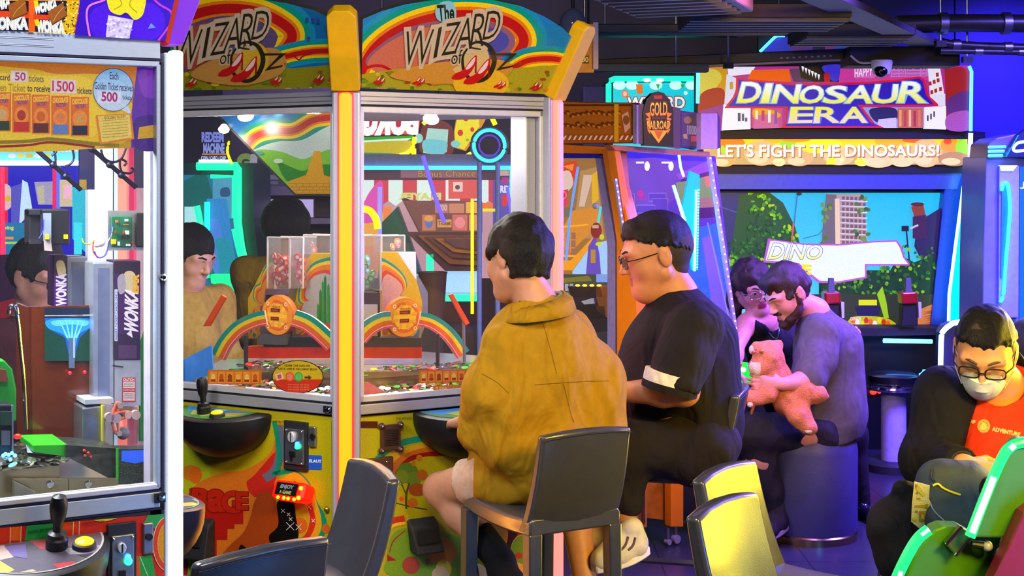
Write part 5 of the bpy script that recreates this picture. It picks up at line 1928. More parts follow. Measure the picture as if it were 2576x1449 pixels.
for col, pts in (('#e8e8f0',[(283,570),(280,590),(270,612),(262,640)]),('#3040c0',[(283,566),(276,600),(266,640),(246,648),(238,632)]),('#c83018',[(236,604),(234,620),(236,636),(248,648)]),('#e8d020',[(207,600),(212,612),(228,614),(236,604)]),('#c02828',[(330,608),(336,616),(342,628)])):
 MB().tube([inner(PW, 0.325).hit(p.x, p.y) for p in catmull(pts, 6)],0.0014, M('wire_' + col[1:], col, 0.4),6).build('wire', sm2)
MB().ball(inner(PW, 0.33).hit(252,610),(0.012,0.008,0.010), WHITEP, 10,8).ball(inner(PW, 0.33).hit(244,616),(0.008,0.006,0.006), WHITEP, 10,8).build('hot_glue', sm2)
# card dispensers with violet wrap
WRAPM = ART('wrap_print',0.08,0.3,0.3)

def dispenser(off, chan, wrap, txt, plate=None):
 d = wq(off, chan, 0.08, M('channel_alu','#a8b0c0',0.3,0.7),'card_dispenser', bevel=0.003)
 x0, x1 = chan[0][0], chan[1][0]
 wq(off, [(x0 + (x1 - x0) * 0.25, chan[0][1] + 14),(x0 + (x1 - x0) * 0.8, chan[0][1] + 14),(x0 + (x1 - x0) * 0.8, chan[2][1]),(x0 + (x1 - x0) * 0.25, chan[2][1])],0.004, M('channel_slot','#7c88a8',0.3,0.6),'slot', d, o2=0.002)
 q = inner(PW, off)
 MB().prism([q.hit(x, y, 0.004) for x, y in wrap],-wn * 0.07, M('wrap_box','#24102c',0.4)).build('wrap_side', d, bevel=0.002)
 ar = Art(lambda x, y, o: q.hit(x, y, 0.0045 + o), wrap, 0.0004).use(WRAPM)
 txt(ar)
 ar.build('wrap_print', d)
 return d

def wrapA(ar):
 ar.poly(rc(136,642,168,772),'#2c1038').poly(rc(136,690,168,772),'#4c1880')
 ar.blob([(142,660),(158,656),(166,680),(160,700),(146,690)],'#c8b890')
 ar.text('WONKA',[(142,768),(142,690),(166,690),(166,768)],'#e8e0f0',0.05)

dispenser(0.44, rc(168,645,220,775), rc(136,642,168,772), wrapA)

def wrapB(ar):
 ar.poly(rc(287,658,353,905),'#3c1058').poly(rc(287,658,353,690),'#241030').poly(rc(287,840,353,905),'#28103c')
 ar.blob([(312,690),(330,682),(342,696),(340,730),(318,736)],'#c8b890').blob([(296,700),(312,690),(316,730),(300,738)],'#a098a8')
 ar.text('WONKA',[(314,828),(316,722),(346,736),(346,840)],'#e8e0f0',0.05)
 ar.text('BAR',[(334,734),(336,690),(349,692),(348,736)],'#e0a820',0.06)
 ar.poly(rc(288,728,296,858),'#c8d4f0')
 ar.text('INSERT TICKET CARDS ONLY',[(290,855),(290,732),(295,732),(295,855)],'#3c50a0',0.02)
 ar.poly([(318,840),(330,830),(334,850)],'#e8e0f0').poly(rc(298,868,344,902),'#4a2c58')

d2 = dispenser(0.30, rc(235,660,286,1004), rc(287,656,353,906), wrapB)
pb = wq(0.30, rc(288,906,354,1020),0.03, M('plate_pale','#b0b4bc',0.35,0.5),'plate', d2)
q = inner(PW, 0.30)
ar = Art(lambda x, y, o: q.hit(x, y, 0.001 + o), None).use(DECAL)
ar.rect(308,950,341,1012,'#c01838').rect(310,960,339,976,'#e0d8d8').rect(310,986,339,1008,'#d8ccd0')
ar.text('CAUTION',[(310,952),(338,952),(338,958),(310,958)],'#f0d8d8',0.04)
for k in range(3):
 ar.rect(312,963 + 4 * k, 336,964.6 + 4 * k, '#906068').rect(312,990 + 5 * k, 336,991.5 + 5 * k, '#906068')
ar.text('DANGER',[(310,978),(339,978),(339,984),(310,984)],'#e8a0b0',0.03)
ar.build('caution_label', pb)
wq(0.30,[(285,918),(310,922),(310,925),(285,922)],0.003, SATIN, 'hook', d2, o2=0.004)
# feeder motor with orange belts
mo = wq(0.26,[(207,1026),(258,1020),(258,1122),(207,1124)],0.09, STEEL, 'feeder_motor', bevel=0.003)
wq(0.26,[(262,1016),(346,1024),(346,1118),(262,1126)],0.012, GLASS('smoky_acrylic',(0.75,0.75,0.78),1.2,0.15,(0.5,0.5,0.55)),'side_plate', mo, o2=0.02)
wq(0.26, rc(257,1020,265,1124),0.06, M('yellow_edge','#e8e030',0.4),'yellow_edge', mo, o2=0.012)
wq(0.26,[(214,1006),(286,1002),(286,1014),(214,1018)],0.08, ALU2,'feeder_lid', mo)
BELT = M('orange_belt','#f06848',0.4)
q2 = inner(PW, 0.235)
for (x, y, r) in ((288,1050,0.011),(298,1018,0.006),(296,1088,0.006),(318,1042,0.008),(338,1042,0.010),(272,1048,0.010)):
 MB().lathe([(0,0),(r, 0),(r, 0.004),(r * 0.85,0.008),(r, 0.012),(r, 0.016),(0,0.016)], q2.hit(x, y), M('pulley','#c8a8a0',0.3,0.5), wn, 18).build('pulley', mo)
for pts in ([(281,1050),(292,1016),(300,1014),(298,1024),(294,1050),(298,1086),(290,1088),(282,1062)],[(288,1040),(318,1036),(330,1040),(320,1047),(290,1058)]):
 MB().tube([q2.hit(p.x, p.y, 0.010) for p in catmull(pts, 5, True)],0.0032, BELT, 8, closed=True).build('belt', mo)
MB().ball(q2.hit(310,1090),0.014, GREYP, 12,8).build('motor_can', mo)
# brown tower with lit blue funnel
bt = wq(0.34,[(73,772),(232,768),(232,800),(232,1112),(75,1116)],0.012, M('brown_acrylic','#6a2c10',0.12, coat=0.5),'brown_tower')
wq(0.34,[(72,774),(80,774),(82,1116),(75,1116)],0.14, MATS['brown_acrylic'],'tower_side', bt)
q3 = inner(PW, 0.335)
ar = Art(lambda x, y, o: q3.hit(x, y, o), None, 0.0005).use(ART('lit_funnel',1.6))
ar.rect(112,774,232,800,'#102038')
ar.rect(112,800,232,908,'#0c3c30')
ar.poly([(112,800),(232,800),(230,822),(200,850),(190,890),(172,890),(164,850),(120,826)],'#1050b0')
ar.blob([(118,806),(176,800),(228,806),(226,824),(200,840),(190,870),(186,888),(178,888),(176,868),(160,842),(122,826)],'#2088e8')
ar.blob([(130,808),(180,804),(222,808),(214,820),(180,816),(140,820)],'#58b8ff')
for x in (150,166,182,198,212):
 ar.stroke([(x, 806),(170 + (x - 150) * 0.35,850)],[2,5],'#70c8ff',0)
ar.use(PRINT)
ar.rect(173,850,188,926,'#607894').rect(184,850,189,900,'#b8ccd8')
ar.build('funnel_print', bt)
MB().tube([q3.hit(112,795), q3.hit(232,793)],0.002, CHROME, 6).build('tower_trim', bt)
q4 = inner(PW, 0.325)
for (x, y) in ((176,938),(213,936),(250,936)):
 MB().ball(q4.hit(x, y),0.004, E('led_red','#ff1830',2.5),8,6).build('red_light', bt)
wq(0.36,[(210,890),(236,862),(236,1020),(210,1020)],0.01, M('green_panel','#0c7c1c',0.4),'green_panel', bt)
wq(0.40,[(352,870),(378,790),(378,1110),(352,1110)],0.01, MATS['green_panel'],'green_panel', bt)
# green ledge
lg = wq(0.16,[(84,1120),(170,1118),(172,1150),(84,1138)],0.14, M('bright_green','#2cb818',0.4),'green_ledge', bevel=0.002)
wq(0.15,[(166,1120),(292,1128),(296,1214),(166,1148)],0.12, M('marbled_dark','#2a3028',0.35,0,0.6,60),'ledge_front', lg)
wq(0.13, rc(296,1130,400,1218),0.05, M('hammered_dark','#16302c',0.25,0.3,0.3,90,0.5,260),'ledge_end', lg)
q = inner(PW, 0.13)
MB().prism([q.hit(x, y, 0.001) for x, y in [(306,1134),(384,1132),(384,1156),(340,1166),(306,1160)]],-wn * 0.001, E('blue_glow_sheet','#2060f8',0.7,0.5)).build('blue_light_patch', lg)  # thin glowing sheet puts a patch of blue light on the ledge end
MB().prism([q.hit(x, y, 0.001) for x, y in [(292,1128),(298,1128),(298,1216),(292,1212)]],-wn * 0.002, MATS['bright_green']).build('green_edge', lg)
for x in (378,388,396):
 MB().ball(inner(PW, 0.12).hit(x, 1134),0.003, E('bead_blue','#50c8ff',6),8,6).build('blue_bead', lg)
for (x, y) in ((212,1134),(222,1140),(228,1150),(214,1146)):
 MB().ball(inner(PW, 0.145).hit(x, y),0.0035, M('berry_red','#d02818',0.4),8,6).build('berry', lg)
# coin bed
cb = wq(0.12, rc(36,1206,172,1248),0.02, M('gold_steel','#a09474',0.25,0.8),'pusher_plate')
wq(0.12, rc(174,1206,296,1236),0.02, MATS['gold_steel'],'pusher_plate')
for x in (126,222):
 MB().lathe([(0,0),(0.007,0),(0.007,0.003),(0.004,0.004),(0,0.003)], inner(PW, 0.12).hit(x, 1218,0.001), CHROME, wn).build('rivet', cb)
MB().box(PW.at(0.55,0.872,-0.3),(0.9,0.03,0.55), MATS['gold_steel'],(PW.u, PW.v, PW.n)).build('bed', wk)
MB().box(PW.at(0.62,0.925,-0.26),(0.36,0.06,0.24), MATS['gold_steel'],(PW.u, PW.v, PW.n)).build('upper_bed', wk)
mb = MB()
rg = random.Random(21)
for k in range(460):
 u = rg.uniform(0.44,0.82)
 off = rg.uniform(0.14,0.36)
 c = PW.at(u, 0.958 + rg.random() * 0.012,-off)
 nx = (Z + PW.u * rg.uniform(-0.4,0.4) + wn * rg.uniform(-0.3,0.5)).normalized()
 mb.lathe([(0,-0.001),(0.010,-0.001),(0.010,0.001),(0,0.001)], c, COIN, nx, 8, smooth=False)
tag(mb.build('coin_heap', wk), kind='stuff')
for k, (x, y, c) in enumerate(((108,1176,'#d88a40'),(122,1164,'#c05030'),(140,1158,'#e0b060'),(190,1170,'#b0584a'),(92,1184,'#8890b0'))):
 q = inner(PW, 0.2)
 p = q.hit(x, y)
 a = rg.random() * 3
 ux = Vector((math.cos(a), math.sin(a),0.1)).normalized()
 uy = Vector((-math.sin(a), math.cos(a),0.15)).normalized()
 MB().box(Vector((p.x, p.y, 0.973 + 0.002 * k)),(0.06,0.04,0.001), M('card_' + c[1:], c, 0.5),(ux, uy, ux.cross(uy))).build('prize_card', wk)
# chrome wire guides and green housing at far left
q = inner(PW, 0.22)
gd = MB().tube([q.hit(p.x, p.y) for p in catmull([(22,790),(24,774),(34,770),(44,800),(52,880),(60,960),(66,1080)],6)],0.004, CHROME, 8).build('chrome_guide', wk)
MB().tube([q.hit(p.x, p.y) for p in catmull([(36,782),(40,768),(44,790)],6)],0.004, CHROME, 8).build('chrome_guide', wk)
gh = wq(0.30,[(-40,905),(10,905),(32,930),(42,980),(42,1060),(-40,1060)],0.04, M('moss_green','#0c8a20',0.45),'green_housing', bevel=0.004)
wq(0.30,[(-40,925),(14,930),(22,960),(-40,960)],0.01, M('plain_brown','#6a3018',0.5),'housing_face', gh, o2=0.012)
me_ = wq(0.20, rc(-40,1018,34,1260),0.06, M('dark_mechanism','#1c2028',0.35,0.4,0.3),'coin_mechanism', bevel=0.003)
for k, (x0, y0, x1, y1, c) in enumerate(((2,1036,30,1070,'#2c5040'),(4,1084,26,1120,'#68707c'),(0,1150,30,1160,'#b0b8c0'),(6,1180,28,1230,'#384050'),(30,1020,34,1258,'#8890a0'))):
 wq(0.20, rc(x0, y0, x1, y1),0.01, M('mech_' + c[1:], c, 0.35,0.5),'mechanism_part', me_, o2=0.012)
for k, (x, y) in enumerate(((8,1146),(14,1142),(22,1144),(30,1140),(38,1146),(26,1156))):
 MB().ball(inner(PW, 0.17).hit(x, y),0.004, MATS['bead_blue'],8,6).build('blue_bead', me_)
MB().ball(inner(PW, 0.19).hit(44,1098),(0.009,0.006,0.006), E('red_bead','#ff3010',0.8),10,8).build('red_button', me_)
# grey sloping steel tray at the left of the bed
wq(0.08,[(36,1212),(92,1240),(94,1262),(36,1266)],0.02, M('gold_steel2','#8c8878',0.3,0.7),'side_chute')
# ------------------------------------------------------------------ machines across the hall, seen through the panes
def fl(px, py0, px1, py1, Y, mat, depth=0.04, name=None, parent=None, bevel=0.0):
 """upright board facing the aisle at depth Y, outline rectangle in photo pixels"""
 mb = MB().prism([P(px, py0, Y), P(px1, py0, Y), P(px1, py1, Y), P(px, py1, Y)],(0, depth, 0), mat)
 return mb.build(name, parent, bevel=bevel)

def pf(pts, Y, mat, depth, name, parent=None, bevel=0.0):
 return MB().prism([P(x, y, Y) for x, y in pts],(0, depth, 0), mat).build(name, parent, bevel=bevel)

def fart(Y, name, parent, mat, fn, clip=None):
 ar = Art(lambda x, y, o: P(x, y, Y - o), clip, 0.001,0.00008).use(mat)
 fn(ar)
 return ar.build(name, parent)

def tubeY(pts, Y, r, mat, name, parent, smooth=5):
 q = catmull([P(x, y, Y) for x, y in pts], smooth) if smooth else [P(x, y, Y) for x, y in pts]
 return MB().tube(q, r, mat, 8).build(name, parent)

BLIT = ART('far_lit_print',0.9)
BSOFT = ART('far_soft_print',1.1)  # glow brightens far prints, pictures and labels that are not all backlit
CYAN = E('neon_cyan','#10e8e0',3)
GRN = E('neon_green','#10f088',2.6)
BLU = E('neon_azure','#30b0ff',4)
NYEL = E('neon_yellow','#fff000',3)
VIO = E('neon_violet','#5040ff',3)

def floorbox(px0, px1, Y, ztop, mat, depth, name, parent):
 a, b = P(px0,450, Y), P(px1,450, Y)
 return MB().box(((a.x + b.x) / 2, Y + depth / 2, ztop / 2),(b.x - a.x, depth, ztop), mat).build(name, parent)

# green lit machine with the redeem sign
Y = 7.0
t = thing('redemption_machine','machine with glowing green frame and redeem sign, seen through the left pane','arcade machine', P(560,450, Y) * 1)
floorbox(440,640, Y + 0.05,1.0, SATIN, 0.7,'base', t)
pf([(440,410),(636,410),(640,560),(660,760),(440,800)], Y + 0.06, M('teal_dark','#0c4a4c',0.4),0.5,'body', t)
fart(Y + 0.05,'screen_print', t, BSOFT, lambda ar: (
 ar.poly([(462,440),(600,440),(606,560),(640,760),(462,790)],'#1c6c8c'),
 ar.poly([(462,455),(492,440),(520,440),(600,700),(560,760),(462,600)],'#0c5a58'),
 ar.rect(535,448,588,550,'#4a8cb0'), ar.blob([(556,475),(575,472),(578,492),(556,494)],'#2c4a78'),
 ar.poly([(464,520),(500,520),(512,560),(512,640),(464,600)],'#a8d8e0'),
 ar.poly([(520,500),(570,500),(590,640),(600,700),(545,700),(520,600)],'#2c7cc0'),
 ar.blob([(522,560),(550,556),(560,620),(545,690),(526,640)],'#4878d0'),
 ar.poly([(540,600),(575,600),(610,720),(565,740)],'#1c88a0')))
tubeY([(495,418),(596,418),(598,424),(598,560),(606,620),(622,690)], Y, 0.02, GRN, 'green_tube', t, 0)
tubeY([(530,444),(588,444),(588,548)], Y, 0.010, GRN, 'green_tube', t, 0)
tubeY([(495,518),(503,560),(512,640),(520,700)], Y, 0.016, GRN, 'green_tube', t)
tubeY([(588,576),(598,620),(606,650)], Y, 0.012, GRN, 'green_tube', t)
pf([(528,690),(590,690),(584,722),(530,714)], Y - 0.06, E('green_glow','#18e890',1.4),0.05,'green_shelf', t, 0.008)
tubeY([(572,748),(632,690)], Y - 0.05,0.022, MATS['green_glow'],'green_tube', t, 0)
fl(500,402,575,414, Y - 0.01, E('white_tube','#ffffe8',4),0.03,'lamp_strip', t)
fl(514,508,526,580, Y, CYAN, 0.02,'bead_strip', t)
pf([(500,322),(580,322),(580,402),(500,402)], Y, M('sign_dark','#241c40',0.5),0.05,'sign_board', t)
fart(Y, 'sign_print', t, BLIT, lambda ar: (
 ar.text('REDEEM',[(508,334),(562,334),(562,356),(508,356)],'#7c88e0',0.06),
 ar.text('MACHINE',[(512,362),(564,362),(564,384),(512,384)],'#8c98e8',0.06),
 ar.rect(508,386,570,390,'#c87840'),
 ar.text('COIN / CARD / CHIP',[(506,393),(568,393),(568,402),(506,402)],'#b8d0ff',0.03)))
tubeY([(576,355),(572,380),(578,400),(584,412)], Y - 0.05,0.006, NYEL, 'yellow_tube', t)
# prize shelves
Y = 7.9
t = thing('prize_shelf','grey prize shelf with framed pictures behind the green lit machine','shelf', P(690,450, Y))
floorbox(560,860, Y + 0.3,2.1, M('shelf_grey','#4c4464',0.6),0.1,'back_panel', t)
for (y, h) in ((480,0.05),(556,0.03),(650,0.03)):
 a, b = P(560, y, Y), P(860, y, Y)
 MB().box(((a.x + b.x) / 2, Y + 0.14, a.z),(b.x - a.x, 0.34, h), M('shelf_lilac','#8c80b8',0.5)).build('shelf_board', t)
fl(590,395,860,470, Y, M('fascia_grey','#5c5870',0.5),0.3,'fascia', t)
fart(Y, 'fascia_print', t, BSOFT, lambda ar: (ar.rect(594,440,760,452,'#585470'), ar.rect(594,455,700,464,'#4a4860'), ar.text('G',[(598,390),(630,390),(628,430),(600,430)],'#6c8040',0.08), ar.text('L',[(636,392),(664,392),(662,430),(632,430)],'#8a8c98',0.08)))
for k, (x0, x1, c) in enumerate(((600,622,'#b8b8a8'),(624,668,'#a8c0c8'),(676,722,'#a8c0c8'),(730,790,'#b0a0d8'))):
 o = thing('framed_picture',('narrow pale picture at the left end of the prize shelf','pale picture with dark ring on the prize shelf, beside the narrow one','second pale picture with dark ring on the prize shelf','lilac picture at the right of the prize shelf')[k],'picture', P((x0 + x1) / 2,552, Y - 0.02),'pictures on the prize shelf')
 fl(x0,500, x1,548, Y + 0.02, M('frame_lilac','#a098c8',0.5),0.02,'frame', o)
 def pic(ar, x0=x0, x1=x1, c=c, k=k):
  ar.rect(x0 + 2,502, x1 - 2,546, c)
  m = (x0 + x1) / 2
  if k in (1,2):
   ar.ell(m, 520,12,8,'#38405c').ell(m, 519,9,5.5, c).ell(m + 12,504,6,3,'#80b090').ell(m - 10,534,4,3,'#70a880').ell(m + 8,536,5,3,'#88a8c0')
  elif k == 0:
   ar.poly([(m - 4,512),(m + 2,512),(m + 8,540),(m - 8,546)],'#b8a840')
  else:
   ar.ell(m - 4,522,9,7,'#d0a8d0').ell(m - 2,521,4,4,'#b07878')
 fart(Y + 0.02,'print', o, BSOFT, pic)
for k, (x, y, c, lb) in enumerate(((612,560,'#5c98d8','blue pennant tag under the prize shelf edge'),(652,560,'#58b888','green pennant tag under the prize shelf edge'),(560,560,'#5090c8','left blue pennant tag under the prize shelf edge'))):
 tag(pf([(x - 10, y - 8),(x + 10, y - 8),(x + 8, y + 6),(x, y + 14),(x - 8, y + 6)], Y - 0.04, M('tag_' + c[1:], c, 0.5),0.01,'pennant_tag'), lb, 'tag','tags on the prize shelf')
for k, (x0, y0, x1, y1, c, lb) in enumerate(((610,602,630,632,'#9a94d0','plain lilac box on the lower prize shelf'),(638,590,664,630,'#384068','dark blue printed box on the lower prize shelf'),(570,598,584,632,'#6878b8','slim blue box on the lower prize shelf'))):
 o = tag(fl(x0, y0, x1,641, Y + 0.0, M('box_' + c[1:], c, 0.5),0.1,'prize_box', None, 0.004), lb, 'box','boxes on the prize shelf')
 if k == 1:
  fart(Y + 0.039,'label_print', o, BSOFT, lambda ar: (ar.rect(641,592,656,600,'#a8b8d8'), ar.rect(644,604,652,608,'#8c98c0'), ar.rect(640,618,654,628,'#7c88c0'), ar.ell(659,616,4,4,'#30a0a0')))
# ---- right pane: added lit boards imitating reflected burger, fries and pizza signs
Y = 8.6
t = thing('burger_reflection','hanging lit burger sign seen from behind through the right pane','sign', P(980,340, Y))  # added board imitating a reflected burger sign
pf([(880,272),(1050,268),(1058,290),(1054,330),(1040,338),(900,340),(880,338)], Y, M('reflection_back','#a82010',0.5),0.06,'reflection_letter_board', t)
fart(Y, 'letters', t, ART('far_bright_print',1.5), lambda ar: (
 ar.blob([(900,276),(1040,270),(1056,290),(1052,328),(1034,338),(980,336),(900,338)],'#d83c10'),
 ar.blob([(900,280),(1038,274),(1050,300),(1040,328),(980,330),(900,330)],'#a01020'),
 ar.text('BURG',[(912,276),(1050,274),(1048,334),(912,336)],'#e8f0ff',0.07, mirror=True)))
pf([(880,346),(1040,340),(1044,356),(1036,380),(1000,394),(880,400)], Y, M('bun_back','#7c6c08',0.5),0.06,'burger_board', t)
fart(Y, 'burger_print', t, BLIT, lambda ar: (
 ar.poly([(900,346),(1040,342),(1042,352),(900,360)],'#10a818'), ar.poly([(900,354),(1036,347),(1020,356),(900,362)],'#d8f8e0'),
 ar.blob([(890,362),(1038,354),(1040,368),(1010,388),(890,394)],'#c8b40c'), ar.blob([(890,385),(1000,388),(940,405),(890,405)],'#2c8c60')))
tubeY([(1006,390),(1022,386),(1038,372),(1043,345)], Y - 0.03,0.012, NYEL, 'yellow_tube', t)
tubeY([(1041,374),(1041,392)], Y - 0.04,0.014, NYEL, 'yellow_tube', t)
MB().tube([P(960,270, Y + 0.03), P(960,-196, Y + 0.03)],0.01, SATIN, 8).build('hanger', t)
t = thing('fries_reflection','hanging lit sign shaped as a pale fries box, next to the burger sign','sign', P(1090,390, Y))  # added board imitating a reflected fries sign
fart(Y, 'sign_print', t, BLIT, lambda ar: (
 ar.blob([(1062,318),(1090,300),(1130,312),(1142,340),(1138,385),(1100,390),(1056,380)],'#6c2014'),
 ar.poly([(1076,322),(1128,326),(1124,382),(1104,392),(1064,384)],'#a8d8c8'),
 ar.blob([(1068,352),(1122,356),(1120,384),(1100,390),(1066,380)],'#70c8d0'),
 ar.ell(1054,348,10,12,'#90d0c8'), ar.ell(1146,362,12,9,'#80d0c8')))
pf([(1062,318),(1090,300),(1130,312),(1142,340),(1138,385),(1100,390),(1056,380)], Y + 0.002, MATS['reflection_back'],0.05,'board', t)
MB().tube([P(1100,318, Y + 0.03), P(1100,-196, Y + 0.03)],0.01, SATIN, 8).build('hanger', t)
tubeY([(1096,272),(1090,296),(1078,300),(1064,312)], Y - 0.03,0.012, NYEL, 'yellow_tube', t)
t = thing('pizza_reflection','hanging lit sign shaped as a yellow pizza slice with red dots','sign', P(1180,380, Y))  # added board imitating a reflected pizza sign
pz = [(1152,274),(1212,280),(1222,300),(1206,330),(1172,380),(1144,372),(1142,330)]
pf(pz, Y + 0.002, MATS['reflection_back'],0.05,'board', t)
fart(Y, 'sign_print', t, BLIT, lambda ar: (
 ar.poly(pz, '#d88c10'), ar.poly([(1154,278),(1204,284),(1206,318),(1168,376),(1146,370),(1144,330)],'#f0e000'),
 ar.ell(1158,334,7,8,'#d82418'), ar.ell(1188,326,5,6,'#d82418'), ar.ell(1176,352,4,4,'#80c020'), ar.ell(1172,300,6,5,'#d82418'), ar.ell(1194,298,4,4,'#e0a010')))
MB().tube([P(1180,280, Y + 0.03), P(1180,-196, Y + 0.03)],0.01, SATIN, 8).build('hanger', t)
tubeY([(1232,274),(1238,296),(1246,314)], Y - 0.03,0.014, NYEL, 'yellow_tube', t)
tubeY([(1174,398),(1178,390),(1188,386)], Y - 0.03,0.012, NYEL, 'yellow_tube', t)
# blue ring on a stand
Y = 6.4
t = thing('ring_light','blue glowing ring lamp on a twin pole seen at the right pane','lamp', P(1230,420, Y))
c = P(1231,366, Y)
ring = lambda r: [c + Vector((math.cos(k * PI / 20) * r, 0, math.sin(k * PI / 20) * r)) for k in range(40)]
MB().tube(ring(0.069),0.008, E('ring_blue','#28b8ff',4),8, closed=True).build('tube', t)
MB().tube(ring(0.046),0.004, E('ring_violet','#4a38c0',1.2),8, closed=True).build('inner_tube', t)
MB().tube(ring(0.082),0.006, M('ring_housing','#5c6870',0.4,0.4),8, closed=True).build('housing', t)
for x in (1206,1252):
 MB().tube([P(x, 408, Y), Vector((P(x, 408, Y).x, Y, 0))],0.011, M('pole_blue','#7088c8',0.4),8).build('pole', t)
# striped booth with the blue light line
Y = 7.4
t = thing('game_booth','striped red and white game booth under a blue light line','arcade machine', P(1100,450, Y))
floorbox(905,1300, Y + 0.25,1.60, M('booth_maroon','#4a2020',0.5),0.6,'body', t)
fl(905,388,1285,418, Y, M('booth_grey','#8c889c',0.5),0.3,'canopy_front', t)
tubeY([(905,422),(1286,422),(1287,424),(1287,548)], Y - 0.02,0.010, BLU, 'blue_tube', t, 0)
fl(1291,430,1302,600, Y - 0.02, E('white_blue_panel','#c8e0ff',2.0),0.03,'light_panel', t)
fart(Y + 0.24,'booth_print', t, BSOFT, lambda ar: (
 ar.rect(905,424,1290,452,'#50303c'), ar.rect(1008,426,1200,447,'#8c5c68'),
 ar.text('Bonus Chance',[(1052,429),(1196,428),(1196,444),(1052,445)],'#6c3c2c',0.05), ar.text('Bonus Chance',[(1052,429),(1196,428),(1196,444),(1052,445)],'#c08848',0.01),
 ar.rect(905,453,1290,700,'#c09098'),
 [ar.poly([(905 + 36 * k, 453),(941 + 36 * k, 453),(941 + 36 * k, 505),(923 + 36 * k, 518),(905 + 36 * k, 505)],('#d8e8e0','#c83848')[k % 2]) for k in range(10)],
 ar.rect(905,520,985,690,'#e88040'), ar.ell(930,560,36,60,'#e8a040'), ar.blob([(960,455),(920,500),(915,560),(960,540)],'#d848a8'),
 ar.rect(1240,455,1285,700,'#5c48a0'), ar.rect(1258,428,1280,442,'#c8a090'), ar.rect(1262,446,1280,462,'#a83080'),
 ar.text('RD',[(1258,468),(1281,468),(1281,484),(1258,484)],'#d8d0f0',0.06), ar.poly([(1262,490),(1282,490),(1274,518),(1262,518)],'#d82818'), ar.rect(1214,525,1250,532,'#f0e000'), ar.rect(1212,510,1240,524,'#f07020')))
fart(Y + 0.2,'player_letters', t, BLIT, lambda ar: ar.text('PLAYER',[(1006,486),(1108,486),(1108,501),(1006,501)],'#e0e080',0.06, mirror=True))
fart(Y + 0.19,'play_plate', t, BSOFT, lambda ar: (ar.rect(1128,452,1200,500,'#d85048'), ar.rect(1140,458,1164,482,'#e8c0b0'), ar.ell(1151,471,6,6,'#60384a'), ar.text('20',[(1148,508),(1166,508),(1166,522),(1148,522)],'#c85048',0.04)))
# maroon reel machine with stepped orange front
Y = 6.9
t = thing('reel_machine','maroon prize machine with stepped orange front inside the right pane','arcade machine', P(1120,450, Y))
pf([(1010,500),(1030,510),(1210,510),(1210,590),(1056,590)], Y, M('reel_maroon','#5c2c24',0.4),0.3,'upper_body', t)
fart(Y, 'reel_print', t, BSOFT, lambda ar: (
 ar.poly([(1014,505),(1205,505),(1205,586),(1058,586)],'#6c3a34'),
 [ar.rect(x0, y0, x1, y1, c) for (x0, y0, x1, y1, c) in ((1094,512,1128,536,'#a86858'),(1130,512,1168,536,'#c07858'),(1172,508,1204,536,'#e0a040'),(1062,540,1096,580,'#b86c48'),(1100,552,1136,572,'#c89040'),(1138,540,1176,580,'#c86058'),(1180,540,1204,580,'#d89058'))],
 ar.ell(1079,560,10,14,'#5068a8'), ar.ell(1079,550,11,8,'#d89048'), ar.ell(1157,560,13,14,'#e08080'), ar.text('800',[(1104,515),(1124,515),(1124,530),(1104,530)],'#d0a898',0.03), ar.text('Ticket',[(1102,556),(1134,556),(1134,566),(1102,566)],'#6c3c10',0.03)))
for k, (pts, c) in enumerate((([(1022,584),(1210,584),(1210,682),(1120,682)],'#5c2a30'),([(1050,592),(1210,592),(1210,668),(1130,664)],'#a05828'),([(1072,596),(1210,596),(1210,652),(1136,648)],'#783c28'),([(1094,600),(1210,600),(1210,640),(1140,634)],'#c87824'),([(1116,602),(1210,602),(1210,630),(1146,622)],'#6c3c44'))):
 pf(pts, Y - 0.04 * k - 0.02, M('step_' + c[1:], c, 0.35),0.06,'stepped_panel', t)
floorbox(1060,1215, Y + 0.1,0.8, SATIN, 0.5,'base', t)
fart(Y + 0.05,'lower_print', t, BSOFT, lambda ar: (ar.rect(1035,690,1210,740,'#8cb8e0'), ar.rect(1112,682,1210,735,'#a8d0f8')))
fl(1080,742,1205,758, Y - 0.05, E('green_bar','#10f0a0',1.8),0.04,'green_bar', t)
fl(1072,640,1090,700, Y - 0.02, MATS['green_bar'],0.03,'green_bar', t)
fl(1184,500,1192,790, Y - 0.24, E('yellow_line','#f8e010',1.6),0.01,'yellow_tube', t)
tubeY([(1064,392),(1078,440),(1096,500),(1118,560)], Y - 0.1,0.010, VIO, 'violet_tube', t)
tubeY([(1276,470),(1290,560)], Y - 0.1,0.008, VIO, 'violet_tube', t)
pf([(960,560),(1000,520),(1030,600),(1060,690),(950,700)], Y + 0.15, M('teal_panel','#10786c',0.4),0.1,'teal_panel', t)
tubeY([(905,524),(930,530),(946,552),(950,576)], Y - 0.2,0.016, NYEL, 'yellow_tube', t)
fl(950,470,960,600, Y - 0.1, E('pale_violet_line','#9088ff',1.2),0.02,'violet_tube', t)
# dark bin and grey bodies lower down
t = thing('prize_bin','brown round bin beside the orange flag in the right pane','bin', P(1090,720,6.2))
c = P(1088,800,6.2)
MB().lathe([(0.05,0),(0.062,0.19),(0.066,0.2),(0.06,0.2),(0.045,0.02)], c, M('bin_brown','#4a3420',0.5)).build('body', t)
MB().box((c.x, c.y, c.z / 2),(0.1,0.1, c.z), SATIN).build('stand', t)
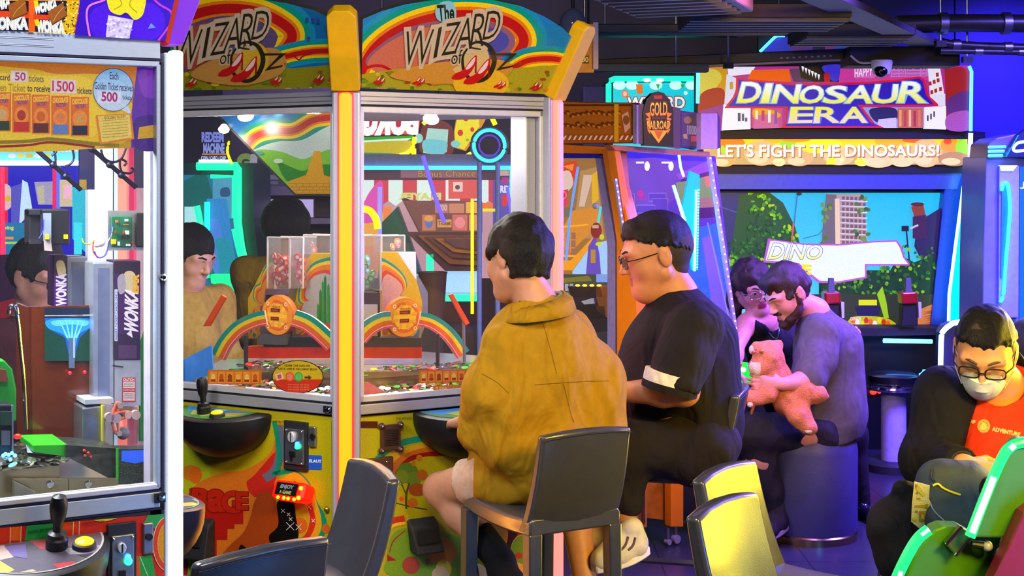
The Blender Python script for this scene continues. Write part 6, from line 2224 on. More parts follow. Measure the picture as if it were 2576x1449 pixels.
# ---- machines seen through the left cabinet
Y = 5.6
t = thing('claw_machine','blue lit claw machine with a white tube lamp behind the card pusher','arcade machine', P(110,450, Y))
floorbox(-200,195, Y + 0.1,0.9, SATIN, 0.5,'base', t)
fart(Y + 0.5,'back_print', t, ART('far_vivid_print',1.4), lambda ar: (
 ar.rect(-200,372,224,1100,'#1c18a8'), ar.rect(-200,372,206,398,'#c8c8d8'), ar.rect(22,420,190,470,'#1808a8'), ar.rect(-60,420,20,1000,'#c81038'),
 ar.blob([(0,468),(26,470),(28,520),(0,526)],'#c8a0a8'), ar.ell(6,500,8,8,'#d83048'), ar.ell(20,500,8,8,'#c0a020'),
 ar.poly([(28,470),(58,460),(52,560),(28,560)],'#4c48a8'), ar.poly([(56,452),(70,460),(82,530),(48,566)],'#b0c8e0'),
 ar.poly([(86,458),(140,456),(140,515),(96,515)],'#9088a8'), ar.poly([(92,470),(110,466),(112,512),(98,512)],'#a8a088'),
 ar.rect(132,416,142,1000,'#d81858'), ar.rect(142,416,152,1000,'#5068e8'),
 ar.rect(150,452,182,520,'#b8a888'), ar.rect(160,466,180,500,'#d8a0b8'), ar.poly([(182,470),(216,470),(216,636),(182,600)],'#28a8c0'),
 ar.rect(-60,560,70,640,'#1c6890'), ar.text('drawing',[(-10,568),(34,568),(34,580),(-10,580)],'#c0c050',0.03), ar.rect(0,596,34,602,'#d08030'), ar.rect(0,608,44,614,'#98b848'),
 ar.rect(-60,640,224,1100,'#28102c'), ar.poly([(0,760),(40,750),(70,900),(0,900)],'#6c1420'), ar.rect(186,560,206,640,'#38c8d8')))
fl(-200,404,200,416, Y + 0.2, E('tube_white','#e0f0ff',4),0.03,'tube_lamp', t)
fl(-200,382,200,404, Y + 0.24, E('sign_cyan','#70d8ff',1.0),0.03,'lit_fascia', t)
fart(Y + 0.235,'fascia_print', t, BLIT, lambda ar: [ar.ell(30 + 22 * k, 392,10,6,('#e8e8f0','#e8d860','#e0c040')[k % 3]) for k in range(5)])
tubeY([(4,420),(6,640)], Y + 0.1,0.012, E('neon_red','#ff1840',2.5),'red_tube', t, 0)
# post between, with salmon light strip
t = thing('light_column','white column with a salmon light strip beyond the card pusher','column', P(320,450,5.0))
c0, c1 = P(284,450,5.0), P(380,450,5.0)
MB().box(((c0.x + c1.x) / 2,5.05,1.1),(c1.x - c0.x, 0.08,2.2), M('column_pale','#b8b0c8',0.4)).build('column_body', t)
a = P(306,450,4.98)
MB().box((a.x, 4.99,1.1),(0.026,0.03,2.1), E('salmon_strip','#ff7868',2.2), None).build('light_strip', t)
a = P(292,450,4.98)
MB().box((a.x, 4.99,1.1),(0.012,0.03,2.1), E('ice_strip','#b8e8ff',1.6), None).build('light_strip', t)
a = P(332,450,4.98)
MB().box((a.x, 4.99,1.0),(0.016,0.03,2.0), E('rose_strip','#d83060',0.8), None).build('light_strip', t)
# ------------------------------------------------------------------ orange railway coin pusher
def plane2(p, q):
 return Plane((p.x, p.y, 0),(q.x - p.x, q.y - p.y, 0), Z)

GCn = P(1575,450,5.9)
PGL = plane2(P(1385,450,6.25), GCn)
PGR = plane2(GCn, P(1852,450,6.25))
gr = thing('coin_pusher','orange railway themed coin pusher with oval black plaque behind the man in black','arcade machine',(0.62,6.5,0))
ORG = M('orange_paint','#e07a08',0.4,0,0.06,20)
def gp(pl, pts, th, mat, name, parent=None, off=0.0, bevel=0.0):
 return MB().prism([pl.hit(x, y, off) for x, y in pts],-pl.n * th, mat).build(name, parent or gr, bevel=bevel)

gp(PGL, [(1512,372),(1552,372),(1560,470),(1598,620),(1606,940),(1550,940),(1549,600),(1540,540)],0.06, ORG, 'corner_post', off=0.01, bevel=0.008)
gp(PGR, [(1545,372),(1560,372),(1600,600),(1640,930),(1590,940),(1580,620)],0.05, ORG, 'corner_post', bevel=0.006)
gp(PGL, [(1392,362),(1552,372),(1552,388),(1392,384)],0.05, ORG, 'top_rail', off=0.008)
gp(PGL, [(1392,905),(1606,930),(1606,960),(1392,945)],0.06, ORG, 'bottom_rail', off=0.008)
gp(PGR, [(1536,364),(1786,382),(1788,394),(1548,378)],0.05, M('violet_orange','#b86848',0.4),'top_rail', off=0.01, bevel=0.003)
GF = M('lilac_frame','#9c90d0',0.35,0.4)
gp(PGL, [(1392,386),(1505,386),(1512,398),(1392,398)],0.03, M('blue_frame','#3028c0',0.4,0.3),'door_rail', off=0.004)
gp(PGL, [(1497,392),(1510,392),(1548,610),(1548,905),(1528,905),(1528,620)],0.03, GF, 'door_stile', off=0.004)
for k in range(22):
 t = k / 21
 x, y = 1549 + (1590 - 1549) * t, 450 + (790 - 450) * t
bs = gp(PGR, [(1547,450),(1553,450),(1606,800),(1600,800)],0.012, M('bead_channel','#b0a8c0',0.3,0.3),'bead_channel', off=0.006)
bs2 = gp(PGR, [(1782,394),(1790,394),(1856,830),(1848,830)],0.012, MATS['bead_channel'],'bead_channel', off=0.006)
WB = E('bead_warm','#ffe8d0',1.6)
for b_, (x0, y0),(x1, y1) in ((bs, (1550,452),(1603,798)),(bs2,(1787,398),(1852,826))):
 mb = MB()
 for k in range(24):
  t = k / 23
  mb.ball(PGR.hit(x0 + (x1 - x0) * t, y0 + (y1 - y0) * t, 0.006),0.0042, WB, 8,6)
 tag(mb.build('light_bead', b_), kind='stuff')
gp(PGR, [(1548,380),(1792,396),(1858,830),(1856,850),(1612,850)],0.005, GLASS('violet_glass',(0.93,0.92,0.98),1.0),'glass_pane', off=-0.006)
gp(PGL, [(1392,398),(1500,398),(1530,620),(1530,905),(1392,905)],0.005, CLEAR, 'glass_pane', off=-0.006)
# lower cabinet with wheels
gp(PGL, [(1392,945),(1606,960),(1606,1330),(1392,1310)],0.05, M('amber_board','#9c5a10',0.4,0,0.4,14),'lower_board', off=0.0)
for x in (1460,1530,1616):
 gp(PGL, [(x - 3,1190),(x + 2,1190),(x + 2,1320),(x - 3,1318)],0.012, M('board_seam','#4a2408',0.5),'seam', off=0.006)
gp(PGR, [(1606,960),(1686,965),(1686,1310),(1606,1300)],0.05, MATS['amber_board'],'lower_board', off=-0.05)
gp(PGR, [(1686,960),(1719,962),(1719,1326),(1688,1326)],0.04, ORG, 'leg_post', off=0.01, bevel=0.004)
gp(PGR, [(1719,962),(1860,975),(1860,1280),(1719,1290)],0.04, SATIN, 'side_board', off=-0.1)
for x, r in ((1700,0.018),(1680,0.012)):
 c = PGR.hit(x, 1345,-0.01)
 c.z = r + 0.006
 cs = MB().lathe([(0,-0.012),(r, -0.012),(r * 1.05,0),(r, 0.012),(0,0.012)], c, M('caster_grey','#8c88a0',0.4),(0.6,-0.8,0),18).build('caster', gr)
 MB().tube([c, c + Z * 0.06],0.008, STEEL, 8).build('caster_stem', cs)
# crown and plaque
CRW = M('brown_crown','#7c4410',0.45,0,0.35,60)
cr = gp(PGL, [(1392,252),(1480,257),(1590,258),(1602,264),(1602,360),(1392,362)],0.04, CRW, 'crown', off=0.012)
ar = Art(lambda x, y, o: PGL.hit(x, y, 0.012 + o), None, 0.0006).use(ART('crown_print',0.22,0.35))
ar.poly([(1392,254),(1480,259),(1588,260),(1588,358),(1392,360)],'#a85c14').rect(1392,262,1590,267,'#5c2c08')
rg = random.Random(8)
for k in range(26):
 x, y = 1400 + 13 * (k % 13),286 + 28 * (k // 13) + rg.uniform(-4,4)
 ar.ell(x, y, 8,5,'#6c3408', rg.uniform(-1,1),10).ell(x + 3, y + 3,4,3,'#c87c24',0.5,8)
ar.rect(1392,338,1590,356,'#a04c10')
for k in range(15):
 ar.poly([(1402 + 13 * k, 352),(1408 + 13 * k, 341),(1413 + 13 * k, 341),(1407 + 13 * k, 352)],'#e8d0b0')
ar.poly([(1545,262),(1556,262),(1556,358),(1545,358)],'#d8a020').poly([(1564,290),(1580,280),(1586,320),(1572,335)],'#d8a088').ell(1575,302,8,12,'#8c5428')
ar.build('crown_print', cr)
gp(PGL, [(1592,262),(1602,264),(1602,362),(1592,362)],0.05, M('crown_edge','#a8a0b8',0.3,0.4),'crown_edge', off=0.03)
PQ = plane2(P(1610,450,5.82), P(1712,450,5.86))
gp(PQ, [(1606,262),(1620,262),(1620,362),(1604,360)],0.05, M('violet_panel','#403058',0.4),'plaque_wing')
gp(PQ, [(1692,268),(1712,272),(1712,374),(1690,370)],0.05, MATS['violet_panel'],'plaque_wing')
pts = [(1620,366),(1618,280),(1626,250),(1642,234),(1656,230),(1670,234),(1684,250),(1694,280),(1694,370)]
pq = MB().prism([PQ.hit(x, y, 0.01) for x, y in pts],-PQ.n * 0.04, M('plaque_black','#120c1c',0.3)).build('oval_plaque', gr)
ar = Art(lambda x, y, o: PQ.hit(x, y, 0.0105 + o), None, 0.0006).use(ART('plaque_print',1.1))
for e in (-1,1):
 for k in range(4):
  y = 290 + 13 * k
  ar.poly([(1657 + e * 20, y - 8),(1657 + e * (34 - 1.5 * k), y - 4),(1657 + e * 22, y + 8)],'#e86810')
ar.poly([(1634,328),(1680,328),(1672,340),(1657,360),(1642,340)],'#f09018').poly([(1646,330),(1668,330),(1657,352)],'#b84808')
ar.rect(1645,240,1666,249,'#a01018')
ar.text('GOLD',[(1635,258),(1679,257),(1679,290),(1635,292)],'#8c3408',0.05).text('GOLD',[(1636,259),(1678,258),(1678,289),(1636,291)],('#f8c838','#f08818'),0.0)
ar.rect(1640,294,1674,300,'#3c1c18')
ar.text('RAILROAD',[(1627,304),(1687,303),(1685,325),(1629,326)],'#8c3408',0.05).text('RAILROAD',[(1628,305),(1686,304),(1684,324),(1630,325)],('#f8d040','#f09818'),0.0)
ar.build('plaque_print', pq)
cw = gp(PGR, [(1712,278),(1770,286),(1770,376),(1712,370)],0.05, MATS['violet_panel'],'crown', off=0.02)
ar = Art(lambda x, y, o: PGR.hit(x, y, 0.02 + o), None, 0.0006).use(ART('crown_print2',0.35))
ar.poly([(1714,282),(1760,286),(1760,370),(1714,366)],'#6c5060').ell(1730,302,10,9,'#b88840').poly([(1718,338),(1728,336),(1730,350),(1720,348)],'#e0b040').rect(1738,342,1753,356,'#d85868')
ar.poly([(1728,314),(1752,317),(1752,340),(1728,338)],'#8c7888').text('1000',[(1729,315),(1752,318),(1752,339),(1729,337)],'#c8b8c0',0.0)
ar.build('crown_print', cw)
gp(PGR, [(1764,284),(1806,284),(1806,374),(1764,376)],0.08, M('lilac_block','#b8a0c0',0.45),'end_block', off=0.05, bevel=0.004)
gp(PGR, [(1806,284),(1812,300),(1813,372),(1806,374)],0.05, MATS['violet_panel'],'block_side', off=0.05)
# inside: left window
GI = Plane(PGL.o - PGL.n * 0.25, PGL.u, PGL.v)
ib = MB().prism([GI.hit(x, y) for x, y in [(1388,398),(1560,398),(1560,910),(1388,910)]],-GI.n * 0.02, M('dark_brown_inner','#3a2018',0.4)).build('inner_board', gr)
ar = Art(lambda x, y, o: GI.hit(x, y, o), None, 0.0008).use(ART('inner_print',1.5))
ar.rect(1388,398,1560,800,'#8c6030')
ar.poly([(1408,410),(1450,404),(1456,440),(1440,470),(1408,470)],'#c03818').poly([(1416,418),(1444,412),(1440,430)],'#d87830')
ar.blob([(1408,440),(1432,430),(1442,460),(1430,480),(1408,490)],'#c8a8a0').poly([(1408,480),(1430,476),(1424,520),(1408,510)],'#b03848')
ar.ell(1415,491,11,12,'#d85878').ell(1415,491,7,8,'#c02038').rect(1408,505,1428,516,'#d02860')
ar.poly([(1408,522),(1445,522),(1440,545),(1408,545)],'#6c5c50').poly([(1460,430),(1500,420),(1520,600),(1440,600)],'#a07848').poly([(1468,440),(1492,440),(1470,520),(1456,520)],'#c0a090').poly([(1488,440),(1502,430),(1506,500),(1490,520)],'#c89820')
ar.poly([(1440,530),(1500,520),(1510,560),(1430,640),(1400,600)],'#c07828')
for k in range(9):
 ar.rect(1409 + 14 * (k % 3),585 + 20 * (k // 3),1420 + 14 * (k % 3),602 + 20 * (k // 3),('#b88878','#a86858','#8c5c48')[k % 3])
ar.stroke([(1400,572),(1480,565)],4,'#e09820',0).stroke([(1406,644),(1450,644)],5,'#e09820',0)
ar.poly([(1408,655),(1436,655),(1490,598),(1496,606),(1440,680),(1408,680)],'#d88818')
ar.poly([(1440,682),(1490,614),(1548,600),(1548,690),(1440,690)],'#90b0d8').poly([(1480,620),(1498,590),(1508,640),(1512,690),(1474,690)],'#5c40a0').rect(1486,628,1498,662,'#a07828')
ar.ell(1500,580,14,20,'#7c2018').rect(1490,566,1506,574,'#b09070').ell(1514,596,6,7,'#a8b828').ell(1506,614,8,5,'#a8c028')
ar.rect(1388,690,1560,740,'#3c3c34').rect(1500,690,1528,710,'#6c88c8').poly([(1410,700),(1480,694),(1490,706),(1410,712)],'#6c6420')
for k in range(6):
 ar.rect(1409 + 12 * (k % 3),714 + 22 * (k // 3),1418 + 12 * (k % 3),732 + 22 * (k // 3),'#8c8c90')
ar.rect(1388,740,1560,910,'#1c1414')
ar.build('inner_print', ib)
GJ = Plane(PGL.o - PGL.n * 0.14, PGL.u, PGL.v)
for k in range(4):
 x = 1428 + 20 * k
 MB().prism([GJ.hit(a, b) for a, b in [(x, 720),(x + 22,722),(x + 28,748),(x + 8,746)]],-GJ.n * 0.05, M('chute_brown','#4a3428',0.3,0.3)).build('coin_chute', gr)
 MB().ball(GJ.hit(1453 + 18 * k, 718,0.01),(0.011,0.006,0.005), E('warm_glow','#ffb020',4),10,8).build('chute_lamp', gr)
gp(GJ, [(1428,744),(1500,748),(1506,770),(1440,766)],0.05, M('steel_dark','#584c50',0.25,0.6),'coin_tray')
gp(GJ, [(1462,758),(1490,750),(1492,764),(1470,766)],0.01, WHITEP, 'white_tag', off=0.01)
gp(GJ, [(1500,720),(1528,720),(1528,800),(1500,780)],0.05, M('amber_inner','#a86010',0.4),'amber_panel')
gp(GJ, [(1446,768),(1520,770),(1524,802),(1450,800)],0.05, M('gloss_dark','#2c1c1c',0.15,0, coat=0.6),'dark_hood')
gp(GJ, [(1500,836),(1526,834),(1526,868),(1500,868)],0.02, M('mirror_plate','#b8c0b8',0.12,0.9),'mirror_plate')
gp(GJ, [(1500,868),(1530,868),(1530,912),(1500,912)],0.02, M('copper_inner','#8c4010',0.4),'copper_panel')
MB().tube([GJ.hit(1454,420), GJ.hit(1440,505), GJ.hit(1432,560), GJ.hit(1424,655)],0.0055, E('rod_blue','#4878ff',2.2),8).build('blue_rod', gr)
MB().ball(GJ.hit(1498,518),0.014, E('lamp_white','#fff4e0',6),12,8).build('lamp', gr)
MB().ball(GJ.hit(1518,506),0.009, MATS['lamp_white'],12,8).build('lamp', gr)
MB().tube([GJ.hit(1511,520), GJ.hit(1505,560)],0.005, E('rod_cyan','#28c0e0',1.5),8).build('cyan_rod', gr)
# inside: right window, violet skull wall and cyan beam
GK = Plane(PGR.o - PGR.n * 0.3, PGR.u, PGR.v)
kb = MB().prism([GK.hit(x, y) for x, y in [(1548,380),(1800,393),(1860,860),(1560,860)]],-GK.n * 0.02, M('violet_inner','#3a2060',0.4)).build('inner_board', gr)
ar = Art(lambda x, y, o: GK.hit(x, y, o), None, 0.0008).use(ART('violet_print',1.2))
ar.clip = [(1548,380),(1800,393),(1860,860),(1560,860)]
ar.poly([(1548,380),(1850,396),(1900,860),(1560,860)],'#5c3898').poly([(1548,380),(1850,396),(1852,410),(1548,396)],'#2010b0')
ar.blob([(1602,425),(1630,415),(1656,430),(1650,462),(1638,462),(1634,470),(1620,468),(1616,455)],'#d0b8d8').ell(1620,450,5,5,'#402858').ell(1640,448,5,5,'#402858')
ar.blob([(1560,440),(1600,400),(1700,410),(1700,500),(1580,520)],'#6c4490').ell(1611,487,8,9,'#c02870').ell(1573,480,8,6,'#8c3078').rect(1601,496,1630,504,'#9c3080')
for (x0, y0, x1, y1) in ((1566,488,1596,514),(1632,486,1676,506),(1640,500,1680,530),(1600,516,1648,536),(1570,512,1590,530)):
 ar.stroke([(x0, y0),(x1, y0),(x1, y1),(x0, y1)],1.6,'#9078b0',0, True).rect(x0 + 2, y0 + 2, x1 - 2, y1 - 2,'#5c3c8c')
ar.poly([(1700,460),(1790,440),(1800,500),(1712,520)],'#7c9428').poly([(1770,440),(1794,436),(1800,470),(1776,470)],'#d87818').poly([(1712,440),(1790,425),(1792,440),(1714,458)],'#4c2030')
ar.poly([(1740,500),(1808,495),(1812,520),(1744,524)],'#a07050').poly([(1744,524),(1812,520),(1816,545),(1750,550)],'#4c2050').poly([(1720,580),(1810,560),(1850,860),(1700,860)],'#3868e0')
ar.poly([(1700,440),(1790,400),(1786,430),(1710,452)],'#8c4cc0').poly([(1766,600),(1790,590),(1840,800),(1800,830)],'#7c60e0')
ar.blob([(1590,730),(1620,720),(1640,790),(1604,800)],'#3040e0').ell(1615,768,8,8,'#b8d0ff').ell(1606,745,8,6,'#6c80ff')
ar.build('inner_print', kb)
GM = Plane(PGR.o - PGR.n * 0.12, PGR.u, PGR.v)
for k, (x, c) in enumerate(((1563,'#ff9838'),(1628,'#ffc8b0'),(1688,'#ffc8a8'))):
 MB().ball(GM.hit(x, 418),(0.011,0.011,0.020), E('flame_lamp%d' % k, c, 3),10,8).build('flame_lamp', gr)
for x in (1612,1676):
 MB().prism([GM.hit(a, b) for a, b in [(x - 8,407),(x + 8,407),(x + 8,411),(x - 8,411)]],-GM.n * 0.01, E('warm_tube','#fff0d0',3)).build('warm_tube', gr)
bm_ = MB().prism([GM.hit(x, y) for x, y in [(1736,430),(1760,440),(1760,475),(1756,680),(1742,680),(1720,560),(1716,530)]],-GM.n * 0.01, E('beam_cyan','#08b8f0',1.3)).build('cyan_fin', gr)
MB().tube([GM.hit(1752,478,0.004), GM.hit(1747,682,0.004)],0.005, E('beam_white','#80f0ff',5),8).build('fin_tube', bm_)
mb = MB()
for k in range(28):
 mb.ball(GM.hit(1758 - 4 * k / 27,478 + 7.2 * k, 0.004),0.0034, MATS['beam_white'],6,5)
tag(mb.build('fin_bead', bm_), kind='stuff')
MB().tube([GM.hit(1694,466), GM.hit(1722,556)],0.008, E('rod_pale','#b8d8ff',1.6),8).build('pale_rod', gr)
MB().tube([GM.hit(1708,390), GM.hit(1712,420), GM.hit(1720,444)],0.006, MATS['beam_white'],8).build('fin_tube', gr)
MB().tube([GM.hit(1712,560), GM.hit(1730,680)],0.004, E('rod_cyan2','#30d0ff',2.5),8).build('cyan_rod', gr)
MB().tube([GM.hit(1780,560), GM.hit(1840,830)],0.003, E('rod_violet','#7878ff',1.5),8).build('violet_rod', gr)
point('railway_lamp', PGR.at(0.32,1.35,0.10),16,(0.06,0.22,1.0),0.05)
# side console with green lit pad
a, b = P(1826,968,6.3), P(1890,968,6.3)
gc = MB().box(((a.x + b.x) / 2,6.42, a.z / 2),(b.x - a.x, 0.2, a.z), SATIN).build('side_console', gr, bevel=0.01)
MB().loft([[P(1866,962,6.3) + Vector((math.cos(t) * 0.058, math.sin(t) * 0.05 + 0.04,0)) * k + Z * h for t in [j * PI / 8 for j in range(16)]] for k, h in ((1.0,0.0),(1.0,0.03),(0.75,0.07),(0.5,0.085))], E('green_pad','#10f030',1.1,0.5)).build('green_pad', gc)
MB().ball(P(1860,918,6.26),0.012, E('pad_red','#e02010',0.8),10,8).build('red_button', gc)
MB().ball(P(1870,930,6.24),(0.012,0.006,0.012), E('pad_white','#c0ffd0',4),10,8).build('glint_bead', gc)  # small glowing bead imitating a glint on the green pad
a, b = P(1800,830,6.3), P(1850,830,6.3)
MB().box(((a.x + b.x) / 2,6.42, P(0,900,6.3).z),(0.06,0.1,0.24), M('pad_red_box','#b02818',0.5)).build('side_box', gc, bevel=0.006)

# ------------------------------------------------------------------ dinosaur shooting cabinet
DY = 8.2
dn = thing('shooting_cabinet','big dinosaur shooting cabinet with a lit marquee and wide screen','arcade machine', P(2100,450, DY))
def dp(pts, th, mat, name, parent=None, off=0.0, bevel=0.0):
 return MB().prism([P(x, y, DY - off) for x, y in pts],(0, th, 0), mat).build(name, parent or dn, bevel=bevel)

mq = [(1757,172),(1800,168),(2436,164),(2440,172),(2440,328),(2320,322),(2110,318),(1900,322),(1800,330),(1757,330)]
mqo = dp(mq, 0.2, SATIN, 'marquee', off=0.25)
dart = lambda off, nm, par, mat, fn, clip=None: fart(DY - off, nm, par, mat, fn, clip)
BACK = ART('marquee_backlit',0.95)

def d_mq(ar):
 ar.poly(mq, '#b02890')
 ar.poly([(1757,172),(1830,168),(1826,250),(1757,280)],'#c8901c').blob([(1760,180),(1800,175),(1815,200),(1780,240),(1760,230)],'#d0c048').blob([(1765,235),(1820,225),(1815,290),(1760,300)],'#a01828').poly([(1757,280),(1826,260),(1820,330),(1757,330)],'#8c2890')
 ar.poly([(1830,168),(1900,168),(1890,186),(1832,192)],'#e8e4f8').poly([(1828,186),(1860,200),(1838,260),(1822,262)],'#d8d4f0').poly([(1820,262),(1888,270),(1888,325),(1815,328)],'#f4f4ff')
 ar.rect(1836,206,1844,224,'#b89c10').rect(1856,284,1863,305,'#484068').rect(1866,286,1872,304,'#585078').rect(1874,296,1880,306,'#585078')
 ar.poly([(1892,176),(1985,174),(1990,206),(1880,200)],'#e85808').poly([(1985,174),(2030,170),(2060,206),(1996,206)],'#503058')
 ar.poly([(2010,166),(2120,164),(2110,206),(2050,206),(2015,196)],'#100814').blob([(2070,166),(2120,164),(2124,190),(2100,205),(2080,190)],'#3c30c8').poly([(2072,186),(2086,182),(2088,206),(2074,206)],'#b01020')
 for k in range(6):
  ar.poly([(2016 + 8 * k, 166 + 4 * k),(2023 + 8 * k, 168 + 4 * k),(2020 + 8 * k, 182 + 4 * k)],'#f4f0f8')
 ar.poly([(2115,166),(2340,164),(2350,200),(2110,208)],'#c83898').poly([(2150,170),(2210,168),(2200,196),(2150,196)],'#d060b8').poly([(2244,166),(2334,165),(2334,192),(2240,194)],'#d070c0')
 ar.text('AMUSEMENT',[(2244,162),(2332,162),(2332,174),(2244,174)],'#40188c',0.04).text('HAPPY',[(2150,174),(2196,168),(2194,190),(2150,194)],'#f4d8f0',0.02)
 for k in range(2):
  ar.text('www. ACE Amusement .com',[(2244,178 + 8 * k),(2330,177 + 8 * k),(2330,182 + 8 * k),(2244,183 + 8 * k)],'#7c3c98',0.02)
 ar.poly([(2334,172),(2364,164),(2376,240),(2340,250)],'#e8e4f4').poly([(2344,240),(2378,236),(2378,266),(2352,266)],'#e0dcf0').poly([(2324,270),(2380,266),(2380,326),(2322,324)],'#f4f0fc')
 for (x, y) in ((2336,206),(2346,202),(2356,198),(2340,228),(2350,224),(2362,220),(2354,184)):
  ar.poly([(x, y),(x + 7, y - 2),(x + 8, y + 8),(x + 1, y + 10)],'#a82820')
 for (x, y) in ((2332,290),(2340,286),(2348,280)):
  ar.rect(x, y, x + 4, y + 14,'#403050')
 ar.poly([(2376,172),(2440,172),(2440,328),(2382,326)],'#8c1c30').blob([(2380,180),(2436,176),(2438,240),(2390,260)],'#a01c18').blob([(2384,250),(2438,230),(2438,300),(2390,290)],'#5c2878').blob([(2384,290),(2438,280),(2438,326),(2384,326)],'#a850a8')
 ar.rect(1892,272,1968,322,'#c84888').blob([(1896,274),(1940,276),(1965,290),(1940,300),(1900,300)],'#e8a020').poly([(1900,290),(1950,286),(1960,322),(1895,324)],'#d06098')
 for k in range(4):
  ar.rect(1900 + 16 * k, 278,1907 + 16 * k, 300 + 4 * k, ('#f0e0c0','#c03070','#f8e8d0','#8050a0')[k])
 ar.rect(2170,270,2325,322,'#8ca0d8').blob([(2190,274),(2250,272),(2256,300),(2220,310),(2196,300)],'#181858').poly([(2210,300),(2255,296),(2255,322),(2205,322)],'#d0c0e8').rect(2258,272,2322,322,'#c86038')
 for k in range(5):
  ar.rect(2262 + 12 * k, 276 + 3 * (k % 2),2268 + 12 * k, 318,('#e8a060','#b84028','#f0b890','#a82848','#e07850')[k])
 ar.poly([(1852,194),(1870,198),(2000,210),(2150,208),(2260,200),(2312,192),(2326,200),(2336,240),(2360,262),(2360,267),(2168,268),(2200,310),(2225,322),(1965,322),(1980,300),(1976,272),(1822,272),(1850,236)],'#d01038')
 ar.poly([(1858,199),(1870,203),(2000,215),(2150,213),(2260,205),(2312,197),(2321,204),(2330,240),(2350,263),(2158,264),(2190,308),(2210,317),(1975,317),(1986,300),(1982,268),(1832,268),(1856,236)],'#2a10b8')
 nm = 'DINOSAUR'
 xs = [(1858,1910),(1919,1934),(1945,2008),(2010,2070),(2074,2128),(2130,2194),(2194,2258),(2262,2330)]
 for ch, (x0, x1) in zip(nm, xs):
  t = ((x0 + x1) / 2 - 2095) / 240
  y0 = 217 - 12 * t * t + (-2 if t > 0.7 else 0)
  y1 = 259 - 2 * t * t
  q = [(x0 + 10, y0),(x1 + 3 - t * 6, y0),(x1 - 3, y1),(x0 - 3, y1)]
  ar.text(ch, q, '#78a8f0',0.045)
  ar.text(ch, q, ('#f4fcff','#f0ec10'),0.02)
 for ch, (x0, x1) in zip('ERA',((1986,2046),(2048,2110),(2114,2180))):
  q = [(x0 + 6,270),(x1 - 2,270),(x1,308),(x0,309)]
  ar.text(ch, q, '#5070e8',0.045)
  ar.text(ch, q, ('#f4f010','#f0dcb8'),0.02)

dart(0.25,'marquee_print', mqo, BACK, d_mq)
dp([(1800,332),(1900,324),(2110,320),(2320,324),(2440,331),(2440,350),(1800,350)],0.15, BLACK, 'dark_band', off=0.2)
bn = dp([(1760,345),(2436,345),(2436,416),(1760,416)],0.12, BLACK, 'banner', off=0.16)

def d_bn(ar):
 ar.rect(1770,347,2434,414,'#b89458')
 ar.poly([(1770,347),(2434,347),(2430,362),(2360,372),(2280,368),(2220,376),(2150,370),(2080,378),(2010,368),(1960,374),(1900,366),(1860,374),(1820,366),(1770,380)],'#f0c008')
 for (x, y, rx, ry, c) in ((1840,360,34,16,'#e87010'),(1990,358,30,14,'#8cc818'),(2060,366,60,20,'#f8d808'),(2240,356,40,14,'#f0a010'),(2390,364,24,18,'#e88c10'),(2420,372,16,24,'#88c818'),(2300,352,30,8,'#e86010'),(1815,380,10,14,'#90d020'),(2000,350,40,8,'#e89010'),(2384,356,10,8,'#d84818'),(1945,352,24,8,'#f0a818')):
  ar.ell(x, y, rx, ry, c)
 for (x, y, rx, ry, c) in ((1915,385,44,32,'#d0a468'),(2110,392,40,24,'#d8b070'),(2010,398,36,20,'#c89c60'),(2210,400,44,22,'#d8b478'),(2330,385,40,36,'#d0a868'),(1820,402,32,18,'#c89850'),(2270,404,30,16,'#e0bc80'),(2400,400,40,18,'#a87c50'),(1960,408,16,10,'#f0d080'),(2110,402,12,12,'#f0d488'),(2168,408,18,10,'#e8c880')):
  ar.ell(x, y, rx, ry, c)
  ar.ell(x - rx * 0.2, y + ry * 0.35, rx * 0.6, ry * 0.5,'#e0bc88')
 ar.poly([(2078,414),(2086,390),(2106,380),(2100,414)],'#f0d008').poly([(2160,390),(2180,414),(2150,414)],'#f0d008')
 q = [(1806,364),(2362,364),(2362,392),(1806,395)]
 ar.text("LET'S FIGHT THE DINOSAURS!", [(1808,366),(2364,366),(2364,395),(1808,397)],'#a06838',0.045)
 ar.text("LET'S FIGHT THE DINOSAURS!", q, '#fffff4',0.02)

dart(0.16,'banner_print', bn, ART('banner_backlit',1.5), d_bn)
dp([(1790,416),(2436,416),(2430,436),(1790,436)],0.15, BLACK, 'dark_band', off=0.14)
BLM = M('blue_metal','#5a6ac8',0.35,0.4,0.06,40)
dp([(1795,436),(2420,436),(2408,476),(1800,476)],0.2, BLM, 'screen_hood', off=0.12)
dp([(2408,440),(2430,436),(2384,815),(2340,830),(2376,480)],0.2, M('blue_side','#2c44d0',0.35,0.3,0.06,40),'screen_side', off=0.10)
sc_ = dp([(1800,476),(2380,476),(2378,832),(1800,832)],0.06, BLACK, 'screen', off=0.02)

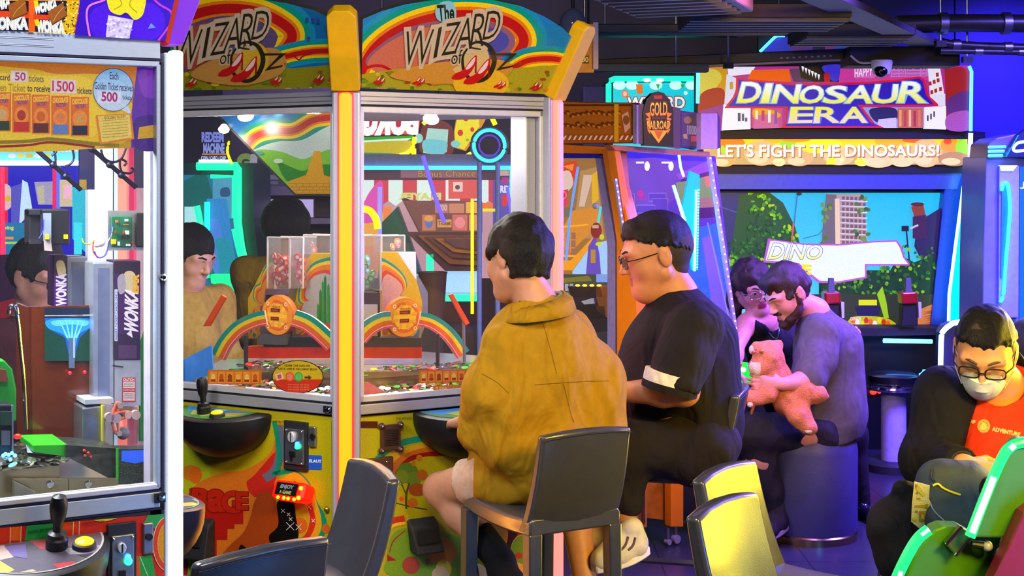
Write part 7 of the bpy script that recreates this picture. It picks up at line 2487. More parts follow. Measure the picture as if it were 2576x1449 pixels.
def d_sc(ar):
 cl = [(1812,485),(2378,485),(2350,790),(2346,822),(1830,822)]
 ar.clip = cl
 ar.poly(cl, ('#18b8e8','#58d0f0'))
 ar.poly([(1812,485),(1890,485),(1880,560),(1850,640),(1830,660)],'#202c70').stroke([(1892,530),(1860,600),(1832,660)],6,'#b8a0a8',0).stroke([(1812,520),(1870,540)],2,'#4858a0',0)
 rg = random.Random(9)
 ar.poly([(1860,490),(1930,480),(1970,510),(2000,570),(2020,640),(2000,700),(1830,760),(1840,620)],'#10502c')
 for k in range(520):
  x, y = rg.uniform(1836,2014), rg.uniform(484,740)
  e = 484 + max(0, x - 1925) * 1.35
  if y < e or (x < 1885 and y < 600):
   continue
  lit = y - e < 46 or (x > 1940 and rg.random() < 0.3) or (y > 640 and rg.random() < 0.5)
  ar.ell(x, y, rg.uniform(3,7), rg.uniform(2.5,5), rg.choice(['#58a818','#80c010','#a8d018','#3c8c20'] if lit else ['#0c4030','#10502c','#1c6c28','#123c3c','#2c7030']), rg.uniform(0,3),6)
 ar.stroke([(2006,488),(1998,560),(1992,604)],3,'#486088').ell(2010,488,7,4,'#202c50').stroke([(1996,560),(1992,606)],4,'#c86048',0)
 # overgrown tower block
 ar.poly([(2078,488),(2172,488),(2178,560),(2182,620),(2066,640),(2070,560)],'#a89898').poly([(2078,488),(2104,490),(2106,640),(2064,640),(2072,540)],'#6c6468').poly([(2100,500),(2112,500),(2114,640),(2102,640)],'#e8c898')
 for j in range(9):
  for i in range(6):
   x, y = 2118 + 10.5 * i, 494 + 14 * j + i * 0.5
   ar.rect(x, y, x + 7, y + 8,'#7c5450')
  ar.stroke([(2114,504 + 14 * j),(2182,507 + 14 * j)],2.4,'#e0d4d0',0)
 for k in range(30):
  x, y = rg.choice([(rg.uniform(2064,2090), rg.uniform(500,640)),(rg.uniform(2150,2186), rg.uniform(488,620))])
  ar.ell(x, y, 7,5, rg.choice(['#487828','#709038','#345c28']), rg.uniform(0,3),7)
 ar.stroke([(2020,600),(2060,590),(2075,570)],2,'#406878',0)
 # right: dark roof with tank
 ar.poly([(2306,560),(2374,518),(2378,700),(2340,700),(2300,620)],'#2c1c5c').poly([(2292,520),(2322,510),(2328,540),(2300,546)],'#903828').ell(2308,514,17,5,'#5c2020').poly([(2296,545),(2330,540),(2332,600),(2296,600)],'#401c50').rect(2268,568,2286,582,'#1c1830').stroke([(2280,580),(2290,680)],4,'#282040',0).stroke([(2290,575),(2310,566)],5,'#c0b8c8',0)
 ar.poly([(2060,680),(2240,680),(2262,640),(2300,660),(2352,640),(2352,780),(2060,780)],'#183c28')
 for k in range(330):
  x, y = rg.uniform(2060,2352), rg.uniform(618,775)
  if x < 2240 and y < 672:
   continue
  ar.ell(x, y, rg.uniform(3,7), rg.uniform(2.5,6), rg.choice(['#206c20','#58a018','#183c28','#88b820','#305c30','#0c3030','#407c20']), rg.uniform(0,3),6)
 ar.poly([(2040,740),(2350,740),(2350,822),(2030,822)],'#303828').poly([(2310,780),(2348,764),(2346,822),(2300,822)],'#d07840')
 for k in range(12):
  ar.poly([(2315 + rg.uniform(0,20),785 + 3 * k),(2346,780 + 3 * k),(2346,783 + 3 * k)],'#8c4428')
 # white title panel
 ar.poly([(1932,600),(1942,602),(2020,612),(2110,614),(2200,606),(2256,604),(2268,620),(2276,646),(2288,662),(2288,668),(2180,668),(2180,700),(2110,712),(2060,712),(2030,690),(2010,668),(1920,660)],'#b858b8')
 ar.poly([(1938,606),(1950,606),(2020,616),(2110,618),(2200,610),(2254,608),(2264,624),(2272,648),(2284,664),(2176,664),(2176,696),(2108,708),(2062,706),(2034,684),(2010,662),(1926,655)],'#e4f0f8')
 ar.text('DINO',[(1946,612),(2072,618),(2064,652),(1932,652)],'#3858c8',0.04)
 ar.text('DINO',[(1946,612),(2072,618),(2064,652),(1932,652)],('#ffffff','#f0f030'),0.015)
 ar.text('E',[(2020,666),(2040,668),(2038,690),(2020,688)],'#e8e010',0.05)
 ar.poly([(2150,772),(2190,764),(2216,772),(2210,792),(2160,798)],'#201c50').rect(2160,754,2206,768,'#d8e010').blob([(2140,800),(2170,795),(2230,800),(2250,822),(2140,822)],'#b8b81c')
 for k in range(9):
  ar.ell(2146 + 11 * k, 806 + 4 * (k % 3),6,8,('#e86018','#e8e0d0','#d8d818','#c83018')[k % 4],0,8)
 ar.poly([(2206,740),(2220,720),(2230,760),(2236,800),(2224,800)],'#98c820')
 ar.text('DINOS',[(2140,798),(2166,798),(2166,806),(2140,806)],'#f0e0d0',0.02)

dart(0.021,'screen_print', sc_, ART('screen_lit',1.0), d_sc)
# red mounted guns in front of the screen
RG = M('gun_red','#c01020',0.3, coat=0.4)
for k, x in enumerate((2290,2096)):
 g = dp([(x - 22,736),(x + 18,734),(x + 20,764),(x - 20,766)],0.1, RG, 'toy_gun', off=0.35, bevel=0.01)
 dp([(x - 10,700),(x + 2,700),(x + 4,736),(x - 12,736)],0.03, GREYP, 'gun_sight', g, off=0.33)
 dp([(x - 18,766),(x + 18,764),(x + 20,820),(x - 22,822)],0.08, SATIN, 'gun_mount', g, off=0.33, bevel=0.006)
 dp([(x + 20,760),(x + 28,760),(x + 28,800),(x + 22,800)],0.03, WHITEP, 'gun_light', g, off=0.35)
# light edges
LB = E('edge_blue','#4090ff',5)
LW = E('edge_white','#c8e8ff',4)
LC = E('edge_cyan','#00e0f0',1.5)
def dt(pts, r, mat, nm, off=0.28):
 q = [P(x, y, DY - off) for x, y in pts]
 return MB().tube(q, r, mat, 8).build(nm, dn)

dt([(2438,166),(2444,180),(2442,330)],0.010, LB, 'edge_tube')
dt([(1776,162),(1762,168),(1756,180),(1755,260)],0.010, LB, 'edge_tube')
dt([(2442,335),(2440,400),(2448,470),(2450,690),(2440,800)],0.013, LW, 'edge_tube',0.2)
dt([(2428,436),(2406,600),(2388,740),(2386,815)],0.009, E('edge_cyanwhite','#a8fff8',5),'edge_tube',0.22)
dp([(2430,438),(2444,440),(2446,690),(2424,815),(2390,815),(2392,745)],0.03, LC, 'cyan_wing', off=0.2)
dp([(2444,330),(2478,332),(2478,840),(2446,840)],0.3, M('deep_blue_side','#201878',0.4),'side_wall', off=0.0)
# lower body
a, b = P(1800,832, DY), P(2460,832, DY)
MB().box(((a.x + b.x) / 2, DY + 0.25, a.z / 2),(b.x - a.x, 0.5, a.z), BLACK).build('lower_body', dn)
dp([(2150,826),(2392,826),(2392,842),(2150,846)],0.3, SATIN, 'shelf_edge', off=0.3)
dt([(2222,857),(2345,859)],0.012, E('bar_blue','#48a8ff',6),'light_bar',0.32)
area('bar_light', P(2283,862, DY - 0.36), P(2283,1000, DY - 0.2),0.25,2.0,(0.1,0.15,1.0),0.03)
for x, r in ((2197,0.020),(2212,0.012)):
 MB().ball(P(x, 986, DY - 0.02),(r, 0.01, r * 0.8), E('tail_red','#ff2810',4),10,8).build('red_light', dn)
dt([(2316,1000),(2316,940),(2322,934),(2352,933)],0.010, LB, 'edge_tube',0.3)
# ------------------------------------------------------------------ green framed machine at the back
gy = 9.0
gm = thing('arcade_cabinet','green glowing marquee of a cabinet behind the oval plaque','arcade machine', P(1640,450, gy))
pf([(1526,205),(1540,192),(1757,192),(1757,460),(1526,460)], gy + 0.02, SATIN, 0.4,'body', gm)
tubeY([(1531,290),(1531,212),(1536,202),(1546,198),(1756,198)], gy - 0.02,0.018, E('frame_teal','#18e0b0',1.6),'frame_tube', gm, 0)
fart(gy, 'marquee_print', gm, ART('green_backlit',1.0), lambda ar: (
 ar.rect(1542,208,1756,460,'#10c8d8'),[ar.ell(x, 214,16,12,'#c8fff0') for x in (1558,1590,1650,1700,1740)], ar.poly([(1600,212),(1616,212),(1618,236),(1602,236)],'#d87018'),
 ar.poly([(1650,212),(1660,212),(1656,226)],'#20a838'), ar.poly([(1712,212),(1722,212),(1716,224)],'#20a838'), ar.ell(1572,236,9,10,'#e07840'), ar.ell(1572,236,5,6,'#f0c0a0'), ar.ell(1725,234,5,5,'#e0e0e0'),
 ar.text('WIZARD',[(1580,246),(1722,244),(1722,272),(1578,272)],'#a02818',0.09), ar.text('WIZARD',[(1580,246),(1722,244),(1722,272),(1578,272)],'#d8f4f8',0.03)))
for x in (1628,1660):
 MB().ball(P(x, 202, gy - 0.04),(0.024,0.01,0.012), E('spot_glow','#e0fff8',5),10,8).build('lamp', gm)
a, b = P(1526,460, gy + 0.05), P(1757,460, gy + 0.05)
MB().box(((a.x + b.x) / 2, gy + 0.25, a.z / 2),(b.x - a.x, 0.4, a.z), SATIN).build('base', gm)
tag(MB().box((P(1496,240,8.9).x, 9.1, P(0,216,8.9).z / 2),(0.14,0.3, P(0,216,8.9).z), M('violet_grey_box','#484468',0.6)).build('storage_cabinet', bevel=0.01),'plain grey violet cabinet left of the green glowing marquee','cabinet')
# ------------------------------------------------------------------ pale blue machine at right edge
ry = 7.4
rm = thing('arcade_cabinet','tall pale blue cabinet with three cyan bars at the right edge','arcade machine', P(2540,450, ry))
PBL = M('pale_blue_shell','#8088e8',0.35,0,0.06,20)
pf([(2484,392),(2488,360),(2510,346),(2560,336),(2640,330),(2640,400),(2484,400)], ry, M('dome_shell','#6c6098',0.4),0.3,'dome', rm, 0.01)
pf([(2482,392),(2640,392),(2640,830),(2472,830),(2474,640)], ry + 0.01, PBL, 0.4,'shell', rm, 0.01)
pf([(2514,416),(2564,416),(2562,800),(2512,800)], ry - 0.02, M('pale_inset','#a0a8f0',0.3),0.03,'inset', rm, 0.006)
for k in range(3):
 tubeY([(2486,370 + 11 * k),(2530 - 4 * k, 369 + 11 * k)], ry - 0.03,0.007, E('bar_cyan','#38d8ff',3),'cyan_bar', rm, 0)
tubeY([(2519,480),(2524,466),(2530,460),(2536,470),(2540,520),(2537,580),(2530,660),(2524,740),(2516,760)], ry - 0.04,0.009, E('oval_cyan','#30f0e8',2.5),'oval_tube', rm)
pf([(2520,480),(2530,464),(2537,500),(2536,580),(2526,700),(2518,700)], ry - 0.03, M('cyan_panel','#2890d8',0.3),0.02,'oval_panel', rm)
pf([(2530,394),(2560,340),(2590,320),(2640,320),(2640,396)], ry - 0.08, M('logo_dark','#0c2848',0.4),0.05,'logo_panel', rm)
fart(ry - 0.081,'logo_print', rm, BLIT, lambda ar: (ar.stroke([(2580,356),(2560,360),(2550,372),(2554,380),(2580,378)],8,'#e0f0ff'), ar.stroke([(2531,394),(2562,340)],3,'#20a0a8',0)))
fart(ry, 'side_print', rm, BSOFT, lambda ar: (ar.poly([(2566,420),(2640,420),(2640,820),(2564,820)],'#1868d0'), ar.text('J',[(2569,458),(2582,458),(2580,474),(2568,474)],'#d0e0ff',0.05), ar.rect(2540,826,2576,829,'#181040')))
pf([(2516,416),(2560,416),(2548,430),(2520,430)], ry - 0.03, E('inset_lamp','#d8e8ff',2),0.03,'lamp', rm)
a, b = P(2472,830, ry), P(2640,830, ry)
MB().box(((a.x + b.x) / 2, ry + 0.22, a.z / 2),(b.x - a.x, 0.4, a.z), M('deep_blue_base','#242080',0.4)).build('base', rm)
# ------------------------------------------------------------------ bar stools covered in grey vinyl
VINYL = M('grey_vinyl','#3a3a40',0.30,0,0.08,30,0.05,350, coat=0.5)
SEAM = M('seam_dark','#1a1a20',0.5)

def make_stool():
 """local: forward +y, origin on the floor under the seat"""
 t = thing('bar_stool','x','bar stool')
 w, d, zs = 0.285,0.38,0.655
 mb = MB()
 rings = []
 # seat and back are one upholstered shell: separate parts with soft edges
 mb.loft([[Vector((sx * w / 2 * (1 - 0.05 * a),-d / 2 + d * a, zs + dz - 0.010 * math.sin(PI * a))) for sx, dz in ((-1,0),(-0.94,0.012),(0.94,0.012),(1,0),(1,-0.035),(-1,-0.035))] for a in [k / 8 for k in range(9)]], VINYL)
 mb.build('seat', t, bevel=0.006, sharp=60)
 mb = MB()
 hb, th = 0.235,0.036
 rows = []
 for k in range(11):
  a = k / 10
  z = zs - 0.035 + (hb + 0.035) * a
  y = -d / 2 + 0.012 + 0.035 * (1 - a) ** 3 - 0.055 * a
  ww = w / 2 * (1.0 - 0.03 * a)
  t2 = th * (1.15 - 0.3 * a) / 2
  row = []
  for sx in (-1,-0.5,0,0.5,1):
   row.append(Vector((sx * ww, y + t2 - 0.010 * (1 - sx * sx), z + (0.010 * (1 - sx * sx) if k == 10 else 0))))
  for sx in (1,0.5,0,-0.5,-1):
   row.append(Vector((sx * ww, y - t2 - 0.012 * (1 - sx * sx), z + (0.010 * (1 - sx * sx) if k == 10 else 0))))
  rows.append(row)
 mb.loft(rows, VINYL)
 bk = mb.build('backrest', t, bevel=0.009, seg=3, sharp=50)
 zz = rows[10]
 mb = MB()
 mb.tube([p + Vector((0,-0.0005,-0.012)) for p in rows[10][5:]],0.0012, SEAM, 6)
 mb.build('seam', bk)
 for sx in (-1,1):
  for sy in (-1,1):
   a = Vector((sx * (w / 2 - 0.018), sy * (d / 2 - 0.018), zs - 0.03))
   b = Vector((sx * (w / 2 - 0.012), sy * (d / 2 - 0.010),0.0))
   mb = MB()
   q = 0.018
   mb.loft([[p + Vector((ex * q * s, ey * q * s, 0)) for ex, ey in ((-1,-1),(1,-1),(1,1),(-1,1))] for p, s in ((b, 0.85),(b.lerp(a, 0.5),0.95),(a, 1.1))], VINYL, smooth=False)
   lg = mb.build('leg', t, bevel=0.004)
 for nm, a, b, z in (('footrest',(-1,1),(1,1),0.22),('stretcher',(-1,-1),(1,-1),0.26),('stretcher',(-1,-1),(-1,1),0.30),('stretcher',(1,-1),(1,1),0.30)):
  p = Vector((a[0] * (w / 2 - 0.018), a[1] * (d / 2 - 0.018), z))
  q = Vector((b[0] * (w / 2 - 0.018), b[1] * (d / 2 - 0.018), z))
  MB().tube([p, q],0.010, VINYL, 4, smooth=False).build(nm, t)
 return t

stool0 = make_stool()
used_stool = [False]

def place_stool(bx, by, f, label, group=None, z=0.0):
 """(bx, by) = middle of the backrest on the floor plan, f = facing direction"""
 f = Vector((f[0], f[1],0)).normalized()
 o = stool0 if not used_stool[0] else copy_tree(stool0)
 used_stool[0] = True
 c = Vector((bx, by, z)) + f * 0.19
 o.location = c
 o.rotation_euler = (0,0, math.atan2(-f.x, f.y))
 o['label'] = label
 o['group'] = 'grey vinyl bar stools'
 return o

def bxy(px, Y):
 return ((px - CX) / F * Y, Y)

place_stool(*bxy(1450,3.78),(-0.5,0.866),'grey bar stool with the person in the mustard shirt sitting on it')
place_stool(*bxy(1826,4.50),(-0.965,0.26),'dark bar stool seen from the side under the man in black')
place_stool(*bxy(893,3.24),(-0.9,-0.43),'empty grey stool turned sideways in front of the orange light post')
place_stool(*bxy(628,2.58),(-0.68,0.73),'large blue sheened stool back at the bottom edge beside the white light post')
place_stool(*bxy(1868,2.88),(0.82,-0.57),'nearest of the two yellow lit stools at bottom right')
place_stool(*bxy(1868,3.22),(0.82,-0.57),'yellow lit stool behind the nearest one, its back top just showing')
# ------------------------------------------------------------------ round ottoman
oy = 6.22
ot = thing('ottoman','round violet lit ottoman with brass base ring under the man in grey','ottoman',((2037 - CX) / F * oy, oy, 0))
c = Vector(((2037 - CX) / F * oy, oy, 0))
OTM = M('ottoman_vinyl','#3a3866',0.5,0,0.08,20,0.08,120)
MB().lathe([(0,0.035),(0.200,0.035),(0.203,0.06),(0.204,0.38),(0.200,0.415),(0.188,0.437),(0.165,0.447),(0,0.452)], c, OTM, seg=48).build('cushion', ot)
MB().lathe([(0.19,0.0),(0.205,0.0),(0.206,0.03),(0.20,0.036),(0.19,0.036)], c, M('brass_ring','#b8a070',0.22,1.0), seg=48).build('base_ring', ot)
# ------------------------------------------------------------------ pedestal stool
py_ = 7.62
pc = Vector(((2248 - CX) / F * py_, py_, 0))
ps = thing('pedestal_stool','low round stool with chrome ring and pale pedestal by the dinosaur cabinet','stool', pc)
zt = P(0,938, py_).z
MB().lathe([(0, zt),(0.115, zt - 0.002),(0.134, zt - 0.012),(0.136, zt - 0.046),(0, zt - 0.046)], pc, M('black_vinyl','#101016',0.3, coat=0.3), seg=40).build('seat', ps)
MB().lathe([(0.08, zt - 0.046),(0.139, zt - 0.046),(0.141, zt - 0.056),(0.137, zt - 0.066),(0.141, zt - 0.076),(0.137, zt - 0.088),(0.08, zt - 0.09)], pc, CHROME, seg=40).build('chrome_ring', ps)
MB().lathe([(0,0.05),(0.066,0.05),(0.066, zt - 0.088),(0, zt - 0.088)], pc, M('pedestal_lilac','#b8b4e0',0.4), seg=32).build('pedestal', ps)
MB().lathe([(0,0),(0.15,0),(0.15,0.04),(0.13,0.055),(0,0.055)], pc, SATIN, seg=32).build('base', ps)
# ------------------------------------------------------------------ game seat with lit edge behind the masked man
sy = 6.6
gs = thing('driver_chair','dark game seat back with white blue lit edge beside the masked man','seat', P(2420,900, sy))
pf([(2369,935),(2372,840),(2382,822),(2400,814),(2500,812),(2500,1100),(2369,1100)], sy, M('seat_navy','#26264a',0.4),0.12,'backrest', gs, 0.01)
tubeY([(2366,925),(2368,850),(2374,832),(2390,818),(2410,811),(2500,808)], sy - 0.01,0.012, E('seat_edge','#b0dcff',5),'lit_edge', gs)
a, b = P(2369,1000, sy), P(2500,1000, sy)
MB().box(((a.x + b.x) / 2, sy + 0.1,0.22),(b.x - a.x, 0.3,0.44), SATIN).build('base', gs)
# dark-haired visitor's lock at the far right edge is built with the people
# ------------------------------------------------------------------ green lit machine end at bottom right
ny = 3.15
ng = thing('racing_chair','green seat shells with glowing green edges at the bottom right corner','seat', P(2480,1400, ny))
GSH = M('green_shell','#3f7a0c',0.4,0,0.06,30, coat=0.2)
GE = E('edge_green','#14f868',1.7)
GE2 = E('edge_green_hot','#d0ffe8',4.0)
def np_(pts, Y, th, mat, name, parent=None, bevel=0.0):
 return MB().prism([P(x, y, Y) for x, y in pts],(0, th, 0), mat).build(name, parent or ng, bevel=bevel)

up = np_([(2562,1114),(2576,1110),(2700,1110),(2700,1352),(2452,1352),(2500,1230),(2540,1140)], ny, 0.06, GSH, 'upper_shell', bevel=0.012)
lw = np_([(2352,1332),(2372,1324),(2420,1326),(2460,1350),(2560,1352),(2700,1352),(2700,1560),(2240,1560),(2300,1400)], ny + 0.06,0.06, GSH, 'lower_shell', bevel=0.012)
up2 = up
MB().tube([P(p.x, p.y, ny - 0.004) for p in catmull([(2440,1350),(2462,1292),(2492,1216),(2522,1150),(2540,1126),(2566,1114),(2600,1112)],6)],0.0115, GE, 10, flat=1.0).build('lit_edge', up)
MB().tube([P(p.x, p.y, ny - 0.012) for p in catmull([(2446,1340),(2464,1294),(2490,1228),(2500,1200)],6)],0.0072, GE2,8).build('lit_core', up)
MB().tube([P(2541,1130, ny - 0.012), P(2552,1120, ny - 0.012)],0.007, GE2,8).build('lit_core', up)
MB().tube([P(p.x, p.y, ny + 0.05) for p in catmull([(2238,1500),(2262,1440),(2290,1384),(2312,1352),(2336,1332)],6)],0.0125, GE, 10).build('lit_edge', lw)
MB().tube([P(2318,1346, ny + 0.044), P(2337,1332, ny + 0.044)],0.007, GE2,8).build('lit_core', lw)
MB().tube([P(2266,1436, ny + 0.044), P(2250,1480, ny + 0.044)],0.007, GE2,8).build('lit_core', lw)
for pts in ([(2380,1370),(2420,1326),(2440,1352),(2404,1398)],[(2502,1398),(2532,1356),(2546,1372),(2520,1412)]):
 cl_ = np_(pts, ny + 0.03,0.03, M('clip_olive','#58701c',0.3,0.4),'hinge_clip', bevel=0.003)
 a, b, c_, d_ = pts
 MB().tube([P(*a, ny + 0.028), P(*b, ny + 0.028)],0.004, CHROME, 8).tube([P(*d_, ny + 0.028), P(*c_, ny + 0.028)],0.004, CHROME, 8).build('clip_edge', cl_)
MB().tube([P(2444,1368, ny + 0.03), P(2470,1372, ny + 0.03), P(2484,1374, ny + 0.03)],[0.007,0.009,0.009], M('lever_navy','#16283c',0.35),10).ball(P(2484,1374, ny + 0.028),0.012, M('knob_lilac','#a8b0c8',0.3)).build('lever', ng)
np_([(2520,1402),(2546,1358),(2562,1352),(2540,1412)], ny + 0.02,0.03, M('clip_lilac','#8c80b0',0.3),'bracket', bevel=0.003)
np_([(2492,1470),(2530,1392),(2576,1290),(2700,1200),(2700,1560),(2480,1560)], ny - 0.05,0.05, M('dark_red_shell','#7a0c1c',0.4),'red_shell', bevel=0.006)
# ------------------------------------------------------------------ people
def skin(name, col):
 return M(name, col, 0.5,0,0.06,60,0.05,300, sub=0.15)

def cloth(name, col, rough=0.85, var=0.12, fold=0.55):
 """woven cloth: fine weave bump plus soft creases"""
 if name in MATS:
  return MATS[name]
 m = M(name, col, rough, 0, var, 50,0.30,700, spec=0.25)
 nt = m.node_tree
 b = nt.nodes['Principled BSDF']
 first = b.inputs['Normal'].links[0].from_node
 tc = [n for n in nt.nodes if n.type == 'TEX_COORD'][0]
 mp = nt.nodes.new('ShaderNodeMapping')
 mp.inputs['Scale'].default_value = (1,1,0.45)
 n = nt.nodes.new('ShaderNodeTexNoise')
 n.inputs['Scale'].default_value = 11
 n.inputs['Detail'].default_value = 1.5
 n.inputs['Distortion'].default_value = 1.6
 bp = nt.nodes.new('ShaderNodeBump')
 bp.inputs['Strength'].default_value = fold
 bp.inputs['Distance'].default_value = 0.03
 nt.links.new(tc.outputs['Object'], mp.inputs[0])
 nt.links.new(mp.outputs[0], n.inputs['Vector'])
 nt.links.new(n.outputs['Fac'], bp.inputs['Height'])
 nt.links.new(bp.outputs[0], first.inputs['Normal'])
 return m

HAIRM = M('black_hair','#080708',0.55,0,0.4,300,0.6,500, spec=0.3, stretch=(1,1,0.15))
HAIRB = M('brown_hair','#2c1410',0.5,0,0.4,300,0.5,500, stretch=(1,1,0.2))

class Head:
 """local: x to the person's right, y forward, z up; metres at adult size"""

 def __init__(s, c, fwd, up=(0,0,1), k=1.0):
  s.c = Vector(c)
  s.f = Vector(fwd).normalized()
  up = Vector(up)
  s.r = s.f.cross(up).normalized()
  s.u = s.r.cross(s.f).normalized()
  s.k = k
  s.ax = (s.r, s.f, s.u)

 def p(s, x, y, z):
  return s.c + (s.r * x + s.f * y + s.u * z) * s.k

 def local(s, pts):
  d = pts - np.array(s.c)
  return np.stack([d @ np.array(s.r), d @ np.array(s.f), d @ np.array(s.u)],1) / s.k

 def add(s, B, wide=1.0, chin=1.0, ear=True):
  k = s.k
  E_ = lambda c, r, kk=0.015, op='u': B.ell(s.p(*c),[q * k for q in r], s.ax, kk, op)
  E_((0,-0.012,0.030),(0.075 * wide, 0.094,0.086))
  B.limb(s.p(0,0.03,-0.01), s.p(0,0.048,-0.075),0.060 * k * wide, 0.038 * k * wide, 0.03)
  for e in (-1,1):
   E_((e * 0.036 * wide, 0.048,-0.028),(0.032,0.03,0.034),0.02)
   B.limb(s.p(e * 0.055 * wide, 0.0,-0.05), s.p(e * 0.02,0.055,-0.092),0.022 * k * wide, 0.018 * k, 0.03)
   B.limb(s.p(e * 0.012,0.086,0.022), s.p(e * 0.05,0.070,0.022),0.011 * k, 0.011 * k, 0.018)
   E_((e * 0.031,0.092,0.004),(0.019,0.014,0.011),0.010,'s')
   E_((e * 0.031,0.074,0.003),(0.015,0.0135,0.0125),0.003)
  E_((0,0.062,-0.094),(0.022 * wide, 0.022,0.018 * chin),0.02)
  B.limb(s.p(0,0.086,0.014), s.p(0,0.106,-0.026),0.008 * k, 0.011 * k, 0.010)
  for e in (-1,1):
   E_((e * 0.011,0.096,-0.030),(0.008,0.010,0.007),0.006)
  B.limb(s.p(-0.017,0.083,-0.056), s.p(0.017,0.083,-0.056),0.006 * k, 0.006 * k, 0.006)
  B.limb(s.p(-0.014,0.082,-0.066), s.p(0.014,0.082,-0.066),0.007 * k, 0.007 * k, 0.006)
  if ear:
   for e in (-1,1):
    B.ell(s.p(e * 0.078 * wide, -0.012,-0.004),(0.009 * k, 0.020 * k, 0.033 * k), s.ax, 0.006)
    B.ell(s.p(e * 0.088 * wide, -0.006,0.002),(0.006 * k, 0.011 * k, 0.019 * k), s.ax, 0.004,'s')
  return B

 def lips(s, pts):
  l = s.local(pts)
  return (np.abs(l[:, 0]) < 0.021) & (l[:, 2] < -0.0495) & (l[:, 2] > -0.0735) & (l[:, 1] > 0.080)

 def brows(s, parent, mat):
  mb = MB()
  for e in (-1,1):
   mb.tube([s.p(e * 0.014,0.0965,0.026), s.p(e * 0.032,0.090,0.032), s.p(e * 0.050,0.076,0.026)],[0.003 * s.k, 0.0035 * s.k, 0.002 * s.k], mat, 8)
  return mb.build('eyebrows', parent)

 def glasses(s, parent, mat, w=0.0018):
  mb = MB()
  for e in (-1,1):
   cx = e * 0.034
   ring = []
   for k in range(20):
    t = 2 * PI * k / 20
    q = lambda v: math.copysign(abs(v) ** 0.6, v)
    ring.append(s.p(cx + 0.026 * q(math.cos(t)),0.104 - abs(cx + 0.026 * math.cos(t)) * 0.12,0.0 + 0.017 * q(math.sin(t))))
   mb.tube(ring, w, mat, 6, closed=True)
   mb.tube([s.p(e * 0.060,0.097,0.006), s.p(e * 0.076,0.07,0.006), s.p(e * 0.080,0.0,0.010), s.p(e * 0.080,-0.02,0.0)], w, mat, 6)
  mb.tube([s.p(-0.009,0.106,0.004), s.p(0,0.110,0.007), s.p(0.009,0.106,0.004)], w, mat, 6)
  g = mb.build('glasses', parent)
  mb = MB()
  for e in (-1,1):
   mb.prism([s.p(e * 0.034 + 0.025 * math.cos(2 * PI * k / 16),0.1035 - abs(e * 0.034 + 0.025 * math.cos(2 * PI * k / 16)) * 0.12,0.016 * math.sin(2 * PI * k / 16)) for k in range(16)], s.f * 0.001, GLASS('lens_glass',(0.95,0.95,0.95),1.2))
  mb.build('lens', g)
  return g

def hair(head, mat, parent, tx=0.006, tz=0.014, front=0.052, low=-0.03, side=0.0, h=0.005, amp=0.003, extra=None, name='hair', nape=-0.05, tilt=0.0, sidez=0.0, tufts=True):
 """cap of hair; tx = thickness at the sides, tz on top; cut back from the face, over the ears and at the nape"""
 B = Body(h, 0.01)
 q = head.k
 B.ell(head.p(0,-0.014,0.034),[(0.075 + tx) * q, (0.094 + tx) * q, (0.086 + tz) * q], head.ax, 0)
 if nape < 0:
  B.limb(head.p(0,-0.045,0.0), head.p(0,-0.042, low),(0.058 + tx) * q, (0.040 + tx) * q, 0.03)
 if extra:
  extra(B, head)
 B.ell(head.p(0,0.110,-0.055),[0.085 * q, 0.072 * q, (0.055 + front) * q], head.ax, 0.006,'s')
 for e in (-1,1):
  B.ell(head.p(e * 0.085,0.035 + side, -0.045 + sidez),[0.034 * q, 0.060 * q, 0.058 * q], head.ax, 0.006,'s')
 cn = (head.f * tilt - head.u).normalized()
 B.cut(head.p(0,0, nape), cn)
 # short tufts break up the hairline
 def kept(l):
  if ((l[0] / 0.085) ** 2 + ((l[1] - 0.110) / 0.072) ** 2 + ((l[2] + 0.055) / (0.055 + front)) ** 2) < 1:
   return False
  if (((abs(l[0]) - 0.085) / 0.034) ** 2 + ((l[1] - 0.035 - side) / 0.060) ** 2 + ((l[2] + 0.045 - sidez) / 0.058) ** 2) < 1:
   return False
  return tilt * l[1] - (l[2] - nape) < 0
 rg = random.Random(12)
 for _ in range(1500 if tufts else 0):
  a, z = rg.uniform(-PI, PI), rg.uniform(-0.75,0.85)
  w = math.sqrt(1 - z * z)
  l = (math.sin(a) * w * (0.075 + tx) * 0.99,-0.014 + math.cos(a) * w * (0.094 + tx) * 0.99,0.034 + z * (0.086 + tz))
  dl = rg.uniform(0.006,0.014)
  j = rg.uniform(-0.006,0.006)
  e = (l[0] * (1 + dl * 2) + j, l[1] * (1 + dl * 2), l[2] - dl)
  if kept(l) and not kept(e):
   B.limb(head.p(*l), head.p(*e),0.0055 * q, 0.0025 * q, 0.004)
 if amp:
  B.wrinkle(amp, 160,3,(1,1,0.35))
 return B.build(name, mat, parent)

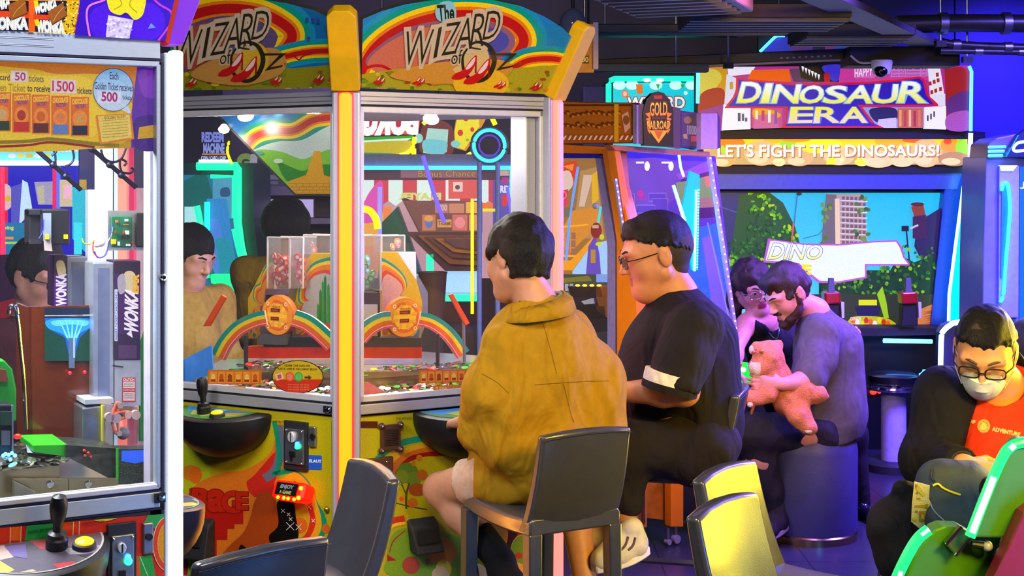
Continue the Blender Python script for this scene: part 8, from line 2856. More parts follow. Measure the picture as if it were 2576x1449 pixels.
def hand(B, wr, d, nrm, side, k=1.0, curl=0.35):
 """palm and five fingers; d = along the hand, nrm = back of the hand, side = towards the thumb"""
 d, nrm = Vector(d).normalized(), Vector(nrm).normalized()
 sd = Vector(side)
 sd = (sd - d * sd.dot(d)).normalized()
 nrm = d.cross(sd).normalized() * (1 if d.cross(sd).dot(nrm) > 0 else -1)
 for a in (-0.022,0.0,0.020):
  B.limb(wr, wr + d * 0.085 * k + sd * a * k, 0.020 * k, 0.014 * k, 0.012)
 L = (0.066,0.078,0.072,0.056)
 for i, a in enumerate((0.027,0.009,-0.009,-0.026)):
  p0 = wr + (d * 0.088 + sd * a) * k
  p1 = p0 + (d * math.cos(curl) - nrm * math.sin(curl)).normalized() * L[i] * 0.5 * k
  p2 = p1 + (d * math.cos(curl * 2.6) - nrm * math.sin(curl * 2.6)).normalized() * L[i] * 0.5 * k
  B.chain([p0, p1, p2],[0.0095 * k, 0.0085 * k, 0.0072 * k],0.004)
 t0 = wr + (d * 0.03 + sd * 0.022) * k
 t1 = t0 + (d * 0.6 + sd * 0.7 - nrm * 0.3).normalized() * 0.036 * k
 t2 = t1 + (d * 0.9 + sd * 0.25 - nrm * 0.35).normalized() * 0.030 * k
 B.chain([t0, t1, t2],[0.013 * k, 0.0105 * k, 0.009 * k],0.006)

def base_body(J, hd, g=1.0, h=0.0055, wide=1.0, tor=0.9):
 """one continuous figure; J: pel, chest, nk, sh(L/R), el, wr, hp, kn, an, toe pairs (missing ones are skipped)"""
 B = Body(h, 0.03)
 B.limb(J['pel'], J['chest'],0.115 * g * tor, 0.125 * g * tor, 0.05)
 ta = 0.4 + 0.6 * tor
 B.limb(J['sh'][0], J['sh'][1],0.055 * g * tor, 0.055 * g * tor, 0.04)
 B.limb(J['chest'], J['nk'],0.10 * g * tor, 0.056,0.06)
 B.limb(J['nk'], hd.p(0,-0.02,-0.05),0.056 * g, 0.052 * (0.5 + 0.5 * g),0.03)
 for i in (0,1):
  if J['el'][i] is not None:
   pts, rs = [J['sh'][i], J['el'][i]],[0.046 * g * ta, 0.040 * g * ta]
   B.chain(pts, rs, 0.03)
   if J['wr'][i] is not None:
    m = J['el'][i].lerp(J['wr'][i],0.3)
    B.chain([J['el'][i], m, J['wr'][i]],[0.039 * g, 0.041 * g, 0.026],0.02)
  if J['kn'][i] is not None:
   B.chain([J['hp'][i], J['kn'][i]],[0.085 * g, 0.056 * g],0.04)
   if J['an'][i] is not None:
    m = J['kn'][i].lerp(J['an'][i],0.33)
    B.chain([J['kn'][i], m, J['an'][i]],[0.052 * g, 0.054 * g, 0.034],0.02)
    if J.get('toe') and J['toe'][i] is not None:
     B.limb(J['an'][i] - Vector((0,0,0.03)), J['toe'][i],0.036,0.028,0.02)
 hd.add(B, wide)
 return B

def sleeve_end(B, p, d, r):
 d = Vector(d).normalized()
 B.limb(p + d * r * 2.2, p + d * r * 4.5, r * 2.2, r * 2.2,0.004, op='s')

def shoe(a, toe, up, mats, parent, L=1.0, name='shoe'):
 """trainer: sole and upper from heel to toe"""
 a, toe = Vector(a), Vector(toe)
 d = (toe - a).normalized()
 ln = (toe - a).length
 up = (Vector(up) - d * Vector(up).dot(d)).normalized()
 s = d.cross(up)
 B = Body(0.006,0.02)
 B.chain([a + up * 0.035, a + d * ln * 0.45 + up * 0.028, toe - d * 0.02 + up * 0.018],[0.042,0.042,0.034],0.03)
 B.limb(a + up * 0.03, a + up * 0.08,0.040,0.036,0.02)
 B.cut(a, -up)
 B.wrinkle(0.0012,60,5)
 sh = B.build(name, mats[0], parent)
 rings = []
 for k in range(9):
  t = k / 8
  c = a - d * 0.045 + d * (ln + 0.055) * t
  w = 0.036 * math.sin(PI * (0.12 + 0.78 * t)) + 0.008
  rings.append([c - s * w - up * 0.012, c + s * w - up * 0.012, c + s * w + up * 0.016, c - s * w + up * 0.016])
 MB().loft(rings, mats[1]).build('sole', sh, bevel=0.005)
 return sh

def person(label, loc):
 return thing('person', label, 'person', loc)

V = Vector
from mathutils.bvhtree import BVHTree
# ============ person in the mustard shirt (back to us)
Y1 = 3.98
hd = Head(P(1302,650,3.97),(-0.72,0.66,-0.22),(0.10,0.05,1),0.96)
J = dict(pel=P(1400,1165,3.98), chest=P(1372,900,3.98), nk=P(1352,770,3.95),
         sh=[P(1264,866,3.90), P(1440,842,4.02)], el=[P(1232,1062,3.93), P(1520,1030,4.10)], wr=[P(1172,1062,4.12), P(1400,1050,4.32)],
         hp=[P(1310,1185,3.97), P(1430,1180,4.06)], kn=[P(1108,1232,4.17), P(1435,1215,4.42)], an=[P(1262,1412,4.05), P(1475,1480,4.30)],
         toe=[P(1300,1470,4.0), P(1440,1560,4.38)])
SK1 = skin('skin_warm','#c08868')
t1 = person('person with short black hair in a mustard shirt, sitting with back turned', P(1380,1290,3.98))
B = base_body(J, hd, 0.88,0.0055,1.0,0.68)
d_ = (J['wr'][0] - J['el'][0])
hand(B, J['wr'][0], d_, (0,0,1),(0.7,0.3,0.1),0.92,0.5)
hand(B, J['wr'][1],(-0.6,0.8,0),(0,0,1),(-0.5,-0.3,0.1),0.92,0.5)
B.build('body', SK1, t1)
hair(hd, HAIRM, t1,0.009,0.014,0.040,-0.050,-0.008, extra=lambda B, H: [B.limb(H.p(e * 0.045,-0.03,-0.01), H.p(e * 0.042,-0.035,-0.052),0.038,0.030,0.03) for e in (-1,1)] + [B.limb(H.p(-0.066,0.03,0.02), H.p(-0.070,0.036,-0.035),0.020,0.010,0.02)], nape=-0.066)
MUS = cloth('mustard_cotton','#a07808',0.85,0.08,0.8)
B = Body(0.006,0.05)
up_ = (J['nk'] - J['pel']).normalized()
RR = V((0.866,0.5,0))
def slabx(B, c, hw, r0, r1, c2=None, hw2=None, k=0.05):
 """flat torso slice: a bar of cloth across the back, from one height to another"""
 c2 = c2 or c
 hw2 = hw2 or hw
 for t in (-1,-0.33,0.33,1):
  B.limb(c + RR * hw * t, c2 + RR * hw2 * t, r0, r1, k)

slabx(B, P(1358,850,3.99),0.085,0.072,0.098, P(1385,960,4.00),0.112)
slabx(B, P(1385,960,4.00),0.115,0.100,0.108, P(1390,1085,4.00),0.125)
B.limb(P(1284,858,3.94), P(1430,850,4.02),0.064,0.064,0.05)
B.limb(J['chest'], J['nk'] + V((0,0.0,-0.03)),0.10,0.078,0.06)
B.chain([J['sh'][0] - V((0,0,0.015)), P(1222,985,3.90), P(1222,1078,3.94)],[0.056,0.060,0.058],0.035)
B.limb(P(1226,1070,3.94), P(1188,1090,4.05),0.056,0.046,0.03)
B.chain([J['sh'][1] - V((0,0,0.015)), P(1482,960,4.05), P(1500,1040,4.09)],[0.058,0.064,0.060],0.035)
B.limb(P(1300,1130,3.99), P(1240,1196,4.06),0.085,0.078,0.05)
B.limb(P(1400,1130,4.02), P(1290,1205,4.0),0.10,0.088,0.05)
B.limb(P(1400,1080,4.02), P(1420,1200,4.03),0.12,0.11,0.05)
B.limb(P(1340,1175,3.96), P(1262,1212,4.04),0.096,0.086,0.05)
B.limb(J['nk'] + up_ * 0.01 + V((-0.01,0.02,0)), J['nk'] + up_ * 0.2 + V((-0.03,0.06,0)),0.066,0.075,0.006, op='s')
sleeve_end(B, P(1176,1098,4.08),(-0.4,0.8,-0.05),0.050)
sleeve_end(B, P(1205,1230,4.10),(-0.75,0.62,-0.2),0.085)
B.cut(P(1300,1288,4.0),(0.0,0,-1))
B.wrinkle(0.007,26,4,(1,1,0.45))
B.wrinkle(0.0045,58,9,(1,1,0.45))
st = B.build('shirt', MUS, t1)
# shirt collar, tee edge, box pleat
nk = J['nk']
ring = lambda r, z, sx=1.0: [nk + V((math.cos(k * PI / 16) * r * sx, math.sin(k * PI / 16) * r, z + 0.022 * math.cos(k * PI / 16 - 0.4))) for k in range(32)]
MB().tube(ring(0.066,0.012),0.006, cloth('tee_grey','#8c9088'),8, closed=True).build('tee_collar', t1)
mb = MB()
ra, rb, rc_ = [],[],[]
for k in range(25):
 t = math.radians(150 + 240 * k / 24)
 cs, sn = math.cos(t), math.sin(t)
 zz = 0.022 * math.cos(t - 0.4)
 ra.append(nk + V((cs * 0.075, sn * 0.075,0.020 + zz)))
 rb.append(nk + V((cs * 0.098, sn * 0.100,0.004 + zz)))
 rc_.append(nk + V((cs * 0.110, sn * 0.114,-0.026 + zz * 0.6)))
mb.loft([ra, rb, rc_], MUS, closed=False, caps=False)
cl = mb.build('collar', st)
sd_ = cl.modifiers.new('thick','SOLIDIFY')
sd_.thickness = 0.004
# stitched yoke seam and box pleat on the back
def on_mesh(o):
 bv = BVHTree.FromPolygons([v.co + WL[o.name] for v in o.data.vertices],[tuple(p.vertices) for p in o.data.polygons])

 def f(x, y, off=0.001):
  d = Vector(((x - CX) / F, 1,-(y - HZ) / F)).normalized()
  h, n, i, dist = bv.ray_cast(Vector((0,0, EYE)), d)
  if h is None:
   return Vector((0,0, EYE)) + d * 4.0
  return h + (n if n.dot(d) < 0 else -n) * off
 return f

on1 = on_mesh(st)
SEAMM = cloth('mustard_seam','#74560c')
for pts in ([(1345,968),(1400,964),(1460,960),(1532,958)],[(1418,966),(1426,1000),(1436,1040),(1444,1062)],[(1212,940),(1250,962),(1280,990)],[(1362,800),(1385,880),(1400,940)]):
 MB().tube([on1(p.x, p.y, 0.0) for p in catmull(pts, 6)],0.0011, SEAMM, 6).build('seam', st)
# pale shorts leg and dark sock
SH1 = cloth('pale_shorts','#c8a890')
B = Body(0.006,0.03)
a, b = J['hp'][0], J['kn'][0]
B.limb(a, a.lerp(b, 0.62),0.080,0.070)
B.limb(J['hp'][1], J['hp'][1].lerp(J['kn'][1],0.62),0.080,0.07)
sleeve_end(B, a.lerp(b, 0.64), b - a, 0.070)
B.wrinkle(0.004,50,2)
B.build('shorts', SH1, t1)
B = Body(0.005,0.02)
k0, k1 = J['kn'][0], J['an'][0]
B.chain([k0.lerp(k1,0.66), k1],[0.046,0.041])
B.limb(k1 - V((0,0,0.03)), J['toe'][0],0.042,0.034)
B.limb(k0.lerp(k1,0.64) + (k0 - k1).normalized() * 0.10, k0.lerp(k1,0.64) + (k0 - k1).normalized() * 0.16,0.10,0.10,0.004, op='s')
B.build('sock', cloth('black_sock','#0c0c0e'), t1)
shoe(J['an'][1] + V((0,0,-0.06)), J['toe'][1] + V((0,0,-0.04)),(0,0,1),(cloth('shoe_white','#d8d4d8'), WHITEP), t1)

# ============ man in black T-shirt, profile to the left
hd = Head(P(1648,640,4.46),(-0.96,-0.10,-0.24),(0.04,0,1),1.06)
SK2 = skin('skin_tan','#c08058')
J = dict(pel=P(1735,1085,4.50), chest=P(1708,880,4.48), nk=P(1704,742,4.47),
         sh=[P(1738,830,4.30), P(1690,815,4.66)], el=[P(1722,985,4.25), P(1640,985,4.70)], wr=[P(1545,985,4.34), P(1500,985,4.60)],
         hp=[P(1745,1120,4.42), P(1740,1120,4.58)], kn=[P(1560,1125,4.36), P(1560,1125,4.62)], an=[P(1575,1300,4.36), P(1500,1300,4.58)], toe=None)
t2 = person('man with glasses in a black T-shirt with a white sleeve band, seated in profile', P(1710,1200,4.5))
B = base_body(J, hd, 1.1,0.0055,1.1)
B.ell(hd.p(0,0.02,-0.10),(0.06,0.07,0.045), hd.ax, 0.03)
hand(B, J['wr'][0],(-0.9,0.25,-0.05),(0,0,1),(0,0.8,0.3),1.0,0.5)
hand(B, J['wr'][1],(-0.9,0.0,-0.05),(0,0,1),(0,-0.8,0.3),1.0,0.5)
LIP2 = skin('lip_tan','#a05848')
B.build('body',[SK2, LIP2], t2, pick=lambda c: hd.lips(c).astype(int))
hair(hd, HAIRM, t2,0.0115,0.009,0.070,-0.03,0.0, sidez=0.02, extra=lambda B, H: (B.limb(H.p(-0.03,0.050,0.092), H.p(0.03,0.050,0.092),0.022,0.022,0.02),), nape=0.038, tilt=0.42, amp=0.001, h=0.004)
hair(hd, M('shaved_hair','#33261f',0.7,0,0.3,400,0.4,600), t2,0.0095,0.003,0.070,-0.045,0.004, sidez=0.036, amp=0, tufts=False, name='clipped_hair', nape=-0.045, tilt=3.0)
hd.brows(t2, HAIRM)
hd.glasses(t2, M('frame_black','#141012',0.3))
BLKT = cloth('black_jersey','#17141e',0.8,0.15)
B = Body(0.006,0.05)
B.limb(P(1725,1075,4.50), P(1706,885,4.48),0.172,0.160,0.06)
B.limb(P(1655,985,4.48), P(1650,1060,4.48),0.125,0.125,0.08)
B.limb(P(1660,880,4.48), P(1655,960,4.48),0.10,0.12,0.08)
B.limb(J['sh'][0] + V((0.02,0.03,0)), J['sh'][1] + V((0.01,-0.03,0)),0.085,0.085,0.05)
B.limb(J['chest'], J['nk'] + V((0,0,-0.035)),0.13,0.080,0.06)
B.limb(P(1770,860,4.5), P(1770,1040,4.5),0.11,0.12,0.06)
ce = P(1700,955,4.24)
B.chain([J['sh'][0], P(1722,900,4.27), ce],[0.082,0.080,0.078],0.035)
B.limb(J['sh'][1], P(1650,950,4.70),0.08,0.075,0.035)
sleeve_end(B, ce + V((-0.004,-0.0,-0.006)),(-0.25,-0.08,-1),0.072)
B.limb(J['nk'] + V((-0.03,0,0.02)), J['nk'] + V((-0.06,0,0.2)),0.068,0.075,0.006, op='s')
B.cut(P(1700,1170,4.5),(0,0,-1))
B.wrinkle(0.006,28,14,(1,1,0.7))
ts = B.build('t_shirt', BLKT, t2)
# white band and cuff on the near sleeve
d_ = V((-0.12,-0.05,-1)).normalized()
ux, uy = frame_from(d_)
c0 = P(1694,938,4.245)
mb = MB()
for (off, w, mat) in ((0.0,0.034, cloth('white_band','#e8e0e4')),(0.034,0.022, BLKT)):
 mb.lathe([(0.060, off),(0.0845, off),(0.0855, off + w / 2),(0.0845, off + w),(0.060, off + w)], c0, mat, (-0.24,0.0,-1.0),36)
mb.build('sleeve_band', ts)
TRO = cloth('dark_trousers','#1c1826',0.85)
B = Body(0.006,0.04)
for i in (0,1):
 B.chain([J['hp'][i] + V((0,0,-0.01)), J['kn'][i]],[0.105,0.080])
 B.chain([J['kn'][i], J['an'][i] + V((0,0,0.05))],[0.075,0.055])
B.limb(J['hp'][0] + V((0.03,0,0)), J['hp'][1] + V((0.03,0,0)),0.115,0.115,0.05)
B.wrinkle(0.005,40,6)
B.build('trousers', TRO, t2)
SWH, SGR = cloth('trainer_white','#cfcad4'), cloth('trainer_grey','#8c8480')
sh_ = shoe(P(1596,1392,4.34), P(1500,1428,4.28),(0.1,-0.1,1),(SWH, WHITEP), t2)
on2 = on_mesh(sh_)
for pts in ([(1598,1352),(1592,1372),(1580,1384)],[(1580,1350),(1574,1370),(1562,1384)],[(1560,1356),(1555,1376),(1546,1388)]):
 MB().tube([on2(p.x, p.y, 0.0) for p in catmull(pts, 4)],0.004, M('stripe_plum','#4a3a58',0.6),8).build('stripe', sh_)
shoe(P(1520,1350,4.52), P(1450,1424,4.44),(0.2,-0.1,1),(SGR, WHITEP), t2)

# ============ man in grey on the ottoman
YM = 6.12
hd = Head(P(1982,738, YM),(-0.78,-0.32,-0.50),(-0.15,0,1),1.04)
J = dict(pel=P(2075,1060,6.2), chest=P(2075,880,6.18), nk=P(2050,785,6.16),
         sh=[P(2068,842,6.02), P(2070,845,6.34)], el=[P(2038,958,5.92), P(2000,960,6.36)], wr=[P(1972,966,5.86), P(1900,985,6.2)],
         hp=[P(2070,1085,6.12), P(2060,1085,6.28)], kn=[P(1895,1085,6.05), P(1900,1080,6.28)], an=[P(1955,1282,6.12), P(1905,1290,6.3)], toe=None)
SK3 = skin('skin_rosy','#d8908a')
t3 = person('bearded man in a grey T-shirt sitting on the ottoman, hugging an orange plush toy', P(2060,1100,6.2))
B = base_body(J, hd, 1.06,0.006)
hand(B, J['wr'][0],(-0.95,-0.1,0.05),(0,-1,0.2),(0,0,1),1.0,0.45)
B.build('body', SK3, t3)
hair(hd, HAIRB, t3,0.003,0.014,0.060,-0.02,0.0, extra=lambda B, H: (B.limb(H.p(-0.03,0.06,0.086), H.p(0.03,0.06,0.086),0.026,0.026,0.02),), nape=-0.04)
B = Body(0.005,0.015)
B.limb(hd.p(-0.045,0.03,-0.07), hd.p(0,0.075,-0.098),0.024,0.026)
B.limb(hd.p(0.045,0.03,-0.07), hd.p(0,0.075,-0.098),0.024,0.026)
for e in (-1,1):
 B.chain([hd.p(e * 0.072,0.004,0.0), hd.p(e * 0.066,0.006,-0.035), hd.p(e * 0.056,0.02,-0.062), hd.p(e * 0.03,0.06,-0.085)],[0.010,0.014,0.020,0.024])
B.limb(hd.p(-0.02,0.088,-0.045), hd.p(0.02,0.088,-0.045),0.008,0.008)
B.wrinkle(0.003,150,2)
B.build('beard', M('beard_brown','#38180f',0.7,0,0.4,300,0.5,500), t3)
hd.brows(t3, HAIRB)
GRY = cloth('grey_jersey','#5e5864',0.85)
B = Body(0.006,0.05)
B.limb(P(2082,1050,6.2), P(2082,880,6.18),0.150,0.140,0.06)
B.limb(P(2050,1010,6.18), P(2045,1050,6.18),0.13,0.13,0.06)
B.limb(J['sh'][0] + V((0.01,0.03,0)), J['sh'][1],0.080,0.080,0.05)
B.limb(P(2115,860,6.18), P(2110,1020,6.2),0.085,0.10,0.06)
B.limb(J['chest'], J['nk'] + V((0,0,-0.04)),0.12,0.078,0.06)
ce = P(2036,950,5.94)
B.chain([J['sh'][0], P(2056,900,5.99), ce],[0.080,0.080,0.080],0.04)
sleeve_end(B, ce + V((-0.01,0,-0.02)),(-0.5,0,-1),0.075)
B.limb(J['nk'] + V((-0.03,0,0.02)), J['nk'] + V((-0.1,0,0.2)),0.068,0.075,0.006, op='s')
B.limb(P(2090,1040,6.2), P(2070,1090,6.2),0.145,0.15,0.06)
B.cut(P(2060,1112,6.1),(0,0,-1))
B.wrinkle(0.007,26,21,(1,1,0.6))
B.build('t_shirt', GRY, t3)
JEA = cloth('dark_jeans','#2a2438',0.85)
B = Body(0.006,0.04)
for i in (0,1):
 B.chain([J['hp'][i], J['kn'][i]],[0.086,0.074])
 B.chain([J['kn'][i], J['an'][i] + V((0,0,0.02))],[0.072,0.050])
B.limb(J['hp'][0], J['hp'][1],0.09,0.09)
B.wrinkle(0.005,40,6)
B.cut(P(2000,1300,6.12),(0,0,-1))
B.build('jeans', JEA, t3)
shoe(P(1958,1312,6.12) + V((0.02,0,0)), P(1925,1350,6.0) + V((0.02,0,0.0)),(0,0,1),(cloth('dark_shoe','#2c2430'), M('sole_pink','#d0a8c0',0.5)), t3)
# plush toy
PLU = M('orange_plush','#f08c5c',0.9,0,0.15,120,0.9,260)
PLP = M('cream_plush','#ffdcc0',0.9,0,0.12,120,0.8,260)
yp = 5.9
tp = thing('plush_toy','orange plush animal hugged by the bearded man, head up and legs dangling','plush toy', P(1960,1000, yp))
B = Body(0.006,0.02)
B.ell(P(1932,900, yp),(0.066,0.062,0.072), None)
B.ell(P(1908,925, yp - 0.02),(0.045,0.045,0.040), None)
B.limb(P(1950,935, yp + 0.03), P(1985,1010, yp + 0.03),0.055,0.065)
B.chain([P(1945,940, yp - 0.01), P(1932,990, yp - 0.04), P(1892,1005, yp - 0.05)],[0.034,0.036,0.030])
B.ell(P(1884,998, yp - 0.05),(0.026,0.026,0.028), None)
B.limb(P(1985,1010, yp + 0.02), P(2024,985, yp),0.055,0.060)
B.chain([P(2005,1010, yp), P(2010,1045, yp - 0.04), P(2034,1074, yp - 0.05)],[0.052,0.044,0.036])
B.chain([P(2030,985, yp), P(2056,990, yp - 0.01), P(2074,998, yp)],[0.042,0.034,0.020])
B.ell(P(1958,868, yp + 0.01),(0.022,0.014,0.024), None)
B.ell(P(1900,872, yp + 0.01),(0.018,0.014,0.022), None)
B.wrinkle(0.003,90,7)
def pickp(c):
 l = (c - np.array(P(1895,930, yp - 0.05)))
 return ((np.abs(l[:, 0]) < 0.028) & (np.abs(l[:, 2]) < 0.03) & (c[:, 1] < yp - 0.03)).astype(int)
B.build('plush_body',[PLU, PLP], tp, pick=pickp)
mb = MB().ball(P(1896,886, yp - 0.045),0.008, M('amber_eye','#a86408',0.2, coat=0.5)).ball(P(1915,884, yp - 0.055),0.009, MATS['amber_eye'])
mb.build('eyes', tp)
MB().ball(P(1890,880, yp - 0.03),(0.010,0.012,0.018), PLP).build('muzzle_tuft', tp)
B = Body(0.005,0.01)
B.limb(P(1898,1010, yp - 0.07), P(1890,1042, yp - 0.06),0.009,0.006)
B.build('tail_tag', M('tag_ochre','#a85820',0.7), tp)
MB().ball(P(1887,1018, yp - 0.075),0.012, PLP).build('paw_tip', tp)
MB().ball(P(2034,1084, yp - 0.075),(0.016,0.012,0.012), PLP).build('toe_pad', tp)

# ============ woman in the black sleeveless top
YW = 6.48
hd = Head(P(1894,722, YW),(0.28,-0.90,-0.25),(-0.22,0.05,1),1.0)
J = dict(pel=P(2010,1050,6.62), chest=P(1950,880,6.56), nk=P(1925,790,6.53),
         sh=[P(1998,815,6.56), P(1880,815,6.46)], el=[P(2100,850,6.52), P(1848,880,6.36)], wr=[P(2150,838,6.40), P(1846,925,6.28)],
         hp=[P(2060,1065,6.62), P(1990,1065,6.62)], kn=[P(2140,1095,6.54), P(2080,1100,6.56)], an=[P(2165,1262,6.56), P(2110,1270,6.60)], toe=None)
t4 = person('woman with brown hair and glasses in a black sleeveless top behind the bearded man', P(1950,1050,6.6))
B = base_body(J, hd, 0.95,0.006)
hand(B, J['wr'][1],(-0.1,-0.5,-0.6),(0,-0.4,1),(0.8,0,0.2),0.95,0.4)
hand(B, J['wr'][0],(0.0,-0.9,-0.3),(1,0,0.2),(0,0,1),0.95,0.4)
LIP4 = skin('lip_red','#a83848')
B.build('body',[SK3, LIP4], t4, pick=lambda c: hd.lips(c).astype(int))
hair(hd, HAIRB, t4,0.014,0.014,0.050,-0.06,0.012, amp=0.005, extra=lambda B, H: [B.chain([H.p(e * 0.060,-0.03,0.03), H.p(e * 0.084,-0.03,-0.06), H.p(e * 0.080,-0.02,-0.14)],[0.040,0.030,0.022],0.03) for e in (-1,1)], nape=-0.17)
hd.brows(t4, HAIRB)
hd.glasses(t4, M('frame_silver','#c0b8c0',0.2,0.8))
mb = MB()
for e in (-1,1):
 mb.ball(hd.p(e * 0.031,0.0805,0.003),(0.0075,0.0075,0.0075), M('eye_dark','#281c1c',0.2, coat=0.5),10,8)
mb.build('eyes', t4)
TOP = cloth('black_top','#121016',0.7)
B = Body(0.006,0.05)
B.limb(J['pel'], J['chest'],0.135,0.135)
B.limb(J['sh'][0].lerp(J['sh'][1],0.25), J['sh'][0].lerp(J['sh'][1],0.78),0.074,0.074)
B.limb(J['chest'] + V((0.02,-0.07,0.02)), J['chest'] + V((-0.05,-0.06,0.0)),0.075,0.07,0.04)
B.limb(J['nk'] + V((0.01,-0.06,-0.0)), J['nk'] + V((0.02,-0.09,0.2)),0.075,0.09,0.006, op='s')
B.wrinkle(0.004,40,3)
B.build('top', TOP, t4)
MB().tube(catmull([J['nk'] + V((-0.055,-0.04,0.02)), J['nk'] + V((-0.02,-0.095,-0.05)), J['nk'] + V((0.03,-0.115,-0.10)), J['nk'] + V((0.05,-0.09,-0.04)), J['nk'] + V((0.06,-0.03,0.02))],6),0.0015, M('silver_chain','#b8b0c0',0.2,0.9),6).build('necklace', t4)
B = Body(0.006,0.04)
for i in (0,1):
 B.chain([J['hp'][i], J['kn'][i]],[0.105,0.075])
 B.chain([J['kn'][i], J['an'][i]],[0.070,0.045])
B.limb(J['hp'][0], J['hp'][1],0.11,0.11)
B.build('trousers', cloth('black_trousers','#14121c'), t4)
BOOT = M('patent_boot','#14141c',0.18, coat=0.6)
for i in (0,1):
 a = J['an'][i]
 B = Body(0.005,0.02)
 B.limb(a, V((a.x, a.y, 0.06)),0.045,0.042)
 B.limb(V((a.x, a.y, 0.035)), V((a.x + 0.03, a.y - 0.13,0.028)),0.034,0.028)
 B.cut(V((a.x, a.y, 0.0)),(0,0,-1))
 B.build('boot', BOOT, t4)

# ============ man in the face mask
hd = Head(P(2478,882,3.98),(-0.34,-0.80,-0.52),(0.06,0,1),1.02)
SK5 = skin('skin_gold','#d89858')
J = dict(pel=P(2500,1280,4.12), chest=P(2510,1060,4.10), nk=P(2520,968,4.06),
         sh=[P(2655,1010,4.10), P(2382,1005,4.10)], el=[P(2680,1180,4.0), P(2338,1155,4.0)], wr=[P(2560,1205,3.80), P(2424,1168,3.80)],
         hp=[P(2580,1300,4.10), P(2440,1300,4.10)], kn=[P(2600,1330,3.70), P(2400,1320,3.68)], an=[P(2600,1500,3.74), P(2380,1500,3.72)], toe=None)
t5 = person('man in a face mask, black jacket and orange T-shirt looking down at his hands', P(2500,1300,4.1))
B = base_body(J, hd, 0.98,0.005)
hand(B, J['wr'][1],(0.85,-0.25,-0.22),(0.2,-0.6,0.8),(0.3,0.6,0.5),1.05,0.4)
hand(B, J['wr'][0],(-0.85,-0.25,-0.12),(0,-0.6,0.8),(-0.3,0.6,0.5),1.05,0.4)
B.build('body', SK5, t5)
hair(hd, HAIRM, t5,0.002,0.006,0.066,-0.03,0.0, amp=0.002, nape=0.044, tilt=0.35, h=0.004)
hair(hd, M('shaved_grey','#3c3024',0.7,0,0.3,400,0.4,600), t5,0.004,0.002,0.056,-0.045,0.0, amp=0, tufts=False, name='clipped_hair', nape=-0.045, tilt=3.0)
hd.brows(t5, M('thin_brow','#5c3c20',0.6))
g = hd.glasses(t5, M('frame_dark','#1c1408',0.3),0.0022)
# pleated mask with ear loops
MSK = cloth('mask_white','#dce0c8',0.8,0.04)
mb = MB()
rows = []
for j, (z, w, y) in enumerate(((-0.012,0.050,0.094),(-0.022,0.058,0.112),(-0.035,0.062,0.116),(-0.050,0.062,0.116),(-0.068,0.060,0.110),(-0.086,0.054,0.100),(-0.104,0.040,0.085))):
 rows.append([hd.p(w * math.sin(a),(y + (0.004 if j % 2 else 0)) * (0.25 + 0.75 * math.cos(a)), z) for a in [-1.35 + 2.7 * k / 14 for k in range(15)]])
mb.loft(rows, MSK, closed=False, caps=False)
mk = mb.build('face_mask', t5)
sd_ = mk.modifiers.new('thick','SOLIDIFY')
sd_.thickness = 0.002
mb = MB()
for e in (-1,1):
 for z0, z1 in ((-0.022,0.02),(-0.086,-0.03)):
  mb.tube([hd.p(e * 0.056,0.045, z0), hd.p(e * 0.076,0.01,(z0 + z1) / 2), hd.p(e * 0.082,-0.02, z1)],0.0015, MSK, 6)
mb.build('ear_loops', mk)
ORT = cloth('orange_jersey','#e83a0c',0.8,0.06)
B = Body(0.006,0.05)
B.limb(P(2500,1260,4.10), J['chest'],0.135,0.140)
B.limb(J['sh'][0].lerp(J['sh'][1],0.15), J['sh'][0].lerp(J['sh'][1],0.85),0.085,0.085)
B.limb(J['chest'], J['nk'] + V((0,0,-0.03)),0.12,0.078)
B.limb(P(2490,1080,4.05), P(2490,1220,4.02),0.09,0.10)
B.limb(J['nk'] + V((-0.01,-0.035,-0.0)), J['nk'] + V((-0.03,-0.08,0.2)),0.070,0.08,0.006, op='s')
B.wrinkle(0.005,30,8)
tee = B.build('t_shirt', ORT, t5)
JAC = cloth('black_jacket','#141310',0.8,0.2)
B = Body(0.006,0.05)
B.limb(P(2500,1260,4.14), J['chest'] + V((0,0.03,0)),0.165,0.165)
B.limb(J['sh'][0] + V((0,0.02,0)), J['sh'][1] + V((0,0.02,0)),0.088,0.088)
B.limb(P(2385,1040,4.04), P(2400,1200,4.0),0.075,0.10,0.05)
B.limb(P(2640,1040,4.04), P(2640,1220,4.02),0.08,0.10,0.05)
for i in (0,1):
 B.chain([J['sh'][i], J['el'][i]],[0.085,0.078],0.04)
 B.limb(J['el'][i], J['el'][i].lerp(J['wr'][i],0.86),0.076,0.050,0.03)
 sleeve_end(B, J['el'][i].lerp(J['wr'][i],0.90), J['wr'][i] - J['el'][i],0.048)
B.limb(J['nk'] + V((0,0.03,-0.02)), J['nk'] + V((0,0.02,0.03)),0.082,0.078,0.04)
# open front
B.limb(J['nk'] + V((-0.01,-0.06,0.12)), J['nk'] + V((-0.012,-0.10,-0.05)),0.075,0.075,0.01, op='s')
B.limb(J['nk'] + V((-0.012,-0.11,-0.05)), P(2470,1290,3.90),0.088,0.110,0.01, op='s')
B.limb(J['nk'] + V((0,0.0,0.0)), J['nk'] + V((-0.02,-0.05,0.2)),0.066,0.08,0.006, op='s')
B.wrinkle(0.006,30,18,(1,1,0.6))
B.build('jacket', JAC, t5)
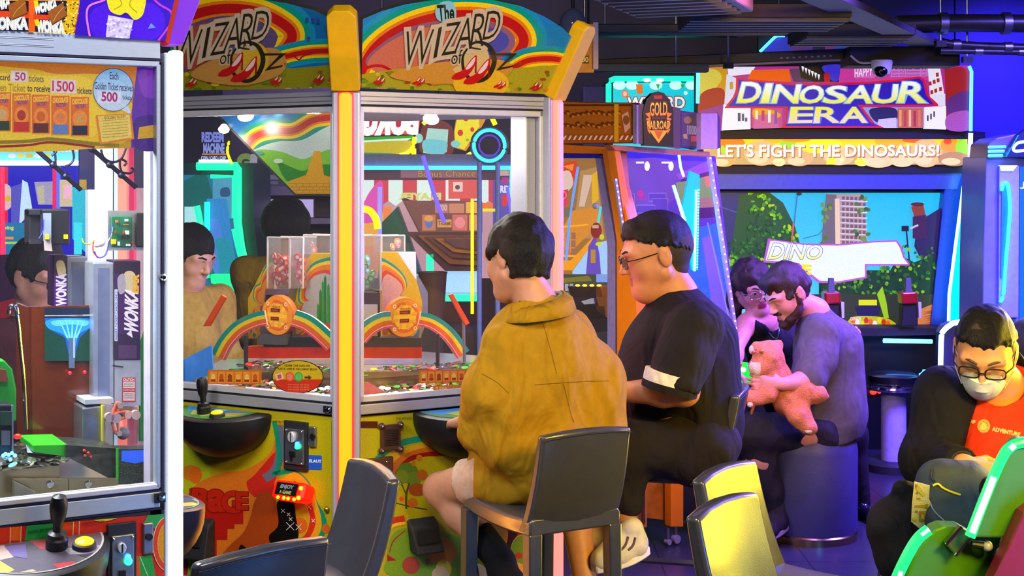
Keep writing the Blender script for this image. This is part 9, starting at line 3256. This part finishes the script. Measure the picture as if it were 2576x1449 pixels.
# chest print
on5 = on_mesh(tee)
onto = lambda x, y, o: on5(x, y, o + 0.001)
ar = Art(onto, None, 0.0004).use(DECAL)
ar.text('ART OF',[(2405,1048),(2455,1058),(2453,1066),(2404,1057)],'#e8c060',0.05)
ar.ell(2475,1072,16,17,'#f0b020', n=20).ell(2475,1072,12,13,'#d88018', n=16)
ar.blob([(2468,1068),(2474,1062),(2482,1068),(2484,1078),(2474,1082),(2466,1078)],'#f0c848')
ar.text('ADVENTURE',[(2497,1074),(2566,1089),(2564,1098),(2496,1084)],'#e8c060',0.05)
ar.build('chest_print', tee)
B = Body(0.006,0.04)
for i in (0,1):
 B.chain([J['hp'][i], J['kn'][i]],[0.10,0.075])
 B.chain([J['kn'][i], V((J['an'][i].x, J['an'][i].y, 0.10))],[0.072,0.052])
B.limb(J['hp'][0], J['hp'][1],0.11,0.11)
B.build('trousers', TRO, t5)
for i in (0,1):
 a = J['an'][i]
 shoe(V((a.x, a.y + 0.02,0.012)), V((a.x - 0.02, a.y - 0.2,0.012)),(0,0,1),(cloth('dark_shoe2','#1c1c20'), RUBBER), t5)
MB().tube([J['wr'][1].lerp(J['el'][1],0.06) + (ux_ * math.cos(k * PI / 8) + uy_ * math.sin(k * PI / 8)) * 0.032 for ux_, uy_ in [frame_from(J['wr'][1] - J['el'][1])] for k in range(16)],0.006, RUBBER, 8, closed=True).build('wristband', t5)
# ---- his bag
tb_ = thing('backpack','blue grey backpack with a yellow zip on the lap of the masked man','bag', P(2420,1250,3.55))
BAG = cloth('bag_slate','#38444e',0.7,0.1)
B = Body(0.006,0.04)
yb = 3.50
B.limb(P(2375,1232, yb + 0.03), P(2470,1262, yb + 0.05),0.052,0.050)
B.chain([P(2370,1230, yb), P(2400,1290, yb - 0.02), P(2440,1300, yb)],[0.065,0.075,0.075])
B.limb(P(2450,1240, yb), P(2520,1300, yb + 0.02),0.07,0.08)
B.wrinkle(0.006,35,4)
bag = B.build('bag_body', BAG, tb_)
onb = on_mesh(bag)
bagpt = lambda x, y: onb(x, y, 0.003)
MB().tube(catmull([bagpt(*p) for p in ((2348,1222),(2360,1218),(2372,1228),(2392,1238),(2416,1246))],4),0.0028, M('zip_yellow','#e8d000',0.4),8).build('zip', bag)
MB().tube(catmull([bagpt(*p) for p in ((2340,1262),(2352,1286),(2376,1310),(2396,1328))],4),0.002, M('piping_grey','#7c8890',0.5),8).build('piping', bag)
MB().tube(catmull([bagpt(*p) for p in ((2348,1180),(2344,1200),(2352,1212))],4),0.0025, SATIN, 8).build('seam', bag)
B = Body(0.006,0.03)
B.chain([P(2500,1232, yb - 0.02), P(2492,1250, yb - 0.05), P(2462,1256, yb - 0.04)],[0.035,0.042,0.032])
B.build('black_pouch', cloth('pouch_black','#0a0a0c',0.8), tb_)
tg = MB().prism([P(x, y, yb - 0.10 + 0.0006 * (y - 1215)) for x, y in ((2300,1212),(2338,1222),(2336,1255),(2342,1270),(2340,1320),(2318,1334),(2292,1312),(2294,1270))],(0.002,0.004,0), M('towel_white','#e8e0cc',0.8,0,0.05,60,0.3,300)).build('white_tag', tb_)
ar = Art(lambda x, y, o: P(x, y, yb - 0.10 + 0.0006 * (y - 1215) - o), None, 0.001).use(DECAL)
ar.rect(2303,1218,2308,1228,'#c89018').poly([(2304,1232),(2310,1220),(2328,1244),(2322,1250)],'#d8c890').rect(2304,1238,2310,1243,'#b88418').rect(2306,1252,2316,1256,'#c09028').rect(2302,1270,2334,1276,'#d8a818').rect(2328,1268,2335,1280,'#c89818')
ar.rect(2312,1286,2334,1292,'#c89018').rect(2312,1306,2332,1312,'#b88010').rect(2312,1286,2318,1312,'#c08810').rect(2324,1288,2332,1304,'#d0a028').rect(2302,1284,2309,1290,'#c09018').ell(2300,1306,4,5,'#e8d000')
ar.build('tag_print', tg)
B = Body(0.006,0.03)
B.chain([P(2290,1270,3.62), P(2262,1330,3.62), P(2290,1400,3.6), P(2340,1400,3.62)],[0.05,0.075,0.08,0.07])
B.limb(P(2268,1228,3.60), P(2290,1250,3.60),0.020,0.03)
B.wrinkle(0.004,40,5)
bb = B.build('black_bag', cloth('bag_black','#0c0b10',0.7), None)
tag(bb, 'black soft bag hanging beside the knee of the masked man','bag')
MB().tube(catmull([P(2220,1372,3.62), P(2214,1400,3.62), P(2212,1440,3.62), P(2206,1480,3.62)],5),0.010, SATIN, 8, flat=0.3).build('strap', bb)

# ============ three added figures standing in for pane reflections, then one visitor
def visitor(label, hc, fwd, cloth_m, k=1.0, skin_m=None, hair_m=None, glasses=False, turn=None, stand=False, shoulders=0.36, hair_kw={}):
 hd = Head(hc, fwd, (0,0,1), k)
 f = V((fwd[0], fwd[1],0)).normalized()
 r = f.cross(Z)
 nk = V(hc) - Z * 0.145 - f * 0.03
 pel = nk - Z * 0.52 - f * 0.02
 sh = [nk - r * shoulders / 2 - Z * 0.06, nk + r * shoulders / 2 - Z * 0.06]
 el = [s - Z * 0.27 + f * 0.05 for s in sh]
 wr = [e + f * 0.22 + Z * 0.04 for e in el]
 hp = [pel - r * 0.09, pel + r * 0.09]
 if stand:
  kn = [V((h.x, h.y, pel.z * 0.52)) for h in hp]
  an = [V((h.x, h.y, 0.09)) for h in hp]
 else:
  kn = [h + f * 0.40 + Z * 0.02 for h in hp]
  an = [V((q.x, q.y, 0.07)) for q in kn]
 J = dict(pel=pel, chest=nk - Z * 0.2, nk=nk, sh=sh, el=el, wr=wr, hp=hp, kn=kn, an=an, toe=[V((a.x, a.y, 0.03)) + f * 0.13 for a in an])
 t = person(label, pel)
 B = base_body(J, hd, 0.95,0.008)
 hand(B, wr[0], f, Z, r, 1.05,0.4)
 hand(B, wr[1], f, Z, -r, 1.05,0.4)
 B.build('body', skin_m or SK1, t)
 hair(hd, hair_m or HAIRM, t, 0.007,0.015,0.054,-0.03,0.0,0.006,0.002, nape=-0.045, **hair_kw)
 B = Body(0.008,0.05)
 B.limb(pel, J['chest'],0.14,0.145)
 B.limb(sh[0], sh[1],0.075,0.075)
 B.limb(J['chest'], nk - Z * 0.03,0.12,0.075)
 for i in (0,1):
  B.chain([sh[i], el[i], el[i].lerp(wr[i],0.7)],[0.072,0.062,0.05],0.04)
 B.limb(nk + Z * 0.02, nk + Z * 0.2,0.066,0.075,0.006, op='s')
 B.wrinkle(0.005,30,5)
 B.build('shirt', cloth_m, t)
 B = Body(0.008,0.04)
 for i in (0,1):
  B.chain([hp[i], kn[i], an[i]],[0.10,0.075,0.052])
 B.build('trousers', TRO, t)
 if glasses:
  hd.glasses(t, MATS['frame_black'])
 hd.brows(t, HAIRM)
 return t

visitor('young man in a tan jacket seen through the pane next to the white light post', P(482,646,5.95),(0.80,-0.55,-0.35), cloth('tan_jacket','#b89848'),1.05, skin('skin_pale','#d8a898'))  # added figure standing in for a pane reflection
visitor('man with glasses in dark clothes, seen behind the brown tower', P(96,694,4.75),(0.88,-0.40,-0.25), cloth('maroon_jersey','#38101c'),1.0, skin('skin_shade','#b08078'), None, True)  # added figure standing in for a pane reflection
visitor('person with round black hair and ochre shirt behind the clear chip hoppers', P(722,574,6.55),(0.2,0.97,-0.1), cloth('ochre_jersey','#8c7010'),1.1, None, None, False, None, True, hair_kw=dict(extra=lambda B, H: B.ell(H.p(0,-0.02,0.02),(0.115,0.12,0.115), H.ax, 0.02)))  # added figure standing in for the reflected player
# dark hair at the right edge
hd = Head(P(2606,900,4.7),(-0.3,-0.9,-0.2),(0,0,1),1.0)
visitor('person with long dark hair at the right edge beside the masked man', P(2612,896,4.75),(0.5,-0.8,-0.2), cloth('navy_top','#141430'),1.0, SK3, M('dark_violet_hair','#100c1c',0.4,0,0.4,300,0.5,500), hair_kw=dict(extra=lambda B, H: [B.chain([H.p(e * 0.06,-0.02,0.02), H.p(e * 0.085,-0.01,-0.08), H.p(e * 0.08,0.0,-0.16)],[0.05,0.04,0.03],0.03) for e in (-1,1)]))
